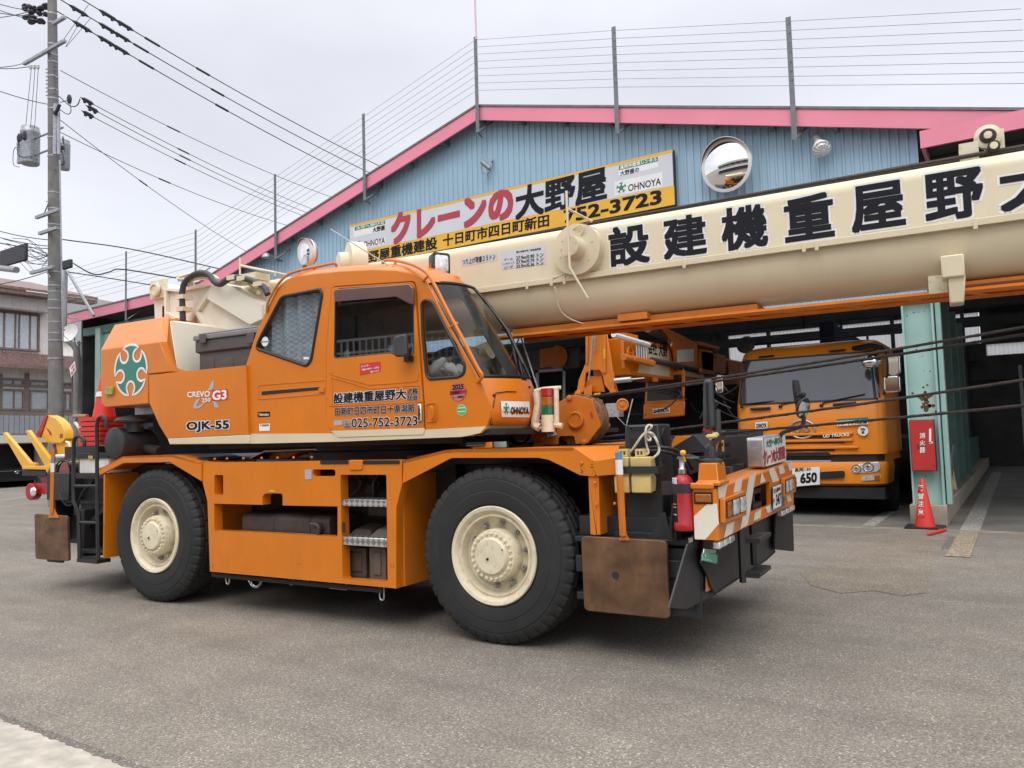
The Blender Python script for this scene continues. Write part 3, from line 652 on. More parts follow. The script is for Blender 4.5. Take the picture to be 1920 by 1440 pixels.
def conept(px, py):
    # the lettering lies on the sleeve, just outside the cone's skin
    for k in range(60):
        v = cc.y-.25+k*.005; p = W.at(px, py, 'v', v); rr = math.hypot(p.x-cc.x, p.y-cc.y); R_ = .15+(.028-.15)*max(0, (p.z-.05))/.71
        if rr <= R_+.008: return p
    return W.at(px, py, 'v', cc.y-.1)
b.m = 1; ys = [912, 930, 950, 972]
b.sheet([[conept(1720.5+(y-910)*.02+dx, y) for dx in (0, 4, 8, 12)] for y in (908, 918, 928, 940, 950, 960, 970)]); b.m = 0
for ch, y in zip('落雪注意', (910, 924.5, 939, 954)):
    cu = bpy.data.curves.new('t', 'FONT'); cu.body = ch; cu.offset = .02; cu.fill_mode = 'FRONT'; ob = bpy.data.objects.new('t', cu); COL.objects.link(ob)
    me = bpy.data.meshes.new_from_object(ob.evaluated_get(bpy.context.evaluated_depsgraph_get())); bpy.data.objects.remove(ob)
    vs = []
    for v in me.vertices:
        p = conept(1721.5+v.co.x*10.5, y+11.5-(v.co.y+.1)*12.5); dd = Vector((p.x-cc.x, p.y-cc.y, 0)).normalized(); vs.append(b.bm.verts.new(p+dd*.004))
    for p in me.polygons: b._f([vs[i] for i in p.vertices])
part('lettering', b, ['white_paint', 'cone_red'], t, smooth=0)
b = B(); P = [W.at(x, y, 'w', .012) for x, y in ((1737, 1003), (1742, 1004), (1775, 995), (1770, 991))]; b.prism([(p.x, p.y, .012) for p in P], (0, 0, .018))
solo('rubber_mat', 'flat red and black scrap under the lettered cone', 'mat', b, 'cone_red', W, (cc.x, cc.y, 0))
for (x0, y0, x1, y1, lab) in ((1764, 792, 1789, 918, 'pale plank leaning beside the rusty pillar next to the dark tarp roll'), (1760, 770, 1780, 928, 'longer plank leaning close against the rusty pillar')):
    A, D = W.at(x0, y0, 'v', 14.75), W.at(x1, y1, 'v', 14.6); b = B(); s = Vector((.045, 0, 0)); dd = Vector((0, .03, 0)); b.hexa([A-s, A+s, A+s+dd, A-s+dd], [D-s, D+s, D+s+dd, D-s+dd]); solo('plank', lab, 'plank', b, 'planks', W, D)
b = B(); b.tube(spl([W.at(1787, 835, 'v', 14.7), W.at(1782, 870, 'v', 14.6), W.at(1779, 895, 'v', 14.6), W.at(1772, 914, 'v', 14.5)]), [.03]*6+[.05]*7+[.055]*6, 8)
solo('tarp_roll', 'dark rolled tarp leaning by the planks at the doorway', 'tarp', b, 'black_plastic', W, W.at(1772, 914, 'v', 14.5))
# dim things deep in the right bay
sh = thing('shelf_unit', 'dim metal shelf deep in the bay beyond the rusty pillar', 'shelf', W, (1.5, 26, 0))
b = B(); b.box(.1, 4, 25.9, 26.4, 1.42, 1.5); b.box(.1, 4, 25.9, 26.4, .6, .66); part('shelf', b, 'galv', sh)
b = B(); b.box(.05, .13, 25.9, 26.0, 0, 3.2); b.box(3.9, 4, 25.9, 26.0, 0, 3.2); part('upright', b, 'galv', sh)
b = B(); b.box(.9, 3.2, 25.95, 26.3, 1.51, 2.2); solo('storage_box', 'pale box standing on the dim metal shelf', 'box', b, 'siding', W, (2, 26, 1.5))
# ------------------------------------------------------------------ utility pole with its gear
PV = 11.5
def pv(x, y, v=PV): return W.at(x, y, 'v', v)
bt, tp = pv(105.5, 800), pv(98, 5)
dr = (bt-tp)/(bt.z-tp.z); base = bt-dr*bt.z; top = tp+(tp-bt)*.12
up = thing('utility_pole', 'tall concrete utility pole carrying two grey transformers by the pink lean-to', 'pole', W, base)
b = B(); b.tube([base, top], [.215, .115], 20)
part('shaft', b, 'pole_concrete', up)
def pc_(y): t_ = (y-800)/(5-800); return bt+(tp-bt)*t_
def pr_(y): return .2-.085*(800-y)/795
b = B()
for y in (28, 46, 88, 108, 122, 150, 176, 193, 213, 268, 303, 372, 402, 432, 440, 520, 545, 556, 572, 587, 612, 632, 645, 678):
    c = pc_(y); b.lathe([(pr_(y)+.004, -.025), (pr_(y)+.014, -.02), (pr_(y)+.014, .02), (pr_(y)+.004, .025)], c, (0, 0, 1), 16)
part('band', b, 'galv', up)
b = B()
for i in range(8):
    y = 131+i*7.3; c = pc_(y); b.tube([c+Vector((-.13, -.02, 0)), c+Vector((-.30, -.05, 0))], .018, 5); b.tube([c+Vector((.12, -.02, -.03)), c+Vector((.27, -.03, -.05))], .014, 5)
for i in range(6): c = pc_(330+i*55); s = (-1)**i; b.tube([c+Vector((s*.15, -.04, 0)), c+Vector((s*.32, -.06, 0))], .012, 5)
part('step_peg', b, 'galv', up)
def arm(p0, p1, v, s=.045):
    A, D = pv(*p0, v), pv(*p1, v); D.z = A.z; b = B(); b.box(min(A.x, D.x), max(A.x, D.x), v-s, v+s, A.z-s, A.z+s); part('crossarm', b, 'galv', up, bevel=.006)
arm((45, 120), (122, 88), PV-.2); arm((100, 45), (122, 36), PV-.18); arm((68, 408), (110, 392), PV-.25); arm((74, 438), (108, 430), PV-.25); arm((58, 512), (100, 492), PV-.25)
b = B(); b.tube([pv(82, 402, PV-.2), pv(92, 378, PV-.2)], .018, 5); b.tube([pv(103, 97, PV-.2), pv(92, 118, PV-.2)], .014, 5); b.tube([pv(88, 510, PV-.25), pv(94, 520, PV-.2)], .02, 5); part('brace', b, 'galv', up)
def insulator(c, ax, n=4, r=.055, m='white_paint'):
    b = B(); pr = [(.02, 0)]
    for k in range(n): pr += [(.03, .02+k*.06), (r, .035+k*.06), (r*.9, .05+k*.06), (.028, .06+k*.06)]
    b.lathe(pr+[(.02, n*.06+.03)], c, ax, 10); part('insulator', b, m, up)
for x in (57, 64, 71): insulator(pv(x, 121, PV-.2), (0, 0, -1), 2)
for x, y in ((45, 16), (56, 22), (66, 36), (78, 40), (84, 26), (54, 12), (72, 24)):
    insulator(pv(x, y), (.8, -.2, -.45), 4, .075, 'cable' if x != 66 else 'white_paint')
b = B()
for i in range(16):
    x, y = 44+random.random()*46, 10+random.random()*32; b.ball(pv(x, y, PV+random.uniform(-.3, .3)), random.uniform(.05, .13), 4, (1.6, 1, .7))
part('jumper_cover', b, 'cable', up)
for (cx_, y0, y1, w, v, side) in ((57, 239, 308, 33, PV-.1, -1), (121, 264, 318, 20, PV+.55, 1)):
    A, D = pv(cx_, y0, v), pv(cx_, y1, v); r = w/2*23/F_PX
    tr = B(); c = Vector((A.x, v, D.z)); h = A.z-D.z
    tr.lathe([(r*.9, 0), (r, .03), (r, h*.8), (r*1.04, h*.82), (r*1.04, h*.87), (r*.97, h*.9), (r*.9, h)], c, (0, 0, 1), 24)
    tr.box(A.x+.8*r*-side-.05, A.x+.8*r*-side+.05, v-.1, v+.1, D.z+.12, D.z+h*.7)
    for k in (.2, .65): tr.tube([(A.x, v, D.z+h*k), (base.x+.1, PV, D.z+h*k+.02)], .03, 6)
    o = part('transformer', tr, 'galv', up)
    bb = B()
    for k in (-.55, 0, .55): bb.lathe([(.02, -.13), (.05, -.1), (.06, .03), (.035, .09), (.015, .14)], c+Vector((k*r*1.1, -r*.95, h*.68)), (0, 0, 1), 8)
    part('bushing', bb, 'cable', o)
    bb = B(); bb.tube(spl([c+Vector((-.5*r, -r*1.05, h*.55)), c+Vector((-.1*r, -r*1.25, h*.2)), c+Vector((.6*r, -r*1.1, h*.1)), c+Vector((1.3*r, -.1, h*.12))]), .014, 5)
    if side < 0:
        bb.tube(spl([c+Vector((-r*1.5, -.1, h*.55)), c+Vector((-r*2.5, -.15, h*.5)), c+Vector((-r*2.6, -.15, h*.1)), c+Vector((-r*1.6, -.1, -.02))]), .01, 5); 
    part('lead', bb, 'cable', o)
    if side < 0:
        bb = B(); bb.tube([c+Vector((-r*1.75, -.1, .1)), c+Vector((-r*1.75, -.1, .6))], [.06, .05], 8); bb.tube([c+Vector((-r, -.1, .15)), c+Vector((-r*1.8, -.1, .15))], .05, 8); bb.lathe([(.05, 0), (.07, .03), (.05, .06), (.07, .09), (.05, .12), (.075, .2), (.04, .3)], c+Vector((-r*1.8, -.1, .5)), (0, 0, 1), 8); part('fuse_cutout', bb, 'galv', o)
b = B()
for x in (58, 65, 71): b.tube([pv(x+1, 126, PV-.2), pv(x-10+(x-58)*.3, 240, PV-.2)], .008, 5)
for x0, x1 in ((166, 109), (171, 124), (148, 123)):
    b.tube([pv(x0, 9 if x0 == 166 else 33 if x0 == 171 else 44), pv(x1, 88, PV-.2)], .008, 4)
b.tube(spl([pv(110, 180), pv(128, 196), pv(136, 200), pv(145, 197), pv(150, 186)]), .015, 5); b.tube(spl([pv(112, 205), pv(126, 214), pv(133, 208), pv(128, 190), pv(112, 192)]), .012, 5)
part('jumper', b, 'cable', up)
b = B(); b.tube([pv(109, 195, PV-.2), pv(110, 290, PV-.2)], .05, 8); b.tube([pv(104, 195, PV-.25), pv(103, 290, PV-.25)], .06, 8); b.tube([pv(112, 300, PV-.2), pv(115, 470, PV-.22), pv(118, 640, PV-.22)], .022, 6); part('conduit', b, 'galv', up)
b = B(); b.tube(spl([pv(98, 205, PV-.25), pv(104, 212, PV-.3), pv(112, 196, PV-.3)]), .05, 6); b.ball(pv(130, 186), .1, 5, (.7, .7, 1.5)); part('junction', b, 'cable', up)
for px, nm in (((2, 471, 50, 488), 'left'), ((118, 490, 134, 502), 'right')):
    A, D = pv(px[0], px[1]), pv(px[2], px[3]); b = B(); b.box(A.x, D.x, PV-.05, PV+.05, D.z, A.z)
    solo('cable_closure', 'dark cable closure hanging '+('above the grey street lamp tube' if nm == 'left' else 'at the head of the slanted galvanised brace'), 'closure', b, 'cable', W, D, bevel=.03)
A, D = pv(-12, 501), pv(31, 506); b = B(); b.tube([A, D], .1, 10); solo('street_lamp', 'grey tube street lamp fixed to the concrete pole under a dark closure', 'lamp', b, 'galv', W, D)
b = B()
for i in range(16):
    x0, y0 = random.uniform(-5, 60), random.uniform(440, 500); b.tube(spl([pv(x0, y0), pv((x0+98)/2, y0+random.uniform(5, 26)), pv(98, random.uniform(470, 500))], 5), .009, 4)
part('service_loop', b, 'cable', up)
# ------------------------------------------------------------------ overhead cables
def cable(label, pts, r, grp, sag=0, sleeves=(), joints=(), m='cable'):
    P = [W.at(x, y, 'v', v) for x, y, v in pts]
    if len(P) == 2:
        A, D = P; P = [A+(D-A)*t-Vector((0, 0, 4*sag*t*(1-t))) for t in [i/16 for i in range(17)]]
    else: P = spl(P, 8)
    b = B(); b.tube(P, r, 5)
    for t, L_ in sleeves:
        k = t*(len(P)-1); i = int(k); c = P[i]+(P[min(i+1, len(P)-1)]-P[i])*(k-i); d_ = (P[min(i+1, len(P)-1)]-P[max(i-1, 0)]).normalized()
        b.tube([c-d_*L_/2, c-d_*L_*.3, c+d_*L_*.3, c+d_*L_/2], [.02, .055, .055, .02], 6)
        for s in (-.25, .2): b.ball(c+d_*L_*s-Vector((0, 0, .06)), .05, 4)
    for t in joints:
        k = t*(len(P)-1); i = int(k); c = P[i]; d_ = (P[min(i+1, len(P)-1)]-P[i]).normalized(); b.tube([c-d_*.25, c+d_*.25], r*2.2, 6)
    return solo('overhead_cable', label, 'cable', b, m, W, P[0], group=grp)
g = 'thick power cables above the gable'
for nm, p0, v1, sl_, jn in (('uppermost', (120, -22), 334, ((.09, .6), (.125, .6)), (.36, .2)), ('middle', (95, -12), 356, ((.055, .6), (.115, .6), (.145, .6)), (.38, .24)), ('lowest', (107, 21), 378, ((.05, .6), (.10, .6), (.13, .6)), (.4, .22))):
    cable(nm+' of three thick dark power cables sloping from the pole head over the gable', [(*p0, PV), (760, v1, 26)], .017, g, .25, sl_, jn)
g = 'thin service wires from the pole over the garage'
for nm, *p in (('highest thin wire from the pole down to the gable roof', (113, 132), (640, 376), .25), ('upper of three thin sleeved wires from the pole to the gable roof', (150, 182), (620, 405), .2), ('middle of three thin sleeved wires from the pole to the gable roof', (160, 197), (610, 412), .2), ('lower of three thin sleeved wires from the pole to the gable roof', (152, 207), (600, 416), .2), ('thin wire from beside the small transformer to the gable roof', (113, 248), (590, 436), .3), ('steepest thin wire from the pole, crossing another near the small transformer', (113, 225), (480, 482), .2)):
    cable(nm, [(*p[0], PV), (*p[1], 24)], .011, g, p[2], ((.02, .4),) if 150 <= p[0][0] <= 160 else (), (.33,))
g = 'slack service cables low over the lean-to'
cable('highest of the slack cables running from the pole past the lean-to posts', [(117, 449, PV), (250, 468, 13), (420, 506, 15)], .018, g)
cable('slack cable with a deep dip next to the slanted brace', [(138, 494, PV), (165, 510, PV), (183, 515, 12), (205, 510, 12.2), (230, 505, 12.6), (330, 521, 13.4)], .02, g)
cable('lowest slack cable running from the pole to the cream boom foot', [(128, 510, PV), (200, 521, 12.5), (300, 537, 13.4)], .016, g)
for g, l, ps in (('wires at the pole head', 'one of four wires meeting the dark insulators at the pole head', (((-30, -2), (60, 20)), ((-30, 8), (75, 40)), ((-30, 20), (88, 30)), ((-30, 35), (60, 20)))),
        ('wires at the upper crossarm', 'one of two wires ending on the long upper crossarm', (((-20, 126), (46, 118)), ((-20, 127), (58, 124)))),
        ('lone wire', 'lone thin wire reaching the pole between crossarm and transformer', (((-30, 160), (92, 196)),)),
        ('bundled wires', 'one of four bundled wires tied to the pole above the street lamp', (((-20, 428), (95, 450)), ((-20, 440), (98, 462)), ((-20, 452), (100, 466)), ((-20, 536), (92, 508))))):
    for p in ps: cable(l, [(*p[0], PV-2), (*p[1], PV)], .012, g, .05)
# ------------------------------------------------------------------ small things by the lean-to
sd = thing('satellite_dish', 'white satellite dish beside the concrete pole under the pink roof end', 'dish', W, W.at(132, 625, 'v', 13.2))
c = W.at(133, 626, 'v', 13.2); ax = Vector((.35, -.9, .3)).normalized(); b = B(); b.lathe([(.001, .0), (.12, .012), (.22, .04), (.30, .09), (.305, .085), (.22, .03), (.001, -.01)], c, ax, 24); part('dish', b, 'white_paint', sd)
b = B(); b.tube([c-Z_*.25, c-Z_*.2+ax*.3, c+ax*.36], .012, 5); b.tube([c+ax*.36, c+ax*.3], .035, 8); b.tube([c, c-ax*.15, c-ax*.2-Z_*.35], .022, 6); part('feed_arm', b, 'galv', sd)
P = [W.at(x, y, 'v', 13.3) for x, y in ((133, 708), (130, 690), (140, 677), (142, 694))]
wn = thing('notice_plate', 'small tilted white and red notice plate on the drainpipe', 'sign', W, P[0])
b = B(); b.prism(P, (0, .01, 0)); part('panel', b, 'white_paint', wn)
b = B(); g_ = lambda s, t: P[0]*(1-s)*(1-t)+P[3]*s*(1-t)+P[1]*(1-s)*t+P[2]*s*t+Vector((0, -.005, 0))
for s0, s1, t0, t1 in ((.15, .45, .1, .4), (.55, .85, .15, .45), (.3, .9, .6, .8)): b.face([g_(s0, t0), g_(s1, t0), g_(s1, t1), g_(s0, t1)])
part('marking', b, 'sign_bright_red', wn)
# ------------------------------------------------------------------ house across the road
HX = -38.0
def hp(x, y, d=0): return W.at(x, y, 'u', HX+d)
ho = thing('house', 'two storey house with pale siding and brown window frames behind the pole', 'house', W, hp(60, 905))
E0, E1 = hp(-120, 540), hp(100, 556); zt = E0.z
y0, y1 = hp(-200, 600).y, hp(119, 600).y
zl = hp(60, 672).z-.25; zb = hp(60, 772).z
y1 = hp(119, 620).y; y2 = hp(140, 700).y
b = B(fixn=False); n = 0
def siding(b, ya, yb, z0, z1, xx):
    lo, hi = [], []; y = ya; k = 0
    while y < yb: 
        for dy, dx in ((0, 0), (.33, 0), (.34, -.02), (.36, -.02)):
            lo.append((xx+dx, min(y+dy, yb), z0)); hi.append((xx+dx, min(y+dy, yb), z1))
        y += .37
    b.sheet([lo, hi])
siding(b, y0, y1, zl, zt+.3, HX); siding(b, y0, y2, 0, zl+.15, HX)
b.face([(HX, y1, zl), (HX-8, y1, zl), (HX-8, y1, zt+.3), (HX, y1, zt+.3)]); b.face([(HX, y2, 0), (HX-8, y2, 0), (HX-8, y2, zl+.15), (HX, y2, zl+.15)]); b.face([(HX-8, y0, 0), (HX-8, y2, 0), (HX-8, y2, zt), (HX-8, y0, zt)]); b.face([(HX, y0, 0), (HX-8, y0, 0), (HX-8, y0, zt), (HX, y0, zt)])
part('wall', b, 'siding', ho, smooth=0)
b = B(); zr = hp(60, 522).z; zt_w = zt; zt = hp(60, 546, .75).z
ye = hp(168, 560).y
b.prism([(HX+.75, y0, zt), (HX+.75, ye, zt), (HX-4.5, ye-.6, zt+1.35), (HX-4.5, y0, zt+1.35)], (0, 0, .12)); b.prism([(HX-4.5, y0, zt+1.35), (HX-4.5, ye-.6, zt+1.35), (HX-9, ye, zt), (HX-9, y0, zt)], (0, 0, .12))
b.box(HX-.1, HX+.7, y0, ye, zt-.18, zt-.02)
part('roof', b, 'roof_brown', ho)
zl = hp(60, 687, 1.0).z+.12; zh_ = hp(60, 666, .02).z-zl; b = B(); b.prism([(HX+1.0, y0, zl-.12), (HX+1.0, y2+.3, zl-.12), (HX+.02, y2+.3, zl+zh_), (HX+.02, y0, zl+zh_)], (0, 0, .06)); b.box(HX+.85, HX+1.0, y0, y2+.3, zl-.22, zl-.13)
for k in range(60):
    yy = y0+(k+.5)*(y2-y0)/60; b.hexa([(HX+1.0, yy-.02, zl-.02), (HX+1.0, yy+.02, zl-.02), (HX+.04, yy+.02, zl+zh_+.02), (HX+.04, yy-.02, zl+zh_+.02)], [(HX+1.0, yy-.02, zl+.0), (HX+1.0, yy+.02, zl+.0), (HX+.04, yy+.02, zl+zh_+.09), (HX+.04, yy-.02, zl+zh_+.09)])
part('lower_roof', b, 'roof_brown', ho)
def hwin(px, cols, curtains=True, mid=True):
    (xa, ya), (xb, yb) = px; A, D = hp(xa, ya), hp(xb, yb); Y0, Y1, z0, z1 = A.y, D.y, D.z, A.z
    b = B(); s = .09
    b.box(HX-.02, HX+.08, Y0, Y1, z1-s, z1); b.box(HX-.02, HX+.12, Y0, Y1, z0, z0+s); b.box(HX-.02, HX+.07, Y0, Y0+s, z0+s, z1-s); b.box(HX-.02, HX+.07, Y1-s, Y1, z0+s, z1-s)
    for c in cols: yy = Y0+(Y1-Y0)*c; b.box(HX-.02, HX+.05, yy-.035, yy+.035, z0+s, z1-s)
    w = part('window', b, 'wood_trim', ho)
    b = B(); b.box(HX+.03, HX+.036, Y0+s, Y1-s, z0+s, z1-s); part('pane', b, 'house_glass', w)
    rb, rt = [], []; yy = Y0+s; k = 0
    while yy < Y1-s: rb.append((HX+.004+.010*(k % 2), yy, z0+s)); rt.append((HX+.004+.010*(k % 2), yy, z1-s)); yy += .09; k += 1
    b = B(fixn=False); b.sheet([rb, rt]); part('curtain', b, 'curtain', w, smooth=0)
hwin(((-30, 579), (73, 660)), (.35, .55, .62, .82)); hwin(((-8, 708), (45, 725)), (.1, .6)); hwin(((-8, 728), (45, 770)), (.12, .62))
hwin(((54, 712), (92, 727)), ()); hwin(((54, 730), (92, 771)), ()); hwin(((110, 717), (134, 728)), (.5,)); hwin(((110, 733), (134, 771)), (.5,))
b = B(); A, D = hp(-30, 579), hp(84, 595); b.prism([(HX+.02, A.y-.2, A.z+.12), (HX+.6, A.y-.2, A.z), (HX+.6, D.y, A.z), (HX+.02, D.y, A.z+.12)], (0, 0, .05)); part('window_hood', b, 'wood_trim', ho)
b = B()
for x0, x1 in ((-30, 3), (46, 53), (93, 110), (135, 140)): A, D = hp(x0, 700), hp(x1, 772); b.box(HX-.01, HX+.06, A.y, D.y, D.z, A.z)
A, D = hp(-30, 772), hp(139, 777); b.box(HX-.01, HX+.1, A.y, D.y, A.z-.1, A.z+.05); part('trim', b, 'wood_trim', ho)
b = B(); zt_, zb_ = hp(60, 779).z, hp(60, 816).z; XX = HX+1.3; yA, yB = hp(-30, 800).y, hp(139, 800).y
b.box(XX-.03, XX+.03, yA, yB, zt_-.05, zt_); b.box(XX-.03, XX+.03, yA, yB, zb_, zb_+.06); yy = yA
while yy < yB: b.box(XX-.012, XX+.012, yy-.012, yy+.012, zb_, zt_); yy += .21
part('railing', b, 'wood_trim', ho)
b = B(); b.box(HX, HX+1.35, yA, yB, zb_-.35, zb_-.08); b.box(HX+.2, HX+1.2, hp(64, 850).y, hp(88, 850).y, 0, zb_-.36); b.box(HX+.2, HX+1.2, hp(118, 850).y, yB, 0, zb_-.36); part('balcony_slab', b, 'plaster', ho)
b = B(); b.box(HX+.01, HX+.05, yA, hp(63, 850).y, 0, zb_-.4); part('garage_shade_panel', b, 'dark_inside', ho)  # flat near-black slab painted in for the shade of the garage mouth
b = B(); rb = []; 
for k in range(14):
    z = zb_+.06+k*(zt_-zb_-.1)/14; b.box(HX+.03, HX+.06, yA, yB, z, z+(zt_-zb_)/14-.02)
part('balcony_wall', b, 'silver_blue', ho)
b = B(); A = W.at(60, 870, 'u', HX+1.8); ca = thing('parked_car', 'black car in the dark garage mouth of the pale house', 'car', W, (HX+2, hp(20, 890).y, 0))
yc = hp(6, 885).y; xx = HX+.4
body = [(xx+.5, -1.0, .35), (xx+.5, 1.0, .35), (xx+.5, 1.0, .8), (xx+.5, -1.0, .8)]
b = B(); b.rings([[(xx+dx, yc+s*w, z) for s, z in ((-1, z0), (1, z0), (1, z1), (-1, z1))] for dx, w, z0, z1 in ((-3, .85, .3, .95), (-.6, .88, .28, .95), (.6, .88, .25, .86), (.85, .8, .28, .72))]); b.rings([[(xx+dx, yc+s*w, z) for s, z in ((-1, .93), (1, .93), (1, z1), (-1, z1))] for dx, w, z1 in ((-3, .7, 1.3), (-1.2, .72, 1.45), (-.3, .78, .96))])
part('body', b, 'car_black', ca, bevel=.05)
b = B(); b.tube([(xx+.87, yc+.09*cos(2*pi*k/16), .66+.06*sin(2*pi*k/16)) for k in range(16)], .012, 5, closed=True); b.tube([(xx+.87, yc+.04*cos(2*pi*k/12), .675+.03*sin(2*pi*k/12)) for k in range(12)], .009, 5, closed=True); part('badge', b, 'chrome', ca)
for s in (-.8, .8):
    b = B(); b.lathe([(.3, -.09), (.31, -.05), (.31, .05), (.3, .09)], (xx, yc+s*.96, .31), (0, 1, 0), 16); part('wheel', b, 'rubber', ca)
# neighbour's tiled roof between the house and the garage
P0, P1 = W.at(126, 560, 'v', 30), W.at(216, 568, 'v', 30)
nb = thing('neighbour_house', 'grey tiled roof of a house rising beyond the pink lean-to', 'house', W, (P0.x, 30, 0))
A, D, E_, F_ = W.at(118, 552, 'v', 40), W.at(222, 570, 'v', 40), W.at(230, 640, 'v', 33), W.at(100, 640, 'v', 33)
b = B(); b.hexa([A, D, E_, F_], [p+Vector((0, .1, .12)) for p in (A, D, E_, F_)])
for k in range(9):
    t_ = (k+.5)/9; b.tube([A+(F_-A)*t_, D+(E_-D)*t_], .06, 5)
part('roof', b, 'roof_grey', nb)
b = B(); b.hexa([(F_.x, 33.4, 0), (E_.x, 33.4, 0), (E_.x, 41, 0), (F_.x, 41, 0)], [(F_.x, 33.4, F_.z), (E_.x, 33.4, E_.z), (D.x+.5, 41, E_.z), (A.x, 41, F_.z)]); part('wall', b, 'siding', nb)
# building opposite the yard (seen only in the mirrors and cab glass)
ob = thing('opposite_building', 'white building with a railed balcony reflected in the round mirror and cab glass', 'building', W, (-6, -14, 0))
b = B(); b.box(-30, 12, -22, -14, 0, 2.9); part('ground_floor', b, 'garage_dark', ob)
b = B(); b.box(-30.5, 12.5, -22, -13.6, 2.9, 4.3); b.box(-30.5, 12.5, -22, -13.6, 7.3, 7.7); part('wall', b, 'white_paint', ob)
b = B(); b.box(-30, 12, -21.8, -15.4, 4.3, 7.3); part('upper_wall', b, 'wood_trim', ob)
b = B(); b.prism([(-31, -13.2, 7.71), (-31, -22.5, 7.71), (-31, -18, 9.3)], (44, 0, 0)); part('roof', b, 'roof_grey', ob)
for k in range(7):
    b = B(); b.box(-28.5+k*5.4, -26+k*5.4, -15.38, -15.3, 5.0, 6.8); part('window', b, 'car_black', ob)
b = B()
for k in range(140): b.box(-30+k*.3, -29.95+k*.3, -13.75, -13.70, 4.3, 5.5)
for z in (4.5, 5.0, 5.5): b.box(-30.4, 12.4, -13.78, -13.68, z, z+.07)
part('railing', b, 'white_paint', ob)
# ================================================================== the mobile crane
CV = 6.55                                             # its centre line
cr = thing('mobile_crane', 'large orange and cream rough terrain crane with black lettered boom in front', 'crane', C, (-5.2, CV, 0))
def c(x, y, v): return C.at(x, y, 'v', v)
def cq(v, *xy): return q(C, 'v', v, *xy)
def cm(p): return Vector((p[0], 2*CV-p[1], p[2]))      # mirror to the far side
V0 = 5.22
# ---- wheels
def tyre(u, sgn):
    vo = 5.235 if sgn > 0 else 2*CV-5.235; ax = Vector((0, -sgn, 0)); R = .685; N = 352; b = B()
    rows = [(-.37, .385, 0), (-.405, .43, 0), (-.412, .52, 0), (-.405, .60, 0), (-.395, .645, 1), (-.37, .678, 1), (-.335, .685, 1), (-.325, .685, 2), (-.318, .668, 0), (-.302, .668, 0), (-.295, .685, 3), (-.255, .686, 3), (-.248, .668, 0), (-.238, .668, 0), (-.23, .686, 4), (-.17, .686, 4), (-.163, .668, 0), (-.152, .668, 0), (-.145, .686, 3), (-.105, .685, 3), (-.098, .668, 0), (-.082, .668, 0), (-.075, .685, 2), (-.065, .685, 1), (-.035, .678, 1), (-.012, .648, 1), (-.004, .628, 5), (.004, .60, 0), (.002, .592, 0), (.008, .585, 0), (.012, .53, 0), (.010, .50, 0), (.013, .495, 0), (.011, .44, 0), (.004, .405, 0), (-.012, .388, 0), (-.05, .38, 0)]
    x = Vector((1, 0, 0)); y = Vector((0, 0, 1)); rr = []
    for h, r, t in rows:
        ring = []
        for k in range(N):
            d = 0
            if t == 1 and k % 8 < 2: d = .013
            if t == 5 and k % 8 < 2: d = .006
            if t == 2 and k % 8 < 2: d = .010
            if t == 3 and (k+4) % 16 < 2: d = .013
            if t == 4 and k % 16 < 2: d = .013
            a = 2*pi*k/N; z = R+(r-d)*sin(a)
            ring.append((u+(r-d)*cos(a), vo+ax.y*h, max(z, .002)))
        rr.append(ring)
    b.rings(rr, cap=False); w = part('wheel', b, 'rubber', cr, smooth=30)
    ct = Vector((u, vo, R)); b = B()
    b.lathe([(.38, -.36), (.379, -.02), (.385, .002), (.3766, .012), (.352, .006), (.338, -.012), (.333, -.03), (.322, -.034), (.312, -.022), (.303, -.022), (.297, -.05), (.288, -.095), (.262, -.115), (.2, -.118), (.001, -.118)], ct, ax, 64)
    b.m = 1
    for k in range(10):
        a = 2*pi*(k+.3)/10; p = ct+Vector((cos(a)*.243, 0, sin(a)*.243))+ax*-.116
        b.lathe([(.027, 0), (.027, .006), (.021, .008), (.021, .028), (.017, .033), (.012, .034), (.012, .05), (.009, .053)], p, ax, 6)
    b.m = 2; a = -1.75; b.lathe([(.018, 0), (.016, .004)], ct+Vector((cos(a)*.277, 0, sin(a)*.277))+ax*-.112, ax, 10)
    part('rim', b, ['cream_worn', 'steel', 'seal'], w, smooth=35)
    b = B(); b.lathe([(.205, -.117), (.203, -.02), (.198, -.008), (.196, .012), (.150, .014), (.143, .03), (.133, .044), (.001, .05)], ct, ax, 48)
    for k in range(24):
        a = 2*pi*k/24; b.lathe([(.0125, 0), (.0125, .02), (.009, .024)], ct+Vector((cos(a)*.173, 0, sin(a)*.173))+ax*.013, ax, 6)
    b.m = 1; b.lathe([(.011, 0), (.010, .008), (.004, .009)], ct+Vector((-.02, 0, -.02))+ax*.049, ax, 8); b.lathe([(.008, 0), (.006, .008)], ct+Vector((.11, 0, .055))+ax*.04, ax, 8)
    part('hub', b, ['cream_worn', 'seal'], w, smooth=35)
for u in (-7.2866, -3.189):
    tyre(u, 1); tyre(u, -1)
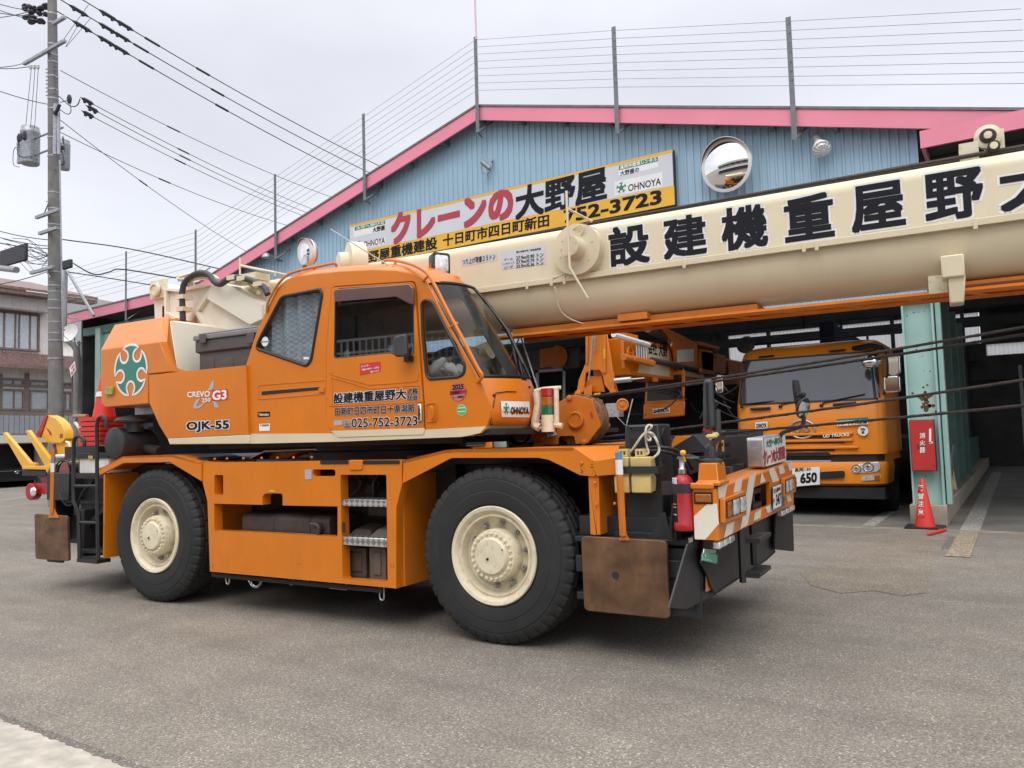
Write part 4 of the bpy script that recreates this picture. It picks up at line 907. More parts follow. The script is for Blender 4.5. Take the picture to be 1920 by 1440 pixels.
# ---- side skirt with its openings
def skirt(m):
    f = (lambda P: [cm(p) for p in P]) if m else (lambda P: P)
    d = (0, -.1, 0) if m else (0, .1, 0)
    outer = cq(V0, 381, 867.5, 753.5, 862, 754, 906.5, 743, 952, 742.8, 1103.5, 729.5, 1102, 641, 1094, 393.7, 1071.5, 389, 941, 380, 904)
    h1 = fillet(cq(V0, 401.8, 890.5, 418.5, 890.5, 418.5, 928.5, 401.8, 928), .02)
    h2 = cq(V0, 401.3, 944.3, 492.3, 946.5, 492, 931.5, 495, 926.5, 499, 925, 526.7, 925, 529, 927, 530, 931.5, 530, 947.7, 633, 949.5, 633, 1006.8, 402, 995)
    h3 = fillet(cq(V0, 586, 880, 629, 880, 629, 893, 586, 893), .03)
    h4 = fillet(cq(V0, 638, 890, 724.5, 890, 727, 1092, 642.5, 1086), .02)
    b = B(); b.plate(f(outer), [f(h) for h in (h1, h2, h3, h4)], d); return part('side_skirt', b, 'orange', cr)
sk = skirt(0); skirt(1)
b = B()
for x0, x1 in ((600, 653), (680.5, 749)): b.prism(fillet(cq(V0-.006, x0, 863.4, x1, 862.9, x1, 870, x0, 870.4), .02), (0, .005, 0))
b.prism(cq(V0-.006, 756.5, 866.5, 832, 849, 832, 844, 757, 862.5), (0, .06, 0))
part('rubber_strip', b, 'seal', sk)
b = B(); b.prism(fillet(cq(V0-.012, 654.5, 862.5, 679, 862.2, 679, 881, 655, 881.5), .02), (0, .011, 0)); part('latch', b, 'orange', sk, bevel=.004)
b = B(); b.prism(cq(V0-.004, 571.5, 880.5, 584, 880, 584, 898.5, 572, 899), (0, .003, 0)); part('data_plate', b, 'silver_blue', sk)
b = B(); b.prism(cq(V0-.004, 505, 919, 515, 919, 515, 922.5, 505, 922.3), (0, .003, 0)); part('marker', b, 'sign_yellow', sk)
b = B(); b.prism(cq(V0-.008, 641.5, 979, 646.5, 979, 647, 999, 642, 998.5), (0, .007, 0)); part('hinge', b, 'black_paint', sk)
for y0, y1 in ((936.5, 950), (1007.5, 1024)):
    b = B(); A, D = c(640.5, y0, V0+.02), c(725.5, y1, V0+.02); b.box(A.x, D.x, V0+.015, V0+.3, c(680, y1, V0+.02).z, c(680, y0, V0+.02).z); part('step', b, 'checker', cr, bevel=.006)
# things behind the skirt: tank, battery boxes, frame
b = B(); A, D = c(453, 962, V0+.14), c(617, 1008, V0+.14); P = fillet([(V0+.14, D.z-.12), (V0+.14, A.z), (V0+.75, A.z), (V0+.75, D.z-.12)], .07)
for x0, x1 in ((A.x, A.x+.43), (A.x+.435, A.x+.9), (A.x+.905, D.x)): b.rings([[(x0, p.x, p.y) for p in P], [(x1, p.x, p.y) for p in P]])
part('fuel_tank', b, 'brown_metal', cr, bevel=.012)
b = B(); A = c(591, 992, V0+.08); b.lathe([(.05, 0), (.05, .03), (.035, .04), (.035, .06)], A+Vector((0, .06, 0)), (0, -1, 0), 12); b.tube(spl([A+Vector((-.03, -.02, .05)), A+Vector((.06, -.02, .03)), A+Vector((.05, -.02, -.06))]), .018, 6); part('tank_cap', b, 'black_plastic', cr)
b = B(); zb = c(680, 1086, V0+.12).z
for x0, x1, vv in ((650, 687, V0+.18), (692, 724, V0+.10)):
    A, D = c(x0, 1030, vv), c(x1, 1078, vv); b.box(A.x, D.x, vv, vv+.4, zb, A.z+.02); b.box(A.x+.05, D.x-.05, vv-.012, vv, zb+.05, A.z-.02)
    A, D = c(x0+4, 993, vv), c(x1+8, 1008, vv); b.hexa([(A.x-.02, vv, D.z), (D.x, vv, D.z), (D.x, vv+.35, D.z), (A.x-.02, vv+.35, D.z)], [(A.x+.03, vv+.05, A.z), (D.x-.04, vv+.05, A.z), (D.x-.04, vv+.3, A.z+.05), (A.x+.03, vv+.3, A.z+.05)])
b.box(c(640, 1086, V0).x, c(728, 1086, V0).x, V0+.1, V0+.6, zb-.02, zb)
A = c(662, 990, V0+.14); b.box(A.x-.1, A.x+.35, V0+.14, V0+.5, c(660, 1007, V0+.14).z-.01, c(660, 1005, V0+.14).z)
part('battery_box', b, 'battery_brown', cr, bevel=.008)
b = B()
for k in range(9):
    u_ = c(645+k*9, 930, V0+.4).x; b.tube(spl([(u_, V0+.35, 1.3), (u_+random.uniform(-.1, .1), V0+.3+random.random()*.2, 1.2), (u_+random.uniform(-.15, .15), V0+.35, 1.05)]), .018, 6)
b.box(c(648, 930, V0).x, c(722, 930, V0).x, V0+.3, V0+.62, .93, 1.0); b.ball((c(690, 915, V0+.4).x, V0+.45, 1.17), .08, 6)
part('valve_block', b, 'brown_metal', cr)
b = B(); b.box(-8.75, -1.75, 5.95, 7.15, .50, 1.36); b.box(-6.5, -3.9, 5.8, 7.3, .42, 1.38); b.box(-8.4, -6.3, 5.62, 7.48, 1.30, 1.40); b.box(-4.3, -2.2, 5.62, 7.48, 1.38, 1.46)
for u in (-7.2866, -3.189): b.lathe([(.13, -1.15), (.15, -.7), (.24, -.25), (.24, .25), (.15, .7), (.13, 1.15)], (u, CV, .66), (0, 1, 0), 14)
part('chassis', b, 'black_paint', cr)
b = B()
for m in (0, 1):
    f = cm if m else (lambda p: Vector(p))
    for x in (424, 542, 570): A = c(x, 1080, V0+.05); b.tube(spl([f(A+Vector((0, 0, .06))), f(A+Vector((0, 0, -.05))), f(A+Vector((.025, 0, -.075))), f(A+Vector((.045, 0, -.05))), f(A+Vector((.04, 0, .06)))]), .008, 5)
    A = c(712, 1108, V0+.05); b.tube(spl([f(A+Vector((0, 0, .06))), f(A+Vector((0, 0, -.05))), f(A+Vector((.025, 0, -.075))), f(A+Vector((.045, 0, -.05))), f(A+Vector((.04, 0, .06)))]), .008, 5)
    A, D = c(619, 1101, V0+.05), c(650, 1104, V0+.05); b.tube([f(A+Z_*.05), f(A), f(D), f(D+Z_*.05)], .014, 6)
part('rope_hook', b, 'galv', cr, each=True)
b = B(); b.box(-6.43, -4.3, V0+.03, V0+.08, .315, .355); part('lower_rail', b, 'dark_inside', cr)
b = B(); A, D = c(465, 1083, V0+.05), c(492, 1086, V0+.05); n = 13
for k in range(n):
    t_ = (k+.5)/n; p = A+(D-A)*t_-Z_*.32*t_*(1-t_); tt = (D-A-Z_*.32*(1-2*t_)).normalized(); o_ = Vector((0, 1, 0)) if k % 2 else Vector((0, 1, 0)).cross(tt)
    b.tube([p+tt*.021*cos(a)+o_*.011*sin(a) for a in [2*pi*j/10 for j in range(10)]], .0035, 4, closed=True)
part('chain', b, 'steel', cr)
# ---- fenders
def fender(lip, topv, mat_='orange'):
    for m in (0, 1):
        P = [Vector(p) for p in lip]; d = (0, .03, 0)
        if m: P = [cm(p) for p in P]; d = (0, -.03, 0)
        b = B(); b.plate(P, [], d)
        tops = [Vector(p) for p in topv]
        row0 = tops; row1 = [p+Vector((0, .72, 0)) for p in tops]
        if m: row0 = [cm(p) for p in row0]; row1 = [cm(p) for p in row1]
        for i in range(len(row0)-1):
            z = Vector((0, 0, .025)); b.hexa([row0[i]-z, row0[i+1]-z, row1[i+1]-z, row1[i]-z], [row0[i], row0[i+1], row1[i+1], row1[i]])
        part('fender', b, mat_, cr, bevel=.008)
LV = 5.205
fender(cq(LV, 186, 878.5, 230, 855.6, 323.7, 854, 377, 868, 377.5, 903, 318.5, 867, 231, 868.7, 185.8, 892), cq(LV, 186, 878.5, 230, 855.6, 323.7, 854, 377, 868))
fl_ = cq(LV, 756.7, 863, 838, 843.5, 1075, 839, 1114, 865, 1155, 858.5, 1158, 889, 1112, 893, 1088, 891, 1060, 877, 1029, 862, 1009, 858, 846, 858.5, 755, 906)
fender(fl_, cq(LV, 756.7, 863, 838, 843.5, 1075, 839))
b = B()
for m in (0, 1):
    f = cm if m else (lambda p: p)
    z = Vector((0, .02, -.02)); A, Bq, D, E_ = c(1075, 839, LV), c(1114, 865, LV), c(1155, 858.5, LV), c(1161, 833, LV+.3)
    E_.z = A.z; A2 = Vector((A.x, LV+.33, A.z))
    b.hexa([f(A), f(Bq), f(D), f(E_)], [f(p+z) for p in (A, Bq, D, E_)]); E2 = E_+Vector((0, .42, 0)); A3 = A+Vector((0, .72, 0)); b.hexa([f(A), f(E_), f(E2), f(A3)], [f(p-Z_*.03) for p in (A, E_, E2, A3)])
part('fender_nose', b, 'orange', cr, each=True)
b = B()
for m in (0, 1):
    f = cm if m else (lambda p: Vector(p))
    def slab(u0, u1, v0, v1, w0, w1):
        A, D = f((u0, v0, w0)), f((u1, v1, w1)); b.box(A.x, D.x, min(A.y, D.y), max(A.y, D.y), w0, w1)
    A, D = c(194, 892, V0), c(194, 1047, V0); slab(A.x-.0, A.x+.02, V0, V0+.62, D.z, A.z+.02)
    A, D = c(1110, 892, V0), c(1121, 1003, V0); slab(A.x+.02, A.x+.05, V0, V0+.62, D.z, A.z+.02); slab(A.x-.03, A.x+.02, V0, V0+.03, D.z, A.z+.0)
    A, D = c(743, 952, V0), c(743, 1103.5, V0); slab(A.x-.02, A.x, V0+.1, V0+.62, D.z, A.z+.27)
    A = c(381, 868, V0); slab(A.x+.01, A.x+.03, V0+.1, V0+.62, .45, A.z-.02)
part('wheel_arch', b, 'orange', cr, bevel=.004, each=True)
b = B(); b.box(-6.56, -4.07, V0+.1, 2*CV-V0-.1, 1.375, 1.395); part('deck', b, 'orange', cr)
b = B(); P = cq(LV-.0, 350, 862.5, 372, 866.5); b.hexa([(P[0].x, LV+.12, P[0].z+.012), (P[1].x, LV+.12, P[1].z+.012), (P[1].x, LV+.6, P[1].z+.012), (P[0].x, LV+.6, P[0].z+.012)], [(P[0].x, LV+.12, P[0].z+.02), (P[1].x, LV+.12, P[1].z+.02), (P[1].x, LV+.6, P[1].z+.02), (P[0].x, LV+.6, P[0].z+.02)]); part('deck_mat', b, 'seal', cr)
# ---- counterweight
SV = 5.30
lowv = cq(SV, 188.7, 656, 190, 756, 197.5, 764, 277.5, 757, 278, 701, 322, 697, 299.5, 641)
ca_, cb_, cc_ = c(215, 609, SV+.34), c(303, 594.5, SV+.34), c(317, 596, SV+.40)
zt = (ca_.z+cb_.z)/2; ca_.z = cb_.z = cc_.z = zt
O2, O1, O0 = c(335, 697, SV+.10), c(314, 642, SV+.10), c(317, 596, SV+.40); O0.z = zt
b = B()
near = lowv
def at_v(p, v): return Vector((p.x, v, p.z))
mid = [ca_]+[at_v(lowv[i], SV+.34) for i in (1, 2, 3, 4)]+[Vector((O2.x, SV+.34, lowv[5].z)), Vector((O0.x-.02, SV+.34, zt))]
b.rings([near, mid, [cm(p) for p in mid], [cm(p) for p in near]])
o = part('counterweight', b, 'orange', cr, bevel=.010, seg=2)
b = B()
for P in ([near[6], near[5], O2, O1], [near[6], O1, O0, cb_]): P = [p+Vector((.003, -.003, .003)) for p in P]; b.hexa(P, [p+Vector((-.03, .04, -.02)) for p in P])
part('corner_panel', b, 'orange', o, bevel=.004)
b = B(fixn=False); ce = c(245.3, 694, SV-.002); R_ = (c(245.3, 647.5, SV)-c(245.3, 740, SV)).length/2
U_ = Vector((1, 0, 0)); nv = Vector((0, -1, 0))
pts = emblem(b, ce, R_*.985, U_, Z_, .003, nv); b.m = 1
n = len(pts); cen = ce
for i in range(n):                                    # white line round the outline
    p, pn, pp = pts[i], pts[(i+1) % n], pts[i-1]
    def off(k):
        t = (pts[(k+1) % n]-pts[k-1]).normalized(); return pts[k]+Vector((t.z, 0, -t.x))*.026-nv*.001
    a_, b_ = off(i), off((i+1) % n); z = nv*.0005
    b.face([p+z, pn+z, b_+z, a_+z])
part('emblem', b, ['emblem_green', 'white_paint'], o, smooth=0)
b = B(); A = c(206, 733, SV-.01); b.box(A.x-.07, A.x+.07, SV-.03, SV-.002, A.z-.045, A.z+.045); part('marker_lamp', b, 'lamp_lime', o, bevel=.008)
b = B(); b.tube([c(306, 601, SV+.5), c(306, 574, SV+.5)], .012, 6); part('aerial', b, 'seal', o)
# ---- upper body side and cream skirt band
def band(name, px, m_, v=SV, t=.05, bev=.006):
    for m in (0, 1):
        P = cq(v, *px); d = (0, t, 0)
        if m: P = [cm(p) for p in P]; d = (0, -t, 0)
        b = B(); b.plate(P, [], d); o = part(name, b, m_, cr, bevel=bev)
        if not m: keep = o
    return keep
ub = band('body_panel', (279.5, 703, 335, 697.3, 461, 685, 466, 814.5, 313.5, 821.5, 299, 798, 280, 755), 'orange')
band('body_trim', (313.6, 822, 466, 815, 467.3, 832, 318, 833.2), 'cream')
b = B(); P = cq(SV+.05, 318, 834, 867, 818); b.box(P[0].x, P[1].x+.4, SV+.05, 2*CV-SV-.05, P[0].z+.005, P[0].z+.05); b.box(P[0].x+.02, -5.3, SV+.06, 2*CV-SV-.06, P[0].z+.06, c(400, 692, SV).z-.35); part('upper_frame', b, 'dark_inside', cr)
b = B(); b.lathe([(.85, 1.40), (.85, 1.50), (.78, 1.51), (.78, 1.62)], (-5.2, CV, 0), (0, 0, 1), 40); b.box(-6.9, -3.7, 5.62, 7.5, 1.56, 1.62); part('turntable', b, 'black_paint', cr)
b = B(fixn=False); T5 = lambda s, px, off=.02, v=SV-.002, lift=.0015: b.text(s, *cq(v, *px), off=off, lift=lift)
b.m = 1; T5('OJK-55', (351, 810.5, 429, 808, 351, 791.5), .085); b.m = 0; T5('OJK-55', (351, 810.5, 429, 808, 351, 791.5), .035, lift=.0035)
b.m = 1; T5('CREVO', (352, 745, 394, 743.5, 352, 735), .025, lift=.004); T5('250', (379.5, 754, 395, 753, 379.5, 747), .02, lift=.004)
b.m = 2; b.face(fillet(cq(SV-.004, 396.5, 752, 427, 749.5, 427, 729.5, 397, 731.5), .02)); b.m = 1
T5('G3', (399, 750, 424.5, 748, 399, 733.5), .03, v=SV-.005)
b.m = 3
e_ = [c(383+13.5*cos(a)*cos(.9)-24*0, 748+0*sin(a), SV) for a in (0, 1)]
def swoosh(px):
    P = spl([c(x, y, SV-.0035) for x, y in px], 5, closed=True)
    for t in tessellate_polygon([P]): b.face([P[i] for i in t])
swoosh(((400, 713.5), (401, 719), (399, 729), (390.5, 732), (394, 722))); swoosh(((363, 765), (366, 753), (375, 746.5), (371, 755), (369, 762), (378, 758), (386, 751), (382, 758), (372, 765.5))); swoosh(((398, 752.5), (405, 754), (410, 762), (408, 764), (401, 763), (402, 759)))
part('lettering', b, ['ink', 'white_paint', 'sign_bright_red', 'silver_blue'], ub, smooth=0)
# ---- cream turret cover, tool box, air cleaner
P = [c(316, 598.5, 5.385), c(420, 614, 6.05), c(424, 692, 6.05), c(333, 712, 5.385)]; zt = P[0].z
b = B(); b.hexa(P, [p+Vector((-.02, .5, .0)) for p in P])
part('turret_cover', b, 'cream_light', cr, bevel=.02)
tb = thing('tool_chest', 'charcoal plastic tool chest with grey lid behind the crane cab', 'tool chest', C, c(430, 660, 5.45))
TV = 5.42; b = B(); A, D = c(366, 640, TV), c(372, 694, TV); u1 = c(492, 640, TV).x
b.rings([[(x, y, z) for x, y in ((A.x+i, TV+i), (u1-i, TV+i), (u1-i, TV+.58-i), (A.x+i, TV+.58-i))] for i, z in ((.03, D.z-.05), (.03, c(366, 664, TV).z), (0, c(366, 661, TV).z), (0, A.z))])
for x0, x1 in ((382, 400), (417, 436), (455, 473)): P = cq(TV+.022, x0, 672, x1, 669, x1+1, 700, x0, 703); b.hexa(P, [p+Vector((0, .012, 0)) for p in P])
part('body', b, 'toolbox', tb, bevel=.012)
b = B(); zl = c(366, 630, TV).z; b.box(A.x-.015, u1, TV-.02, TV+.6, A.z+.003, zl); b.box(A.x+.03, u1-.03, TV+.01, TV+.57, zl, zl+.025)
part('lid', b, 'toolbox_lid', tb, bevel=.012)
for x in (381, 471): 
    b = B(); A2 = c(x, 633, TV-.02); b.box(A2.x-.05, A2.x+.05, TV-.035, TV-.021, A2.z-.06, A2.z+.04); part('clasp', b, 'toolbox', tb, bevel=.006)
b = B(); A = c(212, 831, 5.32); b.lathe([(.155, 0), (.172, .01), (.178, .03), (.167, .035), (.172, .06), (.176, .32), (.167, .325), (.172, .4), (.14, .47), (.05, .5)], A, (0, 1, 0), 32); b.lathe([(.05, 0), (.06, .3)], A+Vector((.1, .3, -.05)), (1, 0, -.2), 10); part('air_cleaner', b, 'black_plastic', cr)
b = B(); A = c(252, 793, 5.5); b.lathe([(.10, -.10), (.10, .0), (.20, .01), (.21, .03), (.17, .06), (.06, .085), (.001, .088)], A, (0, 0, 1), 28); b.box(A.x+.05, A.x+.35, A.y-.02, A.y+.02, A.z-.05, A.z-.01); part('intake_cap', b, 'black_plastic', cr)
b = B(); A, D = c(253, 767, 5.7), c(300, 775, 5.7); b.box(A.x, D.x, 5.7, 6.4, D.z, A.z+.02); part('bracket', b, 'galv', cr)
# ---- cab
KV, KF = 5.33, 6.02                                    # near and far side planes
side = cq(KV, 467, 832, 461.5, 683, 481, 622, 507, 565, 519, 541, 534, 527, 556, 518, 590, 513, 640, 508.5, 700, 505.5, 748, 507.5, 776, 513, 790, 520, 802, 532, 843, 611, 896, 707, 913, 745, 921, 770, 913, 800, 900, 812, 866, 819, 640, 828)
door_o = fillet(cq(KV, 622.5, 537, 775, 527, 780, 535, 796.6, 770, 797, 809, 793, 815.5, 633, 820, 612, 795, 612, 651), .05)
rw_o = fillet(cq(KV, 528, 556, 601, 541.5, 605, 552, 584, 677, 575, 687, 480, 654, 485, 638), .05)
qw_o = fillet(cq(KV, 790, 569, 797, 561.5, 811, 565, 872.5, 684, 871, 701, 860, 707.5, 805, 712, 799, 702, 792, 627), .03)
b = B(); b.plate(side, [door_o, rw_o, qw_o], (0, .05, 0)); shell = part('cab', b, 'orange', cr, bevel=.01)
far = [Vector((p.x+(.045 if i > 13 else 0), KF, p.z)) for i, p in enumerate(side)]
inner = fillet([Vector((x, KF, z)) for x, z in ((-5.5, 2.08), (-5.25, 2.90), (-3.92, 2.90), (-3.40, 2.08))], .06)
b = B(); b.plate(far, [inner], (0, -.02, 0)); cw_ = part('cab_wall', b, 'orange', shell); b = B(); b.plate([Vector((p.x-.01, KF-.021, p.z)) for p in far], [[Vector((p.x, KF-.021, p.z)) for p in inner]], (0, -.02, 0)); part('cab_lining', b, 'interior_grey', shell); b = B(fixn=False); b.sheet([[Vector((p.x+.05, v, p.z-.02 if 5 < i else p.z)) for i, p in enumerate(side[1:11])] for v in (KV+.06, KF-.06)]); part('headlining', b, 'interior_grey', shell)
b = B(fixn=False)                                       # roof and back: rounded shoulders then across
idx = list(range(1, 14)); rows = []
ctr = Vector((-4.6, 0, 2.2))
for v, k in ((KV+.002, 0), (KV+.03, .035), (KV+.09, .065), (KV+.2, .085), ((KV+KF)/2, .10), (KF-.2, .085), (KF-.08, .06), (KF-.02, .03), (KF, 0)):
    r = []
    for i in idx:
        p = side[i]; n_ = (side[min(i+1, 13)]-side[i-1]); n_ = Vector((-n_.z, 0, n_.x)).normalized()
        if n_.dot(p-Vector((-4.6, p.y, 2.2))) < 0: n_ = -n_
        kk = k*(.25 if i < 4 else .6 if i < 6 else 1)*(.6 if i == 13 else 1)
        r.append(Vector((p.x, v, p.z))+n_*kk)
    rows.append(r)
b.sheet(rows); part('cab_roof', b, 'orange', shell, smooth=60)
nearc = [c(x, y, KV+.02) for x, y in ((801, 530), (822, 571), (844, 612), (870, 659), (896.5, 708))]
farc = [c(x, y, KF) for x, y in ((889, 541), (921, 577), (946, 614), (969, 655), (994, 710))]
def bulged(nc, fc, amt, n=10, up=.25):
    rows = []
    for A, D in zip(nc, fc):
        rows.append([A+(D-A)*t+Vector((1, 0, up))*amt*4*t*(1-t) for t in [i/n for i in range(n+1)]])
    return rows
ws = bulged(nearc, farc, .045)
b = B(fixn=False); b.sheet(ws); part('windscreen', b, 'screen_glass', shell, smooth=70)
b = B(); loop = ws[0]+[r[-1] for r in ws[1:]]+ws[-1][::-1][1:]+[r[0] for r in ws[::-1][1:-1]]
b.tube(loop, .016, 6, closed=True); part('screen_seal', b, 'seal', shell)
nn_ = [c(x, y, KV) for x, y in ((897, 709), (906, 727), (915, 749), (921, 772), (913, 800), (900, 812), (868, 819))]
ff_ = [c(x, y, KF) for x, y in ((995, 712), (1001, 728), (1006, 750), (1007, 775), (999, 799), (985, 809), (960, 812))]
b = B(fixn=False); rows = bulged(nn_, ff_, .07, 10, 0); b.sheet(rows[:5]); b.m = 1; b.sheet(rows[4:])
part('nose', b, ['orange', 'cream'], shell, smooth=70)
b = B(fixn=False); b.sheet([[p+Vector((.0, 0, -.0)) for p in ws[0]], [Vector((p.x-.12, p.y, p.z+.055)) for p in ws[0]]]); part('header', b, 'orange', shell, smooth=70)
b = B(); P = cq(KV-.004, 467, 813.5, 640, 812.5, 800, 805.5, 845, 803, 912, 799.5, 900, 812, 866, 819, 640, 828, 467.3, 832); b.plate(P, [], (0, .005, 0)); part('cab_trim', b, 'cream', shell)
# door
def shrink(P, d):
    cx = sum((p for p in P), Vector())/len(P); out = []; n = len(P)
    for i in range(n):
        t = (P[(i+1) % n]-P[i-1]).normalized(); nn = Vector((t.z, 0, -t.x))
        if nn.dot(P[i]-cx) > 0: nn = -nn
        out.append(P[i]+nn*d)
    return out
dw = fillet(cq(KV-.008, 626.5, 672, 628, 549, 634, 541, 768, 533, 775, 541, 776.3, 664.5, 743, 666.5, 732, 661.5), .03)
b = B(); b.plate([Vector((p.x, KV-.008, p.z)) for p in shrink(door_o, .009)], [dw], (0, .045, 0)); door = part('door', b, 'orange', shell, bevel=.005)
b = B(); b.prism(cq(KV-.011, 635, 819.5, 793, 814.5, 796, 808, 796, 802.5, 620, 808), (0, .004, 0)); part('door_trim', b, 'cream', door)
b = B()                                                # pressed lines in the door skin
for px in (((623, 698), (625, 703), (690, 720), (697, 721), (775, 715), (783, 708), (786, 700)), ((623, 715), (626, 709), (688, 727), (697, 729), (778, 723), (785, 727), (785, 749), (779, 754), (630, 761), (624, 755), (623, 715))):
    b.tube(spl([c(x, y, KV-.010) for x, y in px], 5), .0045, 5)
part('door_crease', b, 'orange', door)
def pane(loop, v, name, m_, par, seal=.014):
    P = [Vector((p.x, v, p.z)) for p in loop]
    b = B(); b.plate(P, [], (0, .006, 0)); g = part(name, b, m_, par)
    b = B(); b.tube([Vector((p.x, v-.004, p.z)) for p in loop], seal, 6, closed=True); part('seal', b, 'seal', par)
    return g
pane(dw, KV+.004, 'door_window', 'door_glass', door, .010)
pane(shrink(rw_o, .004), KV+.006, 'rear_window', 'window_glass', shell, .017); pane(shrink(qw_o, .004), KV+.006, 'quarter_window', 'window_glass', shell, .015)
b = B(); P = cq(KV-.05, 625, 548, 629, 542, 767, 532, 774, 540, 775, 571, 768, 570, 741, 556, 627, 566); b.plate(P, [], (0, .03, 0)); part('rain_visor', b, 'visor', door, bevel=.008)
b = B(); b.box(*[f for f in (c(786, 775, KV).x, c(793, 775, KV).x)], KV-.03, KV-.01, c(790, 790, KV).z, c(790, 757, KV).z); part('door_handle', b, 'chrome', door, bevel=.012)
b = B(); P = fillet(cq(KV-.004, 799, 757, 819, 755, 819.5, 789, 799.5, 792), .03); b.tube(P, .006, 5, closed=True); b.tube(spl([c(808, 763, KV-.02), c(811, 766, KV-.03), c(811.5, 782, KV-.03), c(809, 786, KV-.02)]), .010, 6); part('grab_recess', b, 'orange', shell)
b = B(); b.prism(cq(KV-.003, 490.5, 741, 599, 731, 599, 725.5, 490.5, 734), (0, .002, 0)); part('vent_slot', b, 'seal', shell)
b = B(); b.tube(spl([c(x, y, KV-.001) for x, y in ((609, 713), (500, 721), (486, 724), (485, 735), (486, 746), (495, 748), (609, 738))], 5), .005, 5); part('slide_rail', b, 'orange', shell)
b = B(); b.box(c(599, 731, KV).x, c(609, 731, KV).x, KV-.014, KV, c(605, 735, KV).z, c(605, 727, KV).z); part('latch', b, 'orange', shell)
# lettering on door and cab
b = B(fixn=False); DV = KV-.011
def two(s, px, o1, o2):
    b.m = 1; b.text(s, *cq(DV, *px), off=o2, lift=.001); ex = .02
    b.m = 0; b.text(s, *cq(DV, *px), off=o1, lift=.0034)
two('設建機重屋野大', (626, 757, 762, 748, 626, 738), .028, .075)
two('式株', (763.5, 741, 784, 739.5, 763.5, 728.5), .02, .055); two('社会', (763.5, 750.5, 784, 749, 763.5, 741.5), .02, .055)
two('田新町日四市町日十県潟新', (629, 779.5, 778, 772.5, 629, 764.5), .015, .045)
two('025-752-3723', (660, 801.5, 783, 797.5, 660, 785), .012, .045); two('☎', (643.5, 802, 658.5, 801.5, 643.5, 787), .0, .03)
b.m = 2; b.face(cq(DV, 675, 703.5, 713.5, 696, 713.5, 678, 674.5, 682))
b.m = 1
for s, px in (('アウトリガー', (677, 690, 693, 687, 677, 685.5)), ('「荷重の地切り、水平30', (678, 695.5, 711, 690.5, 678, 692)), ('長いか？', (695, 699.5, 711, 696.5, 695, 696))): b.text(s, *cq(DV, *px), off=.02, lift=.002)
b.m = 3; b.face(fillet(cq(DV, 626, 798, 642, 797, 642, 787.5, 626, 788.5), .01))
part('lettering', b, ['ink', 'white_paint', 'sign_bright_red', 'silver_blue'], door, smooth=0)
b = B(fixn=False); KL = KV-.003
def disc(x, y, rpx, m_, lift=0, v=KL, fy=1.0):
    b.m = m_; o_ = c(x, y, v); r = (c(x, y-rpx, v)-o_).length; b.face([o_+Vector((r*cos(a), -lift, r*sin(a)*fy)) for a in [2*pi*k/28 for k in range(28)]])
disc(859, 735, 17.5, 2); disc(859, 735, 16.5, 4, .001)
b.m = 2; b.face(cq(KL-.002, 843.5, 741.5, 875, 737.5, 875, 729.5, 843.5, 733)); b.m = 0; b.text('2025', *cq(KL, 848.5, 731, 869, 729, 848.5, 722), off=.04, lift=.002)
b.m = 0; b.text('安全整備移動式クレーン', *cq(KL, 845, 740.5, 873.5, 737, 845, 734), off=.02, lift=.003); b.text('クレーン整備協会', *cq(KL, 848, 748, 870, 745.5, 848, 743.5), off=.015, lift=.003)
disc(865.5, 769, 10.5, 1); disc(865.5, 769, 9.8, 5, .001); b.m = 1; b.face(cq(KL-.0025, 859, 773, 872, 772, 872, 770.5, 859, 771.5)); b.face(cq(KL-.0025, 859, 766, 872, 765, 872, 763.5, 859, 764.5))
b.m = 0; b.face(cq(KL, 483, 782, 506, 781, 506, 771.5, 483, 772.5)); b.m = 1; b.text('Telematics', *cq(KL, 485, 779.5, 504, 779, 485, 775), off=.02, lift=.002)
b.m = 1; b.face(cq(KL, 486, 808.5, 506, 807.5, 506, 794, 486, 795)); b.m = 0; b.text('T TADANO', *cq(KL, 488, 799.5, 504, 798.8, 488, 796), off=.03, lift=.002)
part('lettering', b, ['ink', 'white_paint', 'sign_bright_red', 'silver_blue', 'sticker_pink', 'sticker_green'], shell, smooth=0)
b = B(fixn=False); b.m = 0; disc(497, 640.5, 9, 0, 0, KV+.001); disc(497, 640.5, 9, 1, .0006, KV+.001); b.m = 0; b.face(cq(KV, 488.5, 642.5, 505.5, 641.5, 505.5, 639, 488.5, 640)); b.m = 1; b.face(cq(KV, 569, 674, 579, 673.5, 579, 669, 569, 669.5))
part('sticker', b, ['sticker_blue', 'white_paint'], shell, smooth=0)
# badge on the nose: follows the nose face
def nose_pt(x, y):
    best = None
    for i in range(60):
        v = KV+.02+i*.011; p = c(x, y, v); t = (v-KV)/(KF-KV)
        zs = [r[0].z+(r[-1].z-r[0].z)*t for r in rows[:5]]
        for k in range(4):
            if zs[k] >= p.z >= zs[k+1]:
                f_ = (zs[k]-p.z)/(zs[k]-zs[k+1]); ua = rows[k][0].x+(rows[k][-1].x-rows[k][0].x)*t; ub_ = rows[k+1][0].x+(rows[k+1][-1].x-rows[k+1][0].x)*t
                us = ua+(ub_-ua)*f_+.07*4*t*(1-t)
                if best is None or abs(us-p.x) < best[0]: best = (abs(us-p.x), p, Vector((us, p.y, p.z)))
    return best[2]+Vector((.006, -.004, 0)) if best else c(x, y, KV)
b = B(fixn=False); g_ = [[nose_pt(939+(992-939)*i/8, y0+(y1-y0)*i/8) for i in range(9)] for y0, y1 in ((782, 782.5), (767, 767), (752, 753))]
b.sheet(g_); b.m = 1
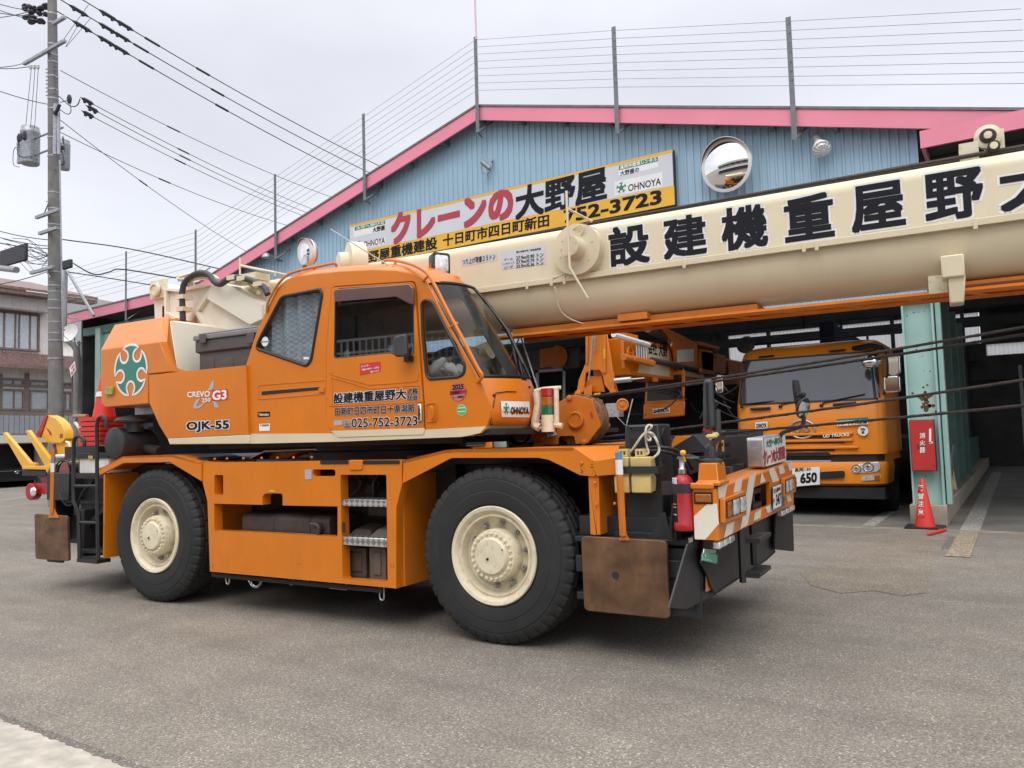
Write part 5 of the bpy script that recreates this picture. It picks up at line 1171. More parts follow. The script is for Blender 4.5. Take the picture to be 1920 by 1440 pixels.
def onbadge(s, t):  # s across, t up
    i = min(int(s*8), 7); f_ = s*8-i; lo, md, hi = [g_[j][i]+(g_[j][i+1]-g_[j][i])*f_ for j in range(3)]
    p_ = lo+(md-lo)*t*2 if t < .5 else md+(hi-md)*(t*2-1)
    return p_+Vector((.004, -.004, 0))
def badge_text(s, s0, s1, t0, t1, off):
    tmp = B(); tmp.text(s, (0, 0, 0), (1, 0, 0), (0, 0, 1), off=off, lift=0); vs = {}
    for f in tmp.bm.faces: b.face([onbadge(s0+(s1-s0)*v.co.x, t0+(t1-t0)*v.co.z)+Vector((abs(v.co.y), 0, 0)) for v in f.verts])
    tmp.bm.free()
badge_text('OHNOYA', .34, .96, .18, .62, .03); b.m = 2
tmp = B(); emblem(tmp, (0, 0, 0), 1, Vector((1, 0, 0)), Z_, 0, Vector((0, -1, 0)))
for f in tmp.bm.faces: b.face([onbadge(.18+v.co.x*.105, .52+v.co.z*.36) for v in f.verts])
tmp.bm.free()
part('badge', b, ['white_paint', 'ink', 'sign_green'], shell, smooth=0)
b = B(); b.tube([nose_pt(x, y) for x, y in ((929, 737), (925, 760), (917, 795))], .004, 5); b.tube([nose_pt(x, y) for x, y in ((929, 737), (950, 734), (968, 734.5))], .004, 5)
for x, y in ((926, 741), (992, 726), (920, 795), (994, 791)): b.ball(nose_pt(x, y), .012, 5)
part('nose_seam', b, 'seal', shell)
# cab interior
b = B(); b.box(-5.3, -3.5, KV+.06, KF-.05, 1.7, 1.74); b.box(-3.75, -3.42, KV+.08, KF-.06, 1.74, 2.02); b.hexa([(-3.78, KV+.08, 1.98), (-3.36, KV+.08, 1.98), (-3.36, KF-.06, 1.98), (-3.78, KF-.06, 1.98)], [(-3.72, KV+.1, 2.12), (-3.42, KV+.1, 2.05), (-3.42, KF-.08, 2.05), (-3.72, KF-.08, 2.12)]); b.box(-3.9, -3.72, KF-.25, KF-.05, 1.9, 2.42)
part('dashboard', b, 'interior_grey', shell, bevel=.02)
b = B(); b.rings([fillet([Vector((x, KV+.12, z)) for x, z in P], .05) for P in [((-4.75, 2.0), (-4.2, 2.02), (-4.22, 2.14), (-4.62, 2.14), (-4.75, 2.78), (-4.88, 2.76))]]+[fillet([Vector((x, KV+.56, z)) for x, z in P], .05) for P in [((-4.75, 2.0), (-4.2, 2.02), (-4.22, 2.14), (-4.62, 2.14), (-4.75, 2.78), (-4.88, 2.76))]]); b.box(-4.9, -4.78, KV+.22, KV+.46, 2.80, 2.98); part('seat', b, 'seat_fabric', shell, bevel=.03)
b = B(); ctr_ = Vector((-3.95, KV+.33, 2.28)); ax = Vector((-.55, 0, .83)); x_ = Vector((0, 1, 0)); y_ = ax.cross(x_); b.tube([ctr_+(x_*cos(a)+y_*sin(a))*.2 for a in [2*pi*k/24 for k in range(24)]], .015, 6, closed=True); b.tube([ctr_-x_*.19, ctr_+x_*.19], .014, 6); b.tube([ctr_, ctr_-ax*.4], .03, 8); part('steering_wheel', b, 'seal', shell)
b = B(fixn=False); ct_, cb_ = [], []; k = 0; U0, U1 = c(492, 640, KV+.06).x, c(606, 560, KV+.06).x; x = U0
while x < U1: 
    o_ = .024*sin(k*.62)+.006*sin(k*2.3); ct_.append((x, KV+.085+o_, 3.0)); cb_.append((x+.03*sin(k*.4), KV+.085+o_*1.5, 2.2)); x += .018; k += 1
b.sheet([ct_, cb_]); part('curtain', b, 'cab_curtain', shell, smooth=70)
gl = thing('work_gloves', 'crumpled pale work gloves lying on the crane dashboard', 'gloves', C, (-3.55, KV+.2, 2.05))
for (x, y, w, h, v) in ((818, 689, 16, 14, KV+.09), (845, 692, 16, 10, KV+.10)):
    o_ = c(x, y, v); b = B(); R0 = c(x+w, y, v).x-o_.x; rr = []
    for i in range(1, 9):
        a = pi*i/9; rr.append([o_+Vector((R0*cos(a)*1.05+random.uniform(-.01, .01), sin(a)*.05*sin(t)+.02, sin(a)*cos(t)*h/250*1.1+random.uniform(-.012, .012)+.05*(cos(a) if x < 830 else -cos(a)))) for t in [2*pi*k/12 for k in range(12)]])
    b.rings(rr)
    for k in range(4): p = o_+Vector((R0*.9, .01+.02*k, .0+.012*k)); b.tube([p-Vector((.05, 0, 0)), p+Vector((.02, 0, -.03)), p+Vector((.05, 0, -.05))], [.014, .013, .008], 6)
    part('glove', b, 'glove', gl, smooth=50)
# rails, mirror, lamp, wiper, aerial
def rail(px, v, r, name='grab_rail', m_='orange', n=5):
    P = [c(p[0], p[1], p[2] if len(p) > 2 else v) for p in px]; b = B(); b.tube(spl(P, n), r, 8); return b
b = rail(((716, 505, KV+.25), (718, 493, KV+.25), (724, 488, KV+.2), (745, 489, KV+.1), (775, 497, KV-.02), (800, 512, KV-.05), (815, 535, KV-.06), (838, 580, KV-.06), (870, 640, KV-.06), (896, 690, KV-.06), (903, 701, KV-.06), (903, 709, KV-.05), (896, 716, KV))[:13], KV, .015)
for p0, p1 in (((740, 506), (741, 489)),): b.tube([c(*p0, KV+.1), c(*p1, KV+.12)], .013, 6)
b.tube([c(793, 527, KV), c(805, 516, KV-.05)], .012, 6); b.tube([c(845, 613, KV), c(857, 605, KV-.05)], .012, 6); part('grab_rail', b, 'orange', shell)
b = rail(((500, 585, KV-.01), (503, 566, KV-.02), (520, 535, KV-.02), (540, 515, KV), (570, 505, KV+.05), (600, 499, KV+.1), (625, 494, KV+.12), (631, 498, KV+.15), (632, 510, KV+.15)), KV, .013); b.tube([c(589, 515, KV+.1), c(589, 501, KV+.08)], .012, 6); part('roof_rail', b, 'orange_old', shell)
b = rail(((843, 531, KF-.1), (844, 522, KF-.1), (852, 518, KF-.1), (860, 521, KF-.1), (861, 531, KF-.1)), KF, .012); part('lifting_eye', b, 'orange', shell)
b = B(); A = c(775, 505, KF-.35); lb = c(825, 495, KF-.35); lb0 = fillet([(lb.x-.085, lb.z-.085), (lb.x+.07, lb.z-.085), (lb.x+.07, lb.z+.085), (lb.x-.085, lb.z+.085)], .03)
# lamp faces forward (+u) and a little outward
dirl = Vector((.88, -.47, 0)); sx = Vector((.47, .88, 0)); o_ = lb
def lring(s, k): return [o_+dirl*k+sx*(s*a)+Z_*(s*b_) for a, b_ in fillet([(-.085, -.085), (.085, -.085), (.085, .085), (-.085, .085)], .03)] if False else [o_+dirl*k+sx*(p.x*s)+Z_*(p.y*s) for p in fillet([Vector((-.085, -.095)), Vector((.085, -.095)), Vector((.085, .095)), Vector((-.085, .095))], .03)]
b.rings([lring(.55, -.10), lring(.9, -.07), lring(1, .0), lring(1.02, .03), lring(.9, .03)]); wl = part('work_lamp', b, 'black_plastic', shell)
b = B(); b.rings([lring(.78, .02), lring(.76, .036), lring(.45, .045)]); part('lens', b, 'lamp_clear', wl, smooth=60)
b = B(); b.tube([o_-Z_*.12+sx*.09, o_-Z_*.10+sx*.09, o_+sx*.09], .008, 5); b.tube([o_-Z_*.12-sx*.09, o_-sx*.09], .008, 5); b.tube([o_-Z_*.12+sx*.09, o_-Z_*.12-sx*.09], .01, 5); b.tube([o_-Z_*.12, o_-Z_*.2], .016, 6); b.box(o_.x-.2, o_.x+.05, o_.y-.03, o_.y+.03, o_.z-.16, o_.z-.135); part('lamp_bracket', b, 'orange_old', shell)
b = B(); A = c(737, 509, KV+.06); b.box(A.x-.035, A.x+.035, A.y-.03, A.y+.03, A.z-.02, A.z+.04); part('aerial_mount', b, 'seal', shell, bevel=.008)
b = B(); b.tube([A+Z_*.03, c(655, 452, KV+.06), c(620, 430, KV+.06)], .006, 5); b.ball(A+Z_*.03, .014, 5); part('aerial', b, 'steel', shell)
b = B(); mz = c(748, 647, KV-.16); P = fillet(cq(KV-.16, 735, 632, 757, 625, 760, 630, 762, 668, 740, 669, 737, 664), .03); b.rings([[p+Vector((0, dy, 0)) for p in P] for dy in (0, .05)]); mr_ = part('side_mirror', b, 'black_plastic', shell, bevel=.015)
b = B(); b.tube(spl([c(752, 650, KV-.11), c(768, 651, KV-.10), c(769, 660, KV-.08), c(766, 672, KV-.04), c(766, 674, KV)]), .014, 6); A = c(765, 672, KV-.02); b.box(A.x-.03, A.x+.05, KV-.04, KV, A.z-.03, A.z+.02); b.ball(c(767, 653, KV-.1), .03, 6); part('mirror_arm', b, 'seal', mr_)
b = B(); w0, w1 = c(967, 716, KF-.18)+Vector((.03, 0, 0)), c(950, 617, KF-.02)+Vector((.02, 0, 0)); b.tube([w0, c(958, 660, KF-.1)+Vector((.03, 0, 0)), w1], .011, 6); b.tube([w0+Vector((.02, .05, 0)), c(964, 655, KF-.03)+Vector((.03, 0, 0)), w1], .008, 5); b.box(w0.x-.03, w0.x+.05, w0.y-.04, w0.y+.05, w0.z-.06, w0.z+.04)
A, D = c(908, 565, KF-.04)+Vector((.02, 0, 0)), c(976, 683, KF-.1)+Vector((.03, 0, 0)); b.tube([A, (A+D)/2+Vector((.03, 0, .02)), D], .012, 5); b.tube([c(941, 617, KF), c(952, 617, KF)], .02, 5); part('wiper', b, 'seal', shell)
# round mirror on the cab roof
convex_mirror('round convex mirror with a red hood standing on the rear of the cab roof', c(574, 473, KV+.3), .135, (-.25, -1, -.12), 'hood_red', C, [c(574, 476, KV+.33), c(571, 500, KV+.12)])
# tower of signal lamps in front of the cab
LVt = 5.88; st0 = c(1028, 799, LVt); zz = [c(1028, y, LVt).z for y in (803, 795, 778, 761, 744, 728)]; rl = 13*6.3/F_PX
tw = B(); tw.lathe([(rl*1.05, zz[0]-zz[1]-.03), (rl*1.05, zz[0]-zz[1]), (rl, 0), (rl, zz[2]-zz[1])], (st0.x, LVt, zz[1]), (0, 0, 1), 24); tr_ = part('signal_tower', tw, 'cream_worn', cr)
for i, m_ in ((2, 'lamp_green'), (3, 'amber'), (4, 'lamp_red')):
    b = B(); h = zz[i+1]-zz[i]; b.lathe([(rl*.98, .002), (rl, .012)]+[(rl*(1 if k % 2 else .985), .012+(h-.024)*k/8) for k in range(1, 8)]+[(rl, h-.012), (rl*.98, h-.002)], (st0.x, LVt, zz[i]), (0, 0, 1), 24); part('signal_lamp', b, m_, tr_, smooth=50)
b = B(); b.tube(spl([c(1003, 733, LVt), c(1020, 729, LVt), c(1045, 727, LVt+.02), c(1052, 727, LVt+.03)]), .016, 8); b.tube([c(1043, 730, LVt), c(1044, 797, LVt)], .022, 8); b.tube([c(1040, 796, LVt), c(1054, 799, LVt)], .024, 8); b.tube([c(1018, 803, LVt), c(1003, 802, LVt), c(1004, 797, LVt)], .012, 6); b.tube(spl([c(1007, 735, LVt-.0), c(1009, 760, LVt), c(1003, 795, LVt), c(1012, 802, LVt)]), .036, 8)
part('lamp_cage', b, 'cream_worn', tr_)
# ================================================================== boom and what hangs on it
BV = 6.2
b = B(); wt, wb = 3.455, 2.615
half = [(BV+.10, wt), (BV+.055, wt-.008), (BV+.02, wt-.035), (BV+.003, wt-.075), (BV, wt-.11), (BV, 2.975), (BV-.002, 2.95), (BV+.006, 2.88), (BV+.03, 2.80), (BV+.075, 2.72), (BV+.13, 2.66), (BV+.2, 2.628), (BV+.28, wb)]
BC = BV+.33; prof_ = half+[(2*BC-v, w) for v, w in half[::-1]]
U0, U1 = c(446, 540, BV).x, 2.6
b.rings([[(u, v, w) for v, w in prof_] for u in (U0, U1)]); bo = part('boom', b, 'cream', cr, smooth=40)
for k, du in ((1, .02), (2, .04)):
    pass
b = B(); wl_ = 2.985
b.box(U0+.6, U1, BV-.045, BV-.001, wl_-.012, wl_+.004); b.box(U0+.6, U1, BV-.047, BV-.035, wl_-.03, wl_+.02)
for x in (992, 1038, 1062, 1287, 1512, 1536, 1835): u_ = c(x, 520, BV).x; b.box(u_-.014, u_+.014, BV-.054, BV-.046, wl_-.055, wl_+.022)
part('cable_duct', b, 'cream', bo, bevel=.004)
b = B(); P = [c(941, 523, BV-.02), c(980, 521, BV-.05), c(1037, 515, BV-.055), c(1062, 496, BV-.055), c(1080, 500, BV-.05)]; b.tube([c(1037, 521, BV-.055), c(1063, 512, BV-.03), c(1078, 499, BV-.03)], .007, 5); b.tube(spl([c(1040, 537, BV-.06), c(1045, 560, BV-.02), c(1050, 580, BV+.02), c(1068, 597, BV+.1), c(1105, 608, BV+.2), c(1150, 600, BV+.24), c(1165, 596, BV+.26)]), .007, 5); part('boom_wiring', b, 'cream_worn', bo)
# lettering
b = B(fixn=False); wT, wB = c(1735, 331, BV).z, c(1737, 416, BV).z
def chr_(ch, xl, xr, yl):
    A, D = c(xl, yl, BV).x, c(xr, yl, BV).x
    for m_, o, l, e in ((1, .068, .0015, 0), (0, .03, .0045, 0)):
        b.m = m_; b.text(ch, (A-e, BV, wB-e), (D+e, BV, wB-e), (A-e, BV, wT+e), off=o, lift=l)
for ch, xl, xr, yl in (('設', 1144, 1216, 465), ('建', 1246, 1323, 450), ('機', 1355, 1437, 425), ('重', 1473, 1561, 410), ('屋', 1598, 1694, 390), ('野', 1736, 1841, 365)): chr_(ch, xl, xr, yl)
A, D = c(1877, 350, BV).x, c(1877, 350, BV).x+.41; 
for m_, o, l, e in ((1, .068, .0015, 0), (0, .03, .0045, 0)): b.m = m_; b.text('大', (A-e, BV, wB-e), (D+e, BV, wB-e), (A-e, BV, wT+e), off=o, lift=l)
b.m = 2; b.face(cq(BV-.002, 864, 500, 933, 488, 932, 473, 863, 484)); b.face(cq(BV-.002, 940, 506, 1022.5, 495, 1022, 459.5, 939, 471.5))
b.m = 0
for s, px, o in (('つり上げ荷重２５トン', (867, 497, 929, 486, 867, 486.5), .015), ('27.9m/0.90 トン', (968, 487.5, 1019, 481, 968, 480), .012), ('27.9m/0.74 トン', (968, 495, 1019, 488.5, 968, 488.2), .012), ('33.9m/0.36 トン', (968, 502.5, 1019, 496, 968, 496), .012), ('ブーム', (945, 489.5, 962, 486.5, 945, 485), .01), ('シングルトップ', (942, 497.5, 964, 494.5, 942, 493.2), .01), ('ジブ', (945, 504.5, 962, 502, 945, 500), .01), ('最大作業半径 / 定格総荷重', (968, 474.5, 1014, 468, 968, 471), .02)):
    b.text(s, *cq(BV-.004, *px), off=o, lift=.0015)
part('lettering', b, ['ink', 'white_paint', 'sign_white'], bo, smooth=0)
# hose reel, stays, brackets
A = c(1080, 467, BV-.10); rr_ = (c(1080, 418, BV-.10)-c(1080, 515, BV-.10)).length/2
b = B(); b.lathe([(rr_, -.10), (rr_*1.0, -.02), (rr_*.99, 0), (rr_*.45, .004), (rr_*.42, .02), (rr_*.415, .14), (rr_*.40, .15), (.001, .152)], A, (0, -1, 0), 48)
for k in range(6): a = k*1.05+.3; b.lathe([(.008, 0), (.008, .01)], A+Vector((cos(a)*rr_*.7, 0, sin(a)*rr_*.7)), (0, -1, 0), 6); b.lathe([(.006, 0), (.006, .006)], A+Vector((cos(a)*rr_*.32, -.152, sin(a)*rr_*.32)), (0, -1, 0), 6)
b.tube(spl([A+Vector((-.02, -.006, rr_*.78)), A+Vector((.06, -.03, rr_*.86)), A+Vector((.1, -.03, rr_*.7)), A+Vector((.05, -.008, rr_*.5))]), .006, 5)
b.m = 1; b.lathe([(rr_*.97, -.16), (rr_*1.03, -.15), (rr_*1.03, -.105), (rr_*.97, -.102)], A, (0, -1, 0), 40)
b.m = 2; b.lathe([(rr_*.6, -.2), (rr_*.6, -.1)], A, (0, -1, 0), 20)
part('hose_reel', b, ['cream', 'silver_blue', 'seal'], bo)
b = B(); b.tube([c(1062, 358, BV-.3), c(1065, 440, BV-.3), c(1068, 501, BV-.3), c(1102, 559, BV-.25)], .011, 6); b.tube([c(1063, 391, BV-.3), c(1110, 415, BV-.05)], .010, 6); part('guide_stay', b, 'cream', bo)
b = B(); A, D = c(1763, 480, BV-.12), c(1810, 517, BV-.12); b.box(A.x, D.x, BV-.12, BV+.05, D.z, A.z); A, D = c(1777, 517, BV-.10), c(1808, 566, BV-.10); b.hexa([(A.x, BV-.10, A.z), (D.x+.02, BV-.10, A.z), (D.x+.02, BV+.1, A.z), (A.x, BV+.1, A.z)], [(A.x, BV-.08, D.z), (D.x, BV-.08, D.z), (D.x, BV+.1, D.z), (A.x, BV+.1, D.z)]); part('jib_bracket', b, 'cream', bo, bevel=.01)
b = B(); A = c(1741, 533, BV+.15); b.box(A.x, A.x+.12, BV+.1, BV+.2, A.z-.08, A.z+.05); part('jib_hook', b, 'cream_worn', bo)
b = B(); u_ = c(1865, 270, BV+.2); zc = u_.z-.02
S = c(1852, 257, BV+.18); rs = (c(1852, 234, BV+.18)-c(1852, 279, BV+.18)).length/2
b.lathe([(rs, 0), (rs, .03), (rs*.98, .035), (rs*.6, .045)], S+Vector((0, .02, 0)), (0, -1, 0), 36); b.m = 1; b.lathe([(rs*.62, .046), (rs*.58, .052), (rs*.3, .055)], S+Vector((0, .02, 0)), (0, -1, 0), 28); b.m = 0; b.lathe([(rs*.31, .05), (rs*.3, .075), (.001, .077)], S+Vector((0, .02, 0)), (0, -1, 0), 20)
S2 = c(1863, 277, BV+.13); b.m = 1; b.lathe([(rs*.45, 0), (rs*.45, .05), (rs*.3, .052)], S2, (0, -1, 0), 20); b.m = 0; b.lathe([(rs*.29, .05), (rs*.29, .06), (.001, .061)], S2, (0, -1, 0), 16)
b.box(S.x-.18, S.x-.06, BV+.16, BV+.34, wt-.01, S.z-.02); b.box(S.x-.02, S.x+.1, BV+.2, BV+.34, wt-.01, S.z+.05)
part('rope_guide', b, ['cream_worn', 'rope_dark'], bo)
b = B()                                                # hoist rope lying along the boom top
for dv, dz in ((.12, .04), (.16, .055), (.2, .04)): b.tube([(-3.6, BV+dv, wt+dz*.6), (0, BV+dv, wt+dz), (2.6, BV+dv, wt+dz)], .014, 6)
part('hoist_rope', b, 'rope_dark', bo)
# jib stowed under the boom
jb = B(); P0, P1 = c(956, 632, BV+.12), c(1920, 528, BV+.12); z0 = P0.z
jb.tube([(P0.x-.15, BV+.12, z0), (2.5, BV+.12, z0)], .023, 4); jb.tube([(P0.x, BV+.40, z0), (2.5, BV+.40, z0)], .023, 4)
jb.box(P0.x, c(1420, 575, BV+.17).x, BV+.17, BV+.5, wb-.055, wb-.003); jb.box(c(1785, 545, BV+.17).x, 2.5, BV+.16, BV+.5, z0+.05, wb-.003)
jb.box(c(1160, 600, BV+.12).x, c(1215, 592, BV+.12).x, BV+.1, BV+.4, z0+.04, wb+.02)
part('jib', jb, 'orange_old', cr)
jb = B()
n = 14
for k in range(n):
    u_ = P0.x+.3+(2.3-P0.x)*k/n; jb.tube([(u_, BV+.12, z0), (u_+.18, BV+.40, z0)], .012, 5)
part('lattice', jb, 'orange_old', cr, each=True)
# boom foot frame at the rear
FV = 6.08
FF = cq(FV, 290, 610, 287.5, 534, 302, 529.5, 315, 541.5, 340, 542.5, 405, 531.5, 428, 529.5, 500, 573, 520, 700, 340, 700, 300, 640)
b = B(); b.plate(FF, [], (0, .62, 0)); ft = part('boom_foot', b, 'cream_light', cr, bevel=.012)
b = B()
def rib(px, t=.10): 
    P = cq(FV-.001, *px); b.prism(P, (0, -t, 0))
rib((288, 536.5, 302, 530, 315, 541.5, 340, 543, 405, 532, 405, 536, 340, 548, 314, 546, 300, 535.5, 290, 541), .05)
rib((405, 534, 409.5, 537, 368, 597, 340, 690, 333, 690, 362, 596), .05)
rib((409, 538, 428, 530.5, 503, 573, 503, 600, 480, 610, 400, 562), .09)
rib((314, 546, 318, 546, 318, 585, 336, 597, 332, 600, 314, 587), .05)
rib((376, 588, 380, 586, 402, 625, 396, 625), .08)
part('stiffener', b, 'cream_light', ft, bevel=.006)
b = B(); A = c(299, 544.5, FV-.02); b.box(A.x-.13, A.x+.13, FV-.05, FV-.001, A.z-.1, A.z+.12); b.lathe([(.085, 0), (.085, .03), (.06, .035), (.06, .02), (.001, .02)], A+Vector((0, -.05, .0)), (0, -1, 0), 24); part('pivot_pin', b, 'cream_worn', ft)
b = B(); b.tube(spl([c(*p, FV-.2) for p in ((343, 602), (341.7, 563), (341.7, 548), (345, 533), (353, 522.5), (368, 513), (383, 511.7), (393, 516.7), (401.7, 528), (413, 533), (423, 527), (433, 521), (447, 520.5), (468, 525), (493, 537), (502, 552))], 6), .034, 10); part('hydraulic_hose', b, 'black_plastic', ft)
b = B()
for x, y in ((342, 557), (342, 580), (437, 521), (456, 522.5), (487, 533)): A = c(x, y, FV-.2); b.box(A.x-.06, A.x+.06, A.y-.04, A.y+.1, A.z-.025, A.z+.025)
b.tube(spl([c(*p, FV-.15) for p in ((336, 524), (345, 518), (370, 513), (400, 519), (405, 525), (385, 520), (350, 524), (336, 524))]), .03, 6); b.tube([c(360, 536, FV-.1), c(357, 522, FV-.12)], .035, 6)
A, D = c(433, 514, FV-.05), c(487, 524, FV-.05); b.box(A.x, D.x, FV-.1, FV+.1, D.z, D.z+.08)
part('hose_clamp', b, 'cream', ft)
b = B(); b.tube([c(450, 483, FV), c(450, 518, FV), c(484, 548, FV)], .012, 6); b.ball(c(484, 549, FV), .025, 5); b.tube([c(452, 498, FV), c(516, 511, FV), c(540, 516, FV+.1)], .016, 6); b.tube([c(516, 511, FV), c(516, 518, FV)], .012, 6); part('handrail', b, 'cream', ft)
b = B(); A = c(652, 498, BV-.1); b.lathe([(.24, -.16), (.25, -.12), (.25, -.02), (.24, 0), (.14, .01), (.13, .10), (.001, .11)], A, (-.6, -.8, 0), 32); part('winch_cover', b, 'cream', bo)
# elevating cylinder under the boom foot
b = B(); A, D = c(520, 640, 6.45), (-3.9, 6.45, 2.45); b.tube([A, (-5.2, 6.45, 2.1)], .14, 14); b.tube([(-5.2, 6.45, 2.1), D], .09, 12); part('lift_cylinder', b, 'cream', cr)
# ---- main hook block slung at the nose, with its ropes
hk = thing('hook_block', 'orange hook block with rope sheaves slung in front of the crane nose', 'hook block', C, c(1075, 830, 6.35))
HV = 6.28
hp_ = cq(HV, 1000, 840, 1003, 800, 1042, 757, 1071, 740.5, 1078, 740.3, 1110, 748.7, 1126, 799, 1102, 831.5, 1079, 832.5, 1076, 819, 1071, 817.5, 1051, 818, 1046, 822, 1045, 834, 1020, 834)
hl_ = []
b = B(); b.plate(hp_, [], (0, .03, 0)); b.plate([p+Vector((0, .20, 0)) for p in hp_], [], (0, .03, 0)); hb = part('side_plate', b, 'orange_old', hk, bevel=.004)
b = B(); ce = c(1081, 787, HV)
for v in (.03, .07, .11, .15): b.lathe([(.225, -.018), (.232, -.014), (.212, 0), (.232, .014), (.225, .018), (.1, .019)], (ce.x, HV+v+.025, ce.z), (0, 1, 0), 36)
part('sheave', b, 'sheave_brown', hk)
b = B(); b.lathe([(.075, -.002), (.075, .03), (.06, .034), (.055, .022), (.001, .022)], ce, (0, -1, 0), 24)
for x, y in ((1068, 746), (1095, 829)): b.lathe([(.025, 0), (.025, .02), (.018, .024)], c(x, y, HV), (0, -1, 0), 8)
A = c(1012, 813, HV); b.lathe([(.075, -.002), (.075, .045), (.06, .05), (.055, .035), (.001, .035)], A, (0, -1, 0), 24); part('pin', b, 'orange_old', hk, each=True)
b = B(); b.prism(cq(HV-.003, 1106, 773, 1109.5, 772.5, 1112.5, 784, 1109, 785), (0, .002, 0)); part('mark', b, 'sign_red', hk)
b = B(); P = [c(x, y, HV-.07) for x, y in ((1026, 820), (1044, 815), (1038, 800), (1022, 802))]; b.prism(P, (0, .004, 0)); tg = part('capacity_tag', b, 'sign_white', hk)
b = B(fixn=False); b.text('5t', c(1031, 818, HV-.072), c(1028.5, 805, HV-.072), c(1040, 815, HV-.072), off=.05, lift=.002); part('lettering', b, 'ink', tg, smooth=0)
b = B(); A = c(976, 812, HV+.2); b.tube(spl([A+Vector((.13*cos(a), 0, .13*sin(a))) for a in [radians(20-k*22) for k in range(11)]], 4), [.03+.016*sin(pi*k/40) for k in range(41)], 10); b.tube([A+Vector((.13, 0, .04)), A+Vector((.26, 0, .08))], .05, 10); part('hook', b, 'steel', hk)
rp = []
for x0, y0, v0, x1, y1, v1 in ((1090, 746, 6.36, 1920, 607, 6.45), (1110, 745, 6.43, 1920, 621, 6.5), (1108, 823, 6.5, 1920, 706, 6.5), (1080, 832, 6.58, 1920, 754, 6.6)):
    A, D = c(x0, y0, v0), c(x1, y1, v1); E_ = D+(D-A)*.35; P = [A+(E_-A)*t-Vector((0, 0, .12*t*(1-t))) for t in [i/14 for i in range(15)]]
    b = B(); b.tube(P, .0105, 8)
    b2 = [P[0]+(P[-1]-P[0])*t for t in [i/3 for i in range(4)]]
    part('hoist_rope', b, 'rope_dark', hk)
    b = B()                                            # outer strands wound round the rope
    L_ = (P[-1]-P[0]).length; dd = (P[-1]-P[0]).normalized(); xx = dd.cross(Z_).normalized(); yy = xx.cross(dd); n = int(L_/.028)
    b.tube([P[0]+(P[-1]-P[0])*(i/n)-Vector((0, 0, .12*(i/n)*(1-i/n)))+(xx*cos(i*.9)+yy*sin(i*.9))*.0092 for i in range(n+1)], .0045, 4); part('strand', b, 'rope_dark', hk)
# ================================================================== front of the carrier
FU = -1.40                                              # bumper face
def fu(x, y, u=FU): return C.at(x, y, 'u', u)
def fq(u, *xy): return q(C, 'u', u, *xy)
nv0 = fu(1350, 1000).y; fv1 = fu(1487, 910).y; wbt, wtp = fu(1350, 1013).z, fu(1350, 915).z
wtp_f = fu(1484, 868).z
# bumper: rounded near corner, face with a recess
hole = fillet(fq(FU, 1407, 917, 1444, 903, 1446, 947, 1408, 961), .03)
b = B(); outer = [Vector((FU, nv0-.005, wbt)), Vector((FU, fv1, wbt)), Vector((FU, fv1, wtp_f)), Vector((FU, nv0-.005, wtp))]
b.plate(outer, [hole], (-.04, 0, 0))
UL = c(1299.5, 960, nv0-.035).x
b.hexa([(UL, nv0-.035, wbt), (FU-.03, nv0-.035, wbt), (FU-.03, nv0, wbt), (UL, nv0, wbt)], [(UL, nv0-.035, wtp), (FU-.03, nv0-.035, wtp), (FU-.03, nv0, wtp), (UL, nv0, wtp)])
cr_ = [Vector((FU-.03+.03*sin(a), nv0-.005-.03*cos(a), 0)) for a in [pi/2*k/6 for k in range(7)]]
b.sheet([[Vector((p.x, p.y, wbt)) for p in cr_], [Vector((p.x, p.y, wtp)) for p in cr_]])
b.box(FU-.3, FU-.04, fv1-.05, fv1, wbt, wtp_f)
b.box(FU-.34, FU-.03, nv0, fv1, wtp-.02, wtp+.002) if 0 else None
b.hexa([(UL, nv0-.03, wtp), (FU-.002, nv0-.0, wtp), (FU-.002, fv1, wtp_f), (FU-.25, fv1, wtp_f)], [(UL, nv0-.03, wtp+.015), (FU-.02, nv0-.0, wtp+.012), (FU-.02, fv1, wtp_f+.012), (FU-.25, fv1, wtp_f+.015)])
bp_ = part('bumper', b, 'orange', cr, bevel=.006)
# stripes
b = B(fixn=False); SU = FU+.0025
def st(*px): b.face(fq(SU, *px))
st(1346.0, 913.8, 1364.4, 906.7, 1359.6, 931.5, 1347.9, 935.4)
st(1379.0, 901.2, 1392.5, 896.2, 1389.0, 920.4, 1374.8, 924.2)
st(1404.6, 892.3, 1417.5, 887.5, 1402.1, 983.8, 1387.9, 992.7)
st(1362.3, 982.9, 1377.5, 976.7, 1373.8, 999.6, 1357.5, 1009.0)
st(1428.3, 885.0, 1435.8, 902.3, 1424.8, 906.7)
st(1440.4, 879.8, 1451.9, 876.2, 1460.8, 900.8, 1448.8, 905.0)
st(1459.2, 874.6, 1468.5, 871.5, 1472.1, 886.0, 1462.5, 890.2)
st(1476.9, 869.4, 1484.6, 865.8, 1485.4, 880.8, 1480.4, 883.3)
st(1415.4, 962.1, 1427.9, 953.8, 1426.2, 970.4, 1412.9, 977.7)
st(1435.4, 951.2, 1446.0, 945.0, 1448.8, 957.5, 1439.6, 962.5)
st(1473.3, 928.1, 1480.0, 924.6, 1484.8, 938.3, 1477.1, 941.7)
zy = lambda x, y: Vector((C.at(x, y, 'v', nv0-.036).x, nv0-.0375, C.at(x, y, 'v', nv0-.036).z))
P = [zy(1301, 968), zy(1326, 945), zy(1344.5, 944), zy(1348, 982), zy(1323, 1011.5), zy(1303, 1011)]; b.face(P)
part('chevron', b, 'cream_light', bp_, smooth=0, each=True)
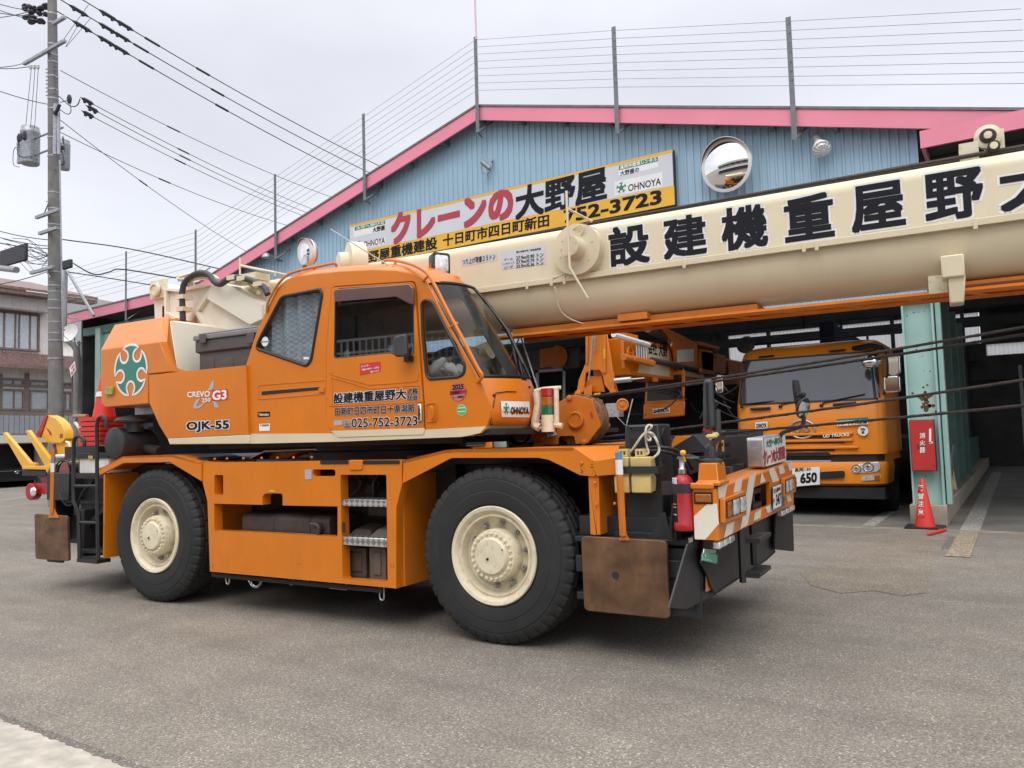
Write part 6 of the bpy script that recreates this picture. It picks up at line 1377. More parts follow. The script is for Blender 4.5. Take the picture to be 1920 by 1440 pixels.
b = B(); A, D = zy(1304, 926), zy(1343, 942); b.box(A.x, FU-.035, nv0-.052, nv0-.040, D.z, A.z); sl3 = part('side_lamp', b, 'amber', bp_, bevel=.006); b = B(); b.box(A.x-.012, FU-.028, nv0-.0405, nv0-.0355, D.z-.012, A.z+.012); part('frame', b, 'seal', sl3)
b = B(); A, D = zy(1300, 905), zy(1352, 921); b.box(UL-.01, FU-.015, nv0-.055, nv0-.03, D.z+.01, A.z); part('lamp_shade', b, 'orange', bp_, bevel=.012)
def headlamp(px, par):
    P = fq(FU+.004, *px); b = B(); b.hexa(P, [p+Vector((.035, 0, 0)) for p in P]); h = part('headlight', b, 'orange', par, bevel=.006)
    B0, B1, B2, B3 = [p+Vector((.036, 0, 0)) for p in P]
    g = lambda s, t: B0*(1-s)*(1-t)+B1*s*(1-t)+B2*s*t+B3*(1-s)*t
    cells = ((.05, .27, 'amber'), (.31, .62, 'lamp_clear'), (.65, .95, 'lamp_clear')) if px[0] < 1400 else ((.05, .35, 'lamp_clear'), (.38, .68, 'lamp_clear'), (.72, .95, 'amber'))
    for s0, s1, m_ in cells:
        b = B(); b.hexa([g(s0, .18), g(s1, .18), g(s1, .86), g(s0, .86)], [p+Vector((.006, 0, 0)) for p in (g(s0, .18), g(s1, .18), g(s1, .86), g(s0, .86))]); ln = part('lens', b, 'seal', h)
        b = B(); rows = []
        for i in range(7):
            rows.append([g(s0+.015+(s1-s0-.03)*j/6, .21+.62*i/6)+Vector((.007+.012*(1-((i-3)/3)**4)*(1-((j-3)/3)**4)+.004*((i*j) % 2), 0, 0)) for j in range(7)])
        b.sheet(rows); part('lamp_glass', b, m_, h)
headlamp((1349.5, 981, 1391, 966, 1389, 920, 1349, 935), bp_)
headlamp((1464, 932, 1485.5, 922, 1484, 889, 1463, 897), bp_)
b = B(); P = fq(FU+.006, 1448, 958, 1467, 950, 1466, 905, 1447, 913); b.hexa(P, [p+Vector((.02, 0, 0)) for p in P]); pl_ = part('number_plate', b, 'steel', bp_, bevel=.006)
b = B(fixn=False); PU = FU+.028; b.face(fq(PU, 1450, 955, 1465, 948.5, 1464.5, 907.5, 1449.5, 914)); b.m = 1
b.text('・347', *fq(PU+.001, 1450.5, 950, 1464, 943, 1450.5, 930), off=.03, lift=.001); b.text('名古屋000', *fq(PU+.001, 1450.5, 926, 1463.5, 919.5, 1450.5, 917), off=.02, lift=.001)
part('lettering', b, ['white_paint', 'ink'], pl_, smooth=0)
b = B()                                               # pintle pin seen in the recess
A, D = fu(1410, 918, FU-.06), fu(1424, 932, FU-.06); b.box(FU-.2, FU-.05, A.y, D.y+.02, A.z-.04, A.z)
A2 = fu(1410, 948, FU-.06); b.box(FU-.2, FU-.05, A2.y, D.y+.02, A2.z-.03, A2.z+.01); b.lathe([(.03, 0), (.03, A.z-A2.z)], (FU-.1, (A.y+D.y)/2, A2.z), (0, 0, 1), 12); part('tow_pin', b, 'black_paint', bp_)
b = B(); b.box(FU-.36, FU-.3, nv0+.1, fv1-.05, wbt, wtp-.02); part('backing', b, 'dark_inside', bp_)
b = B(); 
for px in ((1372, 891, 1398, 884, 1407, 889, 1380, 897), (1402, 882, 1422, 876, 1430, 881, 1412, 886)): P = [C.at(px[i], px[i+1], 'w', wtp+.018) for i in (0, 2, 4, 6)]; b.prism(P, (0, 0, .004))
part('tread_pad', b, 'seal', bp_)
b = B(); P = [C.at(x, y, 'w', wtp+.02) for x, y in ((1305, 909), (1352, 903), (1350, 899), (1306, 902))]; A = c(1308, 905, nv0+.02); u0, u1 = c(1308, 895, nv0-.03).x, c(1347, 895, nv0-.03).x
zt = c(1310, 868, nv0+.03).z
def pyr(i, z): return [(u0+i, nv0-.03+i, z), (u1-i, nv0-.03+i, z), (u1-i, nv0+.19-i, z), (u0+i, nv0+.19-i, z)]
b.rings([pyr(-.012, wtp+.02), pyr(-.012, wtp+.045), pyr(.0, wtp+.05), pyr(.010, zt)]); part('mirror_post', b, 'orange', bp_, bevel=.01)
b = B(); mu, mv = (u0+u1)/2, nv0+.08; b.lathe([(.07, 0), (.07, .02), (.04, .03)], (mu, mv, zt), (0, 0, 1), 16)
mp_ = [(mu, mv, zt), (mu, mv, zt+.11)]+[C.at(x, y, 'v', mv) for x, y in ((1326, 842), (1338, 830), (1345, 812), (1344, 768))]
b.tube(spl(mp_, 5), .024, 10); mir = part('mirror_arm', b, 'black_plastic', cr)
b = B(); P = fillet(cq(mv-.06, 1316.5, 805, 1317, 712, 1334, 709.5, 1339, 805), .07); b.rings([[p+Vector((0, d, 0)) for p in P] for d in (0, .06)]); mm = part('mirror', b, 'black_plastic', mir, bevel=.02, seg=3)
b = B(); P2 = [p+Vector((0, -.004, 0)) for p in shrink(P, .035)]; b.tube(P2, .005, 5, closed=True); b.ball(c(1328, 752, mv+.05), .04, 6); b.tube([c(1328, 752, mv+.04), c(1344, 758, mv)], .018, 6); part('mirror_joint', b, 'seal', mm)
b = B(); FVm = fv1-.35; MV = lambda x, y: C.at(x, y, 'v', FVm)
b.tube(spl([MV(1462, 818), MV(1470, 810), MV(1498, 801), MV(1506, 795), MV(1507, 780)]), .02, 8); P = spl([MV(x, y) for x, y in ((1486.5, 712), (1490, 725), (1495, 750), (1498, 772), (1493, 768), (1488, 745), (1485.5, 722))], 4, closed=True); b.rings([[p+Vector((d, d2, 0)) for p in P] for d, d2 in ((0, 0), (.03, .12))]); b.ball(MV(1504, 740), .035, 6); b.tube([MV(1495, 742), MV(1504, 740), MV(1507, 780)], .015, 6); part('front_mirror_arm', b, 'black_plastic', cr)
b = B(); A = MV(1506, 765); ax = Vector((.92, -.35, -.3)).normalized(); b.lathe([(.04, -.05), (.09, -.02), (.10, 0), (.096, .01)], A, ax, 28); fm = part('front_mirror', b, 'black_plastic', cr)
b = B(); b.lathe([(.094, .012), (.06, .022), (.001, .028)], A, ax, 28); part('mirror_glass', b, 'mirror_glass', fm, smooth=60)
# light box sign on the front deck
ls = thing('light_box_sign', 'small silver framed light box sign on the striped crane bumper', 'sign', C, fu(1440, 880, FU-.08))
LU = FU-.03; P = fillet(fq(LU, 1433, 877, 1474.5, 864.5, 1472.5, 813.5, 1430.5, 820.5), .03)
b = B(); b.rings([[p+Vector((d, 0, 0)) for p in P] for d in (-.14, 0)]); part('case', b, 'alu', ls, bevel=.008)
b = B(); b.prism(shrink_u(P, .014) if 0 else [p+((sum(P, Vector())/len(P))-p)*.07+Vector((.001, 0, 0)) for p in P], (.003, 0, 0)); part('panel', b, 'white_paint', ls)
b = B(fixn=False); LU2 = LU+.006
b.text('大空へ伸びる', *fq(LU2, 1437, 839, 1467, 831, 1436, 825), off=.03, lift=.001); b.m = 1; b.text('クレーンの', *fq(LU2, 1434, 871, 1454, 865, 1432.5, 846), off=.05, lift=.001); b.m = 2; b.text('大野屋', *fq(LU2, 1454.5, 865, 1472.5, 859, 1453, 840.5), off=.04, lift=.001)
part('lettering', b, ['sign_green', 'sign_bright_red', 'sign_red'], ls, smooth=0)
# front deck, black storage boxes
b = B(); b.box(-2.35, FU-.34, 5.75, 7.6, 1.0, 1.2); b.box(-2.2, FU-.3, 5.3, 5.75, .82, .90); b.box(-2.5, FU-.3, 5.35, 7.75, .86, 1.0)
part('front_deck', b, 'black_paint', cr, bevel=.006)
b = B(); VB = 5.85; A, D = fu(1333, 838, -1.78), fu(1392, 895, -1.78); 
b.box(-2.15, -1.78, A.y-.1, fu(1405, 850, -1.78).y, 1.2, A.z+.08); b.box(-2.2, -1.85, fu(1395, 850, -1.8).y, fu(1442, 850, -1.8).y, 1.2, fu(1420, 804, -1.85).z)
b.m = 1; P = c(1390, 805, 6.3)
for i in range(3):
    for j in range(3): 
        y_ = A.y-.06+i*.24; z_ = 1.27+j*.10; b.box(-1.779, -1.772, y_+.03, y_+.18, z_, z_+.03)
b.m = 0; b.lathe([(.035, 0), (.035, .55)], (-1.82, A.y, A.z+.1), (0, 1, 0), 10)
b.m = 2; z_ = A.z-.05; b.box(-1.778, -1.774, A.y+.33, A.y+.40, z_, z_+.10); b.box(-1.778, -1.774, A.y+.33, A.y+.39, z_-.28, z_-.2)
for y_ in (A.y-.05, A.y+.42): b.m = 0; b.box(-1.72, -1.62, y_, y_+.1, 1.2, 1.31)
part('storage_box', b, ['black_plastic', 'dark_inside', 'sign_yellow'], cr, bevel=.008)
b = B(); P = cq(5.75, 1258, 860, 1262, 838, 1300, 815, 1322, 838, 1324, 880, 1262, 900); b.plate(P, [fillet(cq(5.75, 1293, 850, 1320, 848, 1320, 855, 1293, 857), .01)], (0, .3, 0)); part('deck_bracket', b, 'black_paint', cr, bevel=.005)
b = B(); P = cq(5.95, 1255, 842, 1266, 818, 1310, 819, 1322, 830, 1318, 850, 1262, 862); b.prism(P, (0, .4, 0)); part('deck_block', b, 'orange', cr)
# outrigger jack tower
TV_ = 5.36; b = B(); A, D = c(1171, 797, TV_), c(1234, 977, TV_); u0, u1 = A.x, c(1234, 797, TV_).x
b.rings([[(x, y, z) for x, y in ((u0-o1, TV_), (u1+o1, TV_), (u1+o1+.005, TV_+.26), (u0-o1, TV_+.26))] for o1, z in ((.02, D.z-.1), (.015, 1.3), (0, A.z))])
jt = part('outrigger_jack', b, 'black_paint', cr, bevel=.012)
b = B(); b.box(u0+.04, u1-.03, TV_-.008, TV_-.001, c(1190, 838, TV_).z, c(1190, 822, TV_).z); b.tube([c(1182, 803, TV_), c(1182, 801, TV_-.03), c(1212, 800, TV_-.03), c(1214, 802, TV_)], .008, 6); b.lathe([(.07, 0), (.07, .012), (.05, .016)], (u1+.003, TV_+.12, c(1190, 820, TV_).z), (1, 0, 0), 20); part('access_cover', b, 'seal', jt)
b = B(); A = c(1166, 870, TV_-.16); D = c(1228, 882, TV_-.16); zs = c(1200, 888, TV_-.16).z; b.box(A.x-.01, D.x+.02, TV_-.16, TV_-.15, zs-.0, zs+.05); b.box(D.x+.01, D.x+.02, TV_-.15, TV_, zs, zs+.05); b.box(A.x-.01, A.x, TV_-.15, TV_, zs, zs+.05); part('chock_strap', b, 'black_paint', jt)
b = B(); A, D = c(1163, 978, TV_), c(1245, 985, TV_); b.box(A.x+.02, D.x+.05, 5.24, 5.75, .80, .845); part('step_plate', b, 'checker' if 0 else 'black_paint', jt)
b = B(); P = cq(5.28, 1237, 963, 1247, 961, 1258, 1000, 1258, 1020, 1213, 1012, 1228, 985); b.prism(P, (0, .03, 0)); b.prism([p+Vector((.0, .3, 0)) for p in P], (0, .03, 0)); part('gusset', b, 'black_paint', cr, bevel=.004, each=True)
for i, (x0, x1) in enumerate(((1149, 1180), (1180.5, 1222))):
    t = thing('wheel_chock', 'yellow chock strapped to the black tower, '+('nearer the crane tyre' if i == 0 else 'nearer the fire extinguisher'), 'chock', C, c((x0+x1)/2, 920, TV_-.1), 'wheel chocks on the outrigger tower')
    A, D = c(x0+.5, 857, TV_-.145), c(x1-1, 925, TV_-.145); M1, M2 = c(x0, 880, TV_-.145).z, c(x0, 897, TV_-.145).z
    b = B(); sec = [(TV_-.145, A.z), (TV_-.145, M1), (TV_-.13, (M1+M2)/2), (TV_-.145, M2), (TV_-.14, D.z), (TV_-.04, D.z+.01), (TV_-.02, M2), (TV_-.06, (M1+M2)/2), (TV_-.02, M1), (TV_-.04, A.z)]
    b.rings([[(x, v, w) for v, w in sec] for x in (A.x, D.x)]); part('body', b, 'chock_yellow', t, bevel=.008)
    b = B(); b.box(A.x+.03, A.x+.10, TV_-.12, TV_-.05, A.z+.002, A.z+.055); b.m = 1; b.box(A.x+.045, A.x+.06, TV_-.122, TV_-.119, A.z+.015, A.z+.04); b.box(A.x+.07, A.x+.085, TV_-.122, TV_-.119, A.z+.015, A.z+.04); part('handle', b, ['chock_yellow', 'brown_metal'], t, bevel=.004)
b = B()
for pts in (((1178, 852), (1188, 840), (1200, 822), (1209, 812), (1218, 805), (1222, 800), (1219, 797), (1213, 800), (1210, 812), (1212, 832), (1216, 848), (1210, 853)), ((1216, 812), (1226, 818), (1232, 828), (1236, 842), (1232, 852), (1222, 862)), ((1214, 814), (1220, 822), (1218, 826), (1213, 822), (1214, 812), (1222, 812), (1230, 822), (1236, 846), (1226, 858))):
    b.tube(spl([c(x, y, TV_-.05-.02*(i % 3)) for i, (x, y) in enumerate(pts)], 5), .0085, 6)
solo('chock_rope', 'knotted white rope tying the yellow chocks to the black tower', 'rope', b, 'rope_white', C, c(1200, 860, TV_-.1))
# fire extinguisher
ex = thing('fire_extinguisher', 'red fire extinguisher strapped upright behind the striped crane bumper', 'extinguisher', C, c(1284, 994, 5.16))
EV = 5.17; A, D = c(1284, 994, EV), c(1284, 888, EV); re_ = 19*5.3/F_PX; h = D.z-A.z
b = B(); b.lathe([(re_*.95, 0), (re_*1.02, .01), (re_*1.02, h*.12), (re_, h*.125), (re_, h*.80), (re_*.95, h*.87), (re_*.75, h*.94), (re_*.35, h*.99), (re_*.3, h)], (A.x, EV, A.z), (0, 0, 1), 32); part('cylinder', b, 'red_paint', ex, smooth=50)
b = B(); b.lathe([(re_*.42, 0), (re_*.42, .03), (re_*.3, .04), (re_*.28, .10)], (A.x, EV, A.z+h), (0, 0, 1), 16); b.box(A.x-.03, A.x+.12, EV-.012, EV+.012, A.z+h+.1, A.z+h+.115); part('valve', b, 'steel', ex)
b = B(); b.tube(spl([(A.x+.02, EV, A.z+h+.09), (A.x+.05, EV+.02, A.z+h+.12), (A.x+.12, EV+.06, A.z+h+.06), (A.x+.13, EV+.06, A.z+h*.7)]), .012, 8); part('hose', b, 'seal', ex)
b = B(); b.ball((A.x+.02, EV-.03, A.z+h+.14), .022, 6); b.tube([(A.x+.02, EV-.03, A.z+h+.13), (A.x+.03, EV-.02, A.z+h+.08)], .006, 5); part('pin_ring', b, 'yellow', ex)
b = B(fixn=False)
def wrap(x0, x1, y0, y1, m_):
    b.m = m_; za, zb = c(1284, y1, EV-re_).z, c(1284, y0, EV-re_).z; r = re_*1.006
    al = [x0+(x1-x0)*k/8 for k in range(9)]
    b.sheet([[(A.x+r*sin(a), EV-r*cos(a), z) for a in al] for z in (za, zb)])
wrap(-1.25, -.3, 896, 912, 0); wrap(-1.3, -.35, 926, 980, 1); wrap(-1.28, -.5, 945, 947, 2); wrap(-1.28, -.5, 951, 953, 2); wrap(-1.28, -.5, 965, 967, 0)
b.m = 1
for k in range(5): wrap(-1.2, -.35, 899+k*2.6, 900+k*2.6, 1)
part('label_sticker', b, ['white_paint', 'ink', 'sign_yellow'], ex, smooth=0)
b = B(); z_ = c(1284, 915, EV).z; b.lathe([(re_*1.02, -.03), (re_*1.04, -.03), (re_*1.04, .03), (re_*1.02, .03)], (A.x, EV, z_), (0, 0, 1), 28); b.box(A.x, A.x+.2, EV+re_*.9, EV+re_+.03, z_-.03, z_+.03); b.box(A.x-.16, A.x-.07, EV+.03, EV+.1, z_-.05, z_+.04); part('holder', b, 'black_paint', cr)
# outrigger box, skirts, step, mud flap
b = B(); u0, u1 = c(1253, 1030, 5.3).x, c(1290, 1040, 5.3).x; P = [C.at(x, y, 'v', 5.3) for x, y in ((1252, 1045), (1285, 1040), (1287, 1063), (1255, 1068))]
ub_ = -1.62
b.box(-2.5, ub_, 5.27, 7.83, .82, .86); b.box(-2.5, ub_-.02, 5.4, 7.7, .46, .80); b.box(-2.5, ub_, 5.27, 7.83, .40, .455)
for v in (5.27, 7.80): b.box(-2.5, ub_, v, v+.03, .60, .72); b.box(ub_-.05, ub_, v, v+.03, .455, .82); b.box(ub_-.3, ub_-.26, v, v+.03, .455, .82)
part('outrigger_box', b, 'black_paint', cr, bevel=.006)
b = B(); sku = -1.55
P = [C.at(x, y, 'u', sku) for x, y in ((1322, 1000), (1440, 950), (1452, 960), (1453, 1034), (1436, 1050), (1341, 1113), (1332, 1098), (1325, 1075), (1315, 1056))]
b.prism(P, (-.012, 0, 0)); b.tube([P[3], P[4], P[5], P[6], P[7], P[8]], .008, 5)
part('front_skirt', b, 'black_paint', cr)
b = B(); P = [C.at(x, y, 'u', sku-.03) for x, y in ((1290, 1020), (1330, 1005), (1345, 1112), (1287, 1142), (1255, 1140))]; b.prism(P, (-.012, 0, 0))
P2 = [C.at(x, y, 'w', .33) for x, y in ((1257, 1141), (1288, 1142), (1340, 1112))]; b.tube([p+Vector((0, 0, .0)) for p in (P2[0], P2[1], P2[2])], .016, 6); b.box(-2.2, sku-.03, 5.29, 5.31, .34, .80)
part('side_skirt', b, 'black_paint', cr)
b = B(fixn=False); b.face([C.at(x, y, 'u', sku-.012) for x, y in ((1323, 1063), (1326, 1075), (1332, 1095), (1335, 1105), (1323, 1085))]); b.m = 1; b.face([C.at(x, y, 'u', sku-.011) for x, y in ((1323, 1085), (1335, 1105), (1323, 1110))]); part('skirt_stripe', b, ['cream', 'orange'], cr, smooth=0)
b = B(); A, D = C.at(1455, 950, 'u', FU-.1), C.at(1489, 1035, 'u', FU-.1); P = fillet([C.at(x, y, 'u', FU-.1) for x, y in ((1453, 1030), (1455, 952), (1486, 944), (1489, 1034))], .05); b.prism(P, (-.012, 0, 0)); part('mud_flap', b, 'rubber', cr)
b = B(); tu = FU-.02
for x0, y0, x1, y1 in ((1389, 988, 1392, 1093), (1411, 976, 1413, 1060)): A, D = C.at(x0, y0, 'u', tu), C.at(x1, y1, 'u', tu); A.y = D.y = (A.y+D.y)/2; b.tube([A, D], .025, 4)
part('step_bar', b, 'black_paint', cr, each=True)
for y0, y1, y2 in ((1012, 1022, 1003), (1078, 1092, 1065)):
    b = B(); A, D = C.at(1394, y0, 'u', tu+.03), C.at(1424, y2+7, 'u', tu+.03); z_ = A.z; va, vb = C.at(1392, y0, 'u', tu).y, C.at(1414, y0, 'u', tu).y+.02
    b.box(tu+.02, tu+.125, va, vb, z_-.008, z_); b.box(tu+.117, tu+.125, va, vb, z_-.028, z_-.008); b.box(tu+.02, tu+.12, va, va+.008, z_-.035, z_-.008)
    b.m = 1
    for k in range(4): b.box(tu+.04, tu+.10, va+.03+k*.06, va+.06+k*.06, z_, z_+.002)
    part('front_step', b, ['black_paint', 'dark_inside'], cr)
b = B(); P = [C.at(x, y, 'u', FU-.1) for x, y in ((1315, 1051), (1342.5, 1057), (1343.5, 1040), (1316, 1036))]; b.prism(P, (.008, 0, 0)); b.m = 1; b.prism([C.at(x, y, 'u', FU-.11) for x, y in ((1318, 1037), (1340, 1038), (1341, 1031), (1319, 1029))], (.006, 0, 0)); b.box(FU-.23, FU-.2, nv0+.05, nv0+.2, wbt-.15, wbt); part('side_reflector', b, ['reflector_green', 'alu'], cr)
b = B(fixn=False); b.text('カーボンオフセット', *[C.at(x, y, 'u', FU-.089) for x, y in ((1317, 1050), (1335, 1053.5), (1317, 1046))], off=.02, lift=.001); b.text('↑', *[C.at(x, y, 'u', FU-.089) for x, y in ((1320, 1044), (1324, 1045), (1320, 1039))], off=.01, lift=.001); part('lettering', b, 'white_paint', cr, smooth=0)
for x0, y0, x1, y1 in ((1346, 1021, 1376, 1004), (1464, 949, 1488, 936)):
    b = B(); A, D = fu(x0, y0, FU-.02), fu(x1, y1, FU-.02)
    for k in range(3): v0_ = A.y+(D.y-A.y)*k/3; b.box(FU-.06, FU-.01, v0_+.01, A.y+(D.y-A.y)*(k+1)/3-.01, wbt-.065, wbt-.015)
    part('marker_light', b, 'lamp_clear', cr, bevel=.01)
b = B()
for x0, y0, x1, y1, v in ((1258, 1010, 1265, 930, 5.22), (1266, 1012, 1270, 928, 5.25)): b.tube(spl([c(x0, y0, v), c(x0+1, (y0+y1)/2+15, v), c((x0+x1)/2+2, y1+20, v), c(x1+6, y1, v)]), .014, 8); b.lathe([(.022, 0), (.022, .06)], c(x0, y0, v), (0, 0, 1), 8)
b.tube(spl([c(1190, 845, TV_-.02), c(1225, 838, TV_-.05), (c(1262, 842, TV_)), c(1285, 856, 5.5), c(1298, 880, 5.6)]), .012, 8); b.tube(spl([c(1190, 850, TV_-.02), c(1225, 844, TV_-.05), c(1258, 850, TV_), c(1280, 864, 5.5), c(1292, 890, 5.6)]), .012, 8)
part('hydraulic_line', b, 'seal', cr)
b = B(); A = C.at(1334, 815, 'v', mv); b.ball(C.at(1334, 818, 'v', mv-.03), .032, 5, (1.3, .8, .6)); b.ball(C.at(1341, 815, 'v', mv-.02), .026, 5, (1, .8, .8)); b.m = 1; b.ball(C.at(1327, 805, 'v', mv-.02), .03, 5, (1.1, .8, .9)); b.ball(C.at(1332, 800, 'v', mv-.02), .02, 4, (1, .8, .8))
b.m = 0; solo('rag', 'bundled red and yellow rag tied to the front mirror arm', 'rag', b, ['chock_yellow', 'box_red'], C, C.at(1337, 816, 'v', mv))
# ---- outrigger base plates with their pull bars
def float_plate(label, px, bar, bands):
    t = thing('outrigger_plate', label, 'steel plate', C, c((px[0]+px[2])/2, px[1], 5.2), 'rusty outrigger plates')
    P = fillet(cq(5.2, *px), .04); b = B(); b.rings([[p+Vector((0, d, 0)) for p in P] for d in (0, .035)]); 
    part('plate', b, 'rust_plate', t, bevel=.006)
    if px[0] > 500:
        o_ = c(1154, 1079, 5.198); b = B(fixn=False); b.face([o_+Vector(((.027+.002*sin(3*a_)+.002*sin(7*a_))*cos(a_), 0, (.027+.002*sin(3*a_)+.002*cos(5*a_))*sin(a_))) for a_ in [2*pi*k/28 for k in range(28)]]); part('oil_spot', b, 'plate_spot', t)
    (x0, y0), (x1, y1) = bar; A, D = c(x0, y0, 5.17), c(x1, y1, 5.17); D.x = A.x+(D.x-A.x); b = B(); b.tube([A, D], .026, 4); b.prism([c(x1-8, y1+9, 5.18), c(x1+12, y1+9, 5.18), c(x1+2, y1-10, 5.18)], (0, .012, 0)); hb = part('pull_bar', b, 'orange_old', t)
    for (f0, f1, m_) in bands: b = B(); b.tube([A+(D-A)*f0, A+(D-A)*f1], .0275, 4); part('tape', b, m_, hb)
    cx_ = (px[0]+px[2])/2; b = B(); P = fillet(cq(5.26, cx_-30 if px[0] > 500 else cx_-10, px[1]+5, cx_-28 if px[0] > 500 else cx_-8, px[1]-14, cx_+38 if px[0] > 500 else cx_+15, px[1]-12, cx_+48 if px[0] > 500 else cx_+22, px[1]+8), .04); b.prism(P, (0, .02, 0)); part('hanger', b, 'black_paint', t)
    return t
float_plate('rusty steel outrigger plate with orange bar hanging at the front tyre', (1095, 1145, 1256, 1161, 1250, 1014, 1089, 1005), ((1159.5, 848), (1168, 1004)), ((0, .09, 'sticker_blue'), (.09, .27, 'white_paint')))
float_plate('brown steel outrigger plate with orange bar hanging at the crane tail', (66, 1048, 128, 1052.5, 125, 967.5, 64, 963), ((100, 842), (97, 962)), ((.14, .22, 'sticker_blue'), (.22, .36, 'white_paint')))
# ---- rear: ladder, outrigger box, lids
RV = 5.2
b = B(); b.tube(spl([c(x, y, RV) for x, y in ((158, 838), (157.5, 826), (150, 818), (141, 821), (138, 832))], 5)+[c(138, 938, RV), c(147.5, 962, RV), c(149, 1047, RV)], .021, 8)
b.tube(spl([c(x, y, RV) for x, y in ((200, 803), (199, 788), (192, 781), (184.5, 785), (181.5, 797))], 5)+[c(182, 900, RV), c(184, 1050, RV)], .021, 8)
for y0, y1 in ((911, 911), (979, 980)): b.tube([c(138 if y0 < 950 else 147, y0, RV), c(183, y1, RV)], .018, 6)
A, D = c(147, 1050, RV), c(185, 1052, RV); b.box(A.x, D.x, RV-.02, RV+.14, A.z-.02, A.z+.02); b.tube([c(149, 1046, RV+.15), c(186, 1044, RV+.15)], .016, 6); part('rear_ladder', b, 'black_paint', cr)
b = B(); A, D = c(150, 855, 5.34), c(203, 887, 5.34); b.box(A.x, D.x, 5.34, 5.75, D.z, A.z-.03); b.m = 1; b.box(A.x-.03, D.x+.02, 5.32, 5.77, A.z-.03, A.z+.03); b.box(A.x-.05, D.x+.02, 5.3, 5.8, D.z-.06, D.z-.005); b.m = 2; p = c(170, 857, 5.317); b.box(p.x-.04, p.x+.04, 5.312, 5.318, p.z-.02, p.z+.015); part('battery_case', b, ['siding', 'black_paint', 'sign_yellow'], cr, bevel=.008)
b = B(); zr_ = c(180, 890, 5.4).z; u0, u1 = c(88, 900, 5.45).x, c(192, 900, 5.3).x
b.box(u0, u1, 5.7, 7.4, .45, .80); b.box(u1-.5, u1, 5.36, 7.7, .42, .46); b.box(u0+.3, u1, 5.6, 7.5, zr_-.5, zr_-.05); b.box(u0, u0+.1, 5.5, 7.6, .5, 1.12); b.box(u0+.1, u1, 5.55, 5.6, .95, .99); b.box(u1-.62, u1-.5, 5.4, 5.7, .35, .9); b.hexa([(u1-.5, 5.45, .7), (u1-.1, 5.45, .95), (u1-.1, 5.5, .95), (u1-.5, 5.5, .7)], [(u1-.5, 5.45, .76), (u1-.1, 5.45, 1.01), (u1-.1, 5.5, 1.01), (u1-.5, 5.5, .76)])
b.box(u0+.05, u0+.5, 5.42, 5.9, 1.0, 1.32)
part('rear_frame', b, 'black_paint', cr, bevel=.006)
b = B()
for k in range(4): b.tube(spl([c(145, 960-k*6, 5.45), c(150+k*2, 935-k*5, 5.43), c(165+k*3, 915-k*4, 5.45), c(183, 905-k*3, 5.5)]), .012, 6)
b.tube(spl([c(112, 925, 5.4), c(115, 935, 5.38), c(125, 948, 5.4), c(140, 945, 5.45)]), .01, 6); part('hydraulic_line', b, 'seal', cr)
b = B(); A = c(146, 890, 5.65); b.lathe([(.16, 0), (.16, .01), (.09, .015), (.09, .14), (.16, .145), (.16, .155)], A, (-.2, -1, 0), 24); b.m = 1
for k in range(5): b.tube([A+Vector((-.03*k-.02*sin(k), -.04-.02*k, 0))+Vector(((.12+.015*k)*cos(a), 0, (.14+.01*k)*sin(a))) for a in [2*pi*j/20 for j in range(20)]], .01, 5, closed=True)
part('cable_reel', b, ['hose_red', 'seal'], cr)
# cones and shovel standing on the tail
ct = c(195, 836, 5.75); hz = (c(190, 780, 5.75).z-ct.z); Rb = .21
n = 6; names = ['lowest', 'second lowest', 'third', 'fourth', 'fifth', 'topmost']
for k in range(n):
    z = ct.z+.0+k*hz/6.2
    cone('traffic_cone', f'red traffic cone, {names[k]} of the six nested on the crane tail', C, (ct.x, ct.y, z), .66, Rb*.64, Rb, 'nested cones on the crane tail')
b = B(); zt = ct.z+5*hz/6.2; b.lathe([(Rb*.8*.58, .30), (Rb*.8*.50, .36)], (ct.x, ct.y, zt), (0, 0, 1), 24); tc_ = [o for o in bpy.data.objects if o.name.startswith('traffic_cone')][-1]; part('reflective_band', b, 'white_paint', tc_)
b = B(); b.box(ct.x-.3, ct.x+.3, ct.y-.3, ct.y+.3, ct.z-.14, ct.z); part('cone_tray', b, 'black_paint', cr)
sv = thing('shovel', 'shovel with a wooden D handle standing beside the nested cones', 'shovel', C, c(152, 950, 5.6))
QV = 5.6; b = B(); b.tube([c(151, 808, QV), c(151, 960, QV)], .02, 8); b.tube(spl([c(151, 812, QV), c(148, 802, QV), c(141, 792, QV), c(142, 783, QV)]), .02, 6); b.tube(spl([c(151, 812, QV), c(155, 802, QV), c(160, 792, QV), c(159, 783, QV)]), .02, 6); part('shaft', b, 'alu', sv)
b = B(); b.tube([c(138.5, 781, QV), c(163.5, 780.5, QV)], .026, 8); part('grip', b, 'handle_wood', sv)
b = B(); A = c(151, 960, QV); b.sheet([[A+Vector((x, .03*(x/.1)**2, z)) for x in (-.1, -.05, 0, .05, .1)] for z in (.02, -.1, -.22)]); b.sheet([[A+Vector((x, .012+.03*(x/.1)**2, z)) for x in (-.1, -.05, 0, .05, .1)] for z in (.02, -.1, -.22)]); part('blade', b, 'galv', sv)
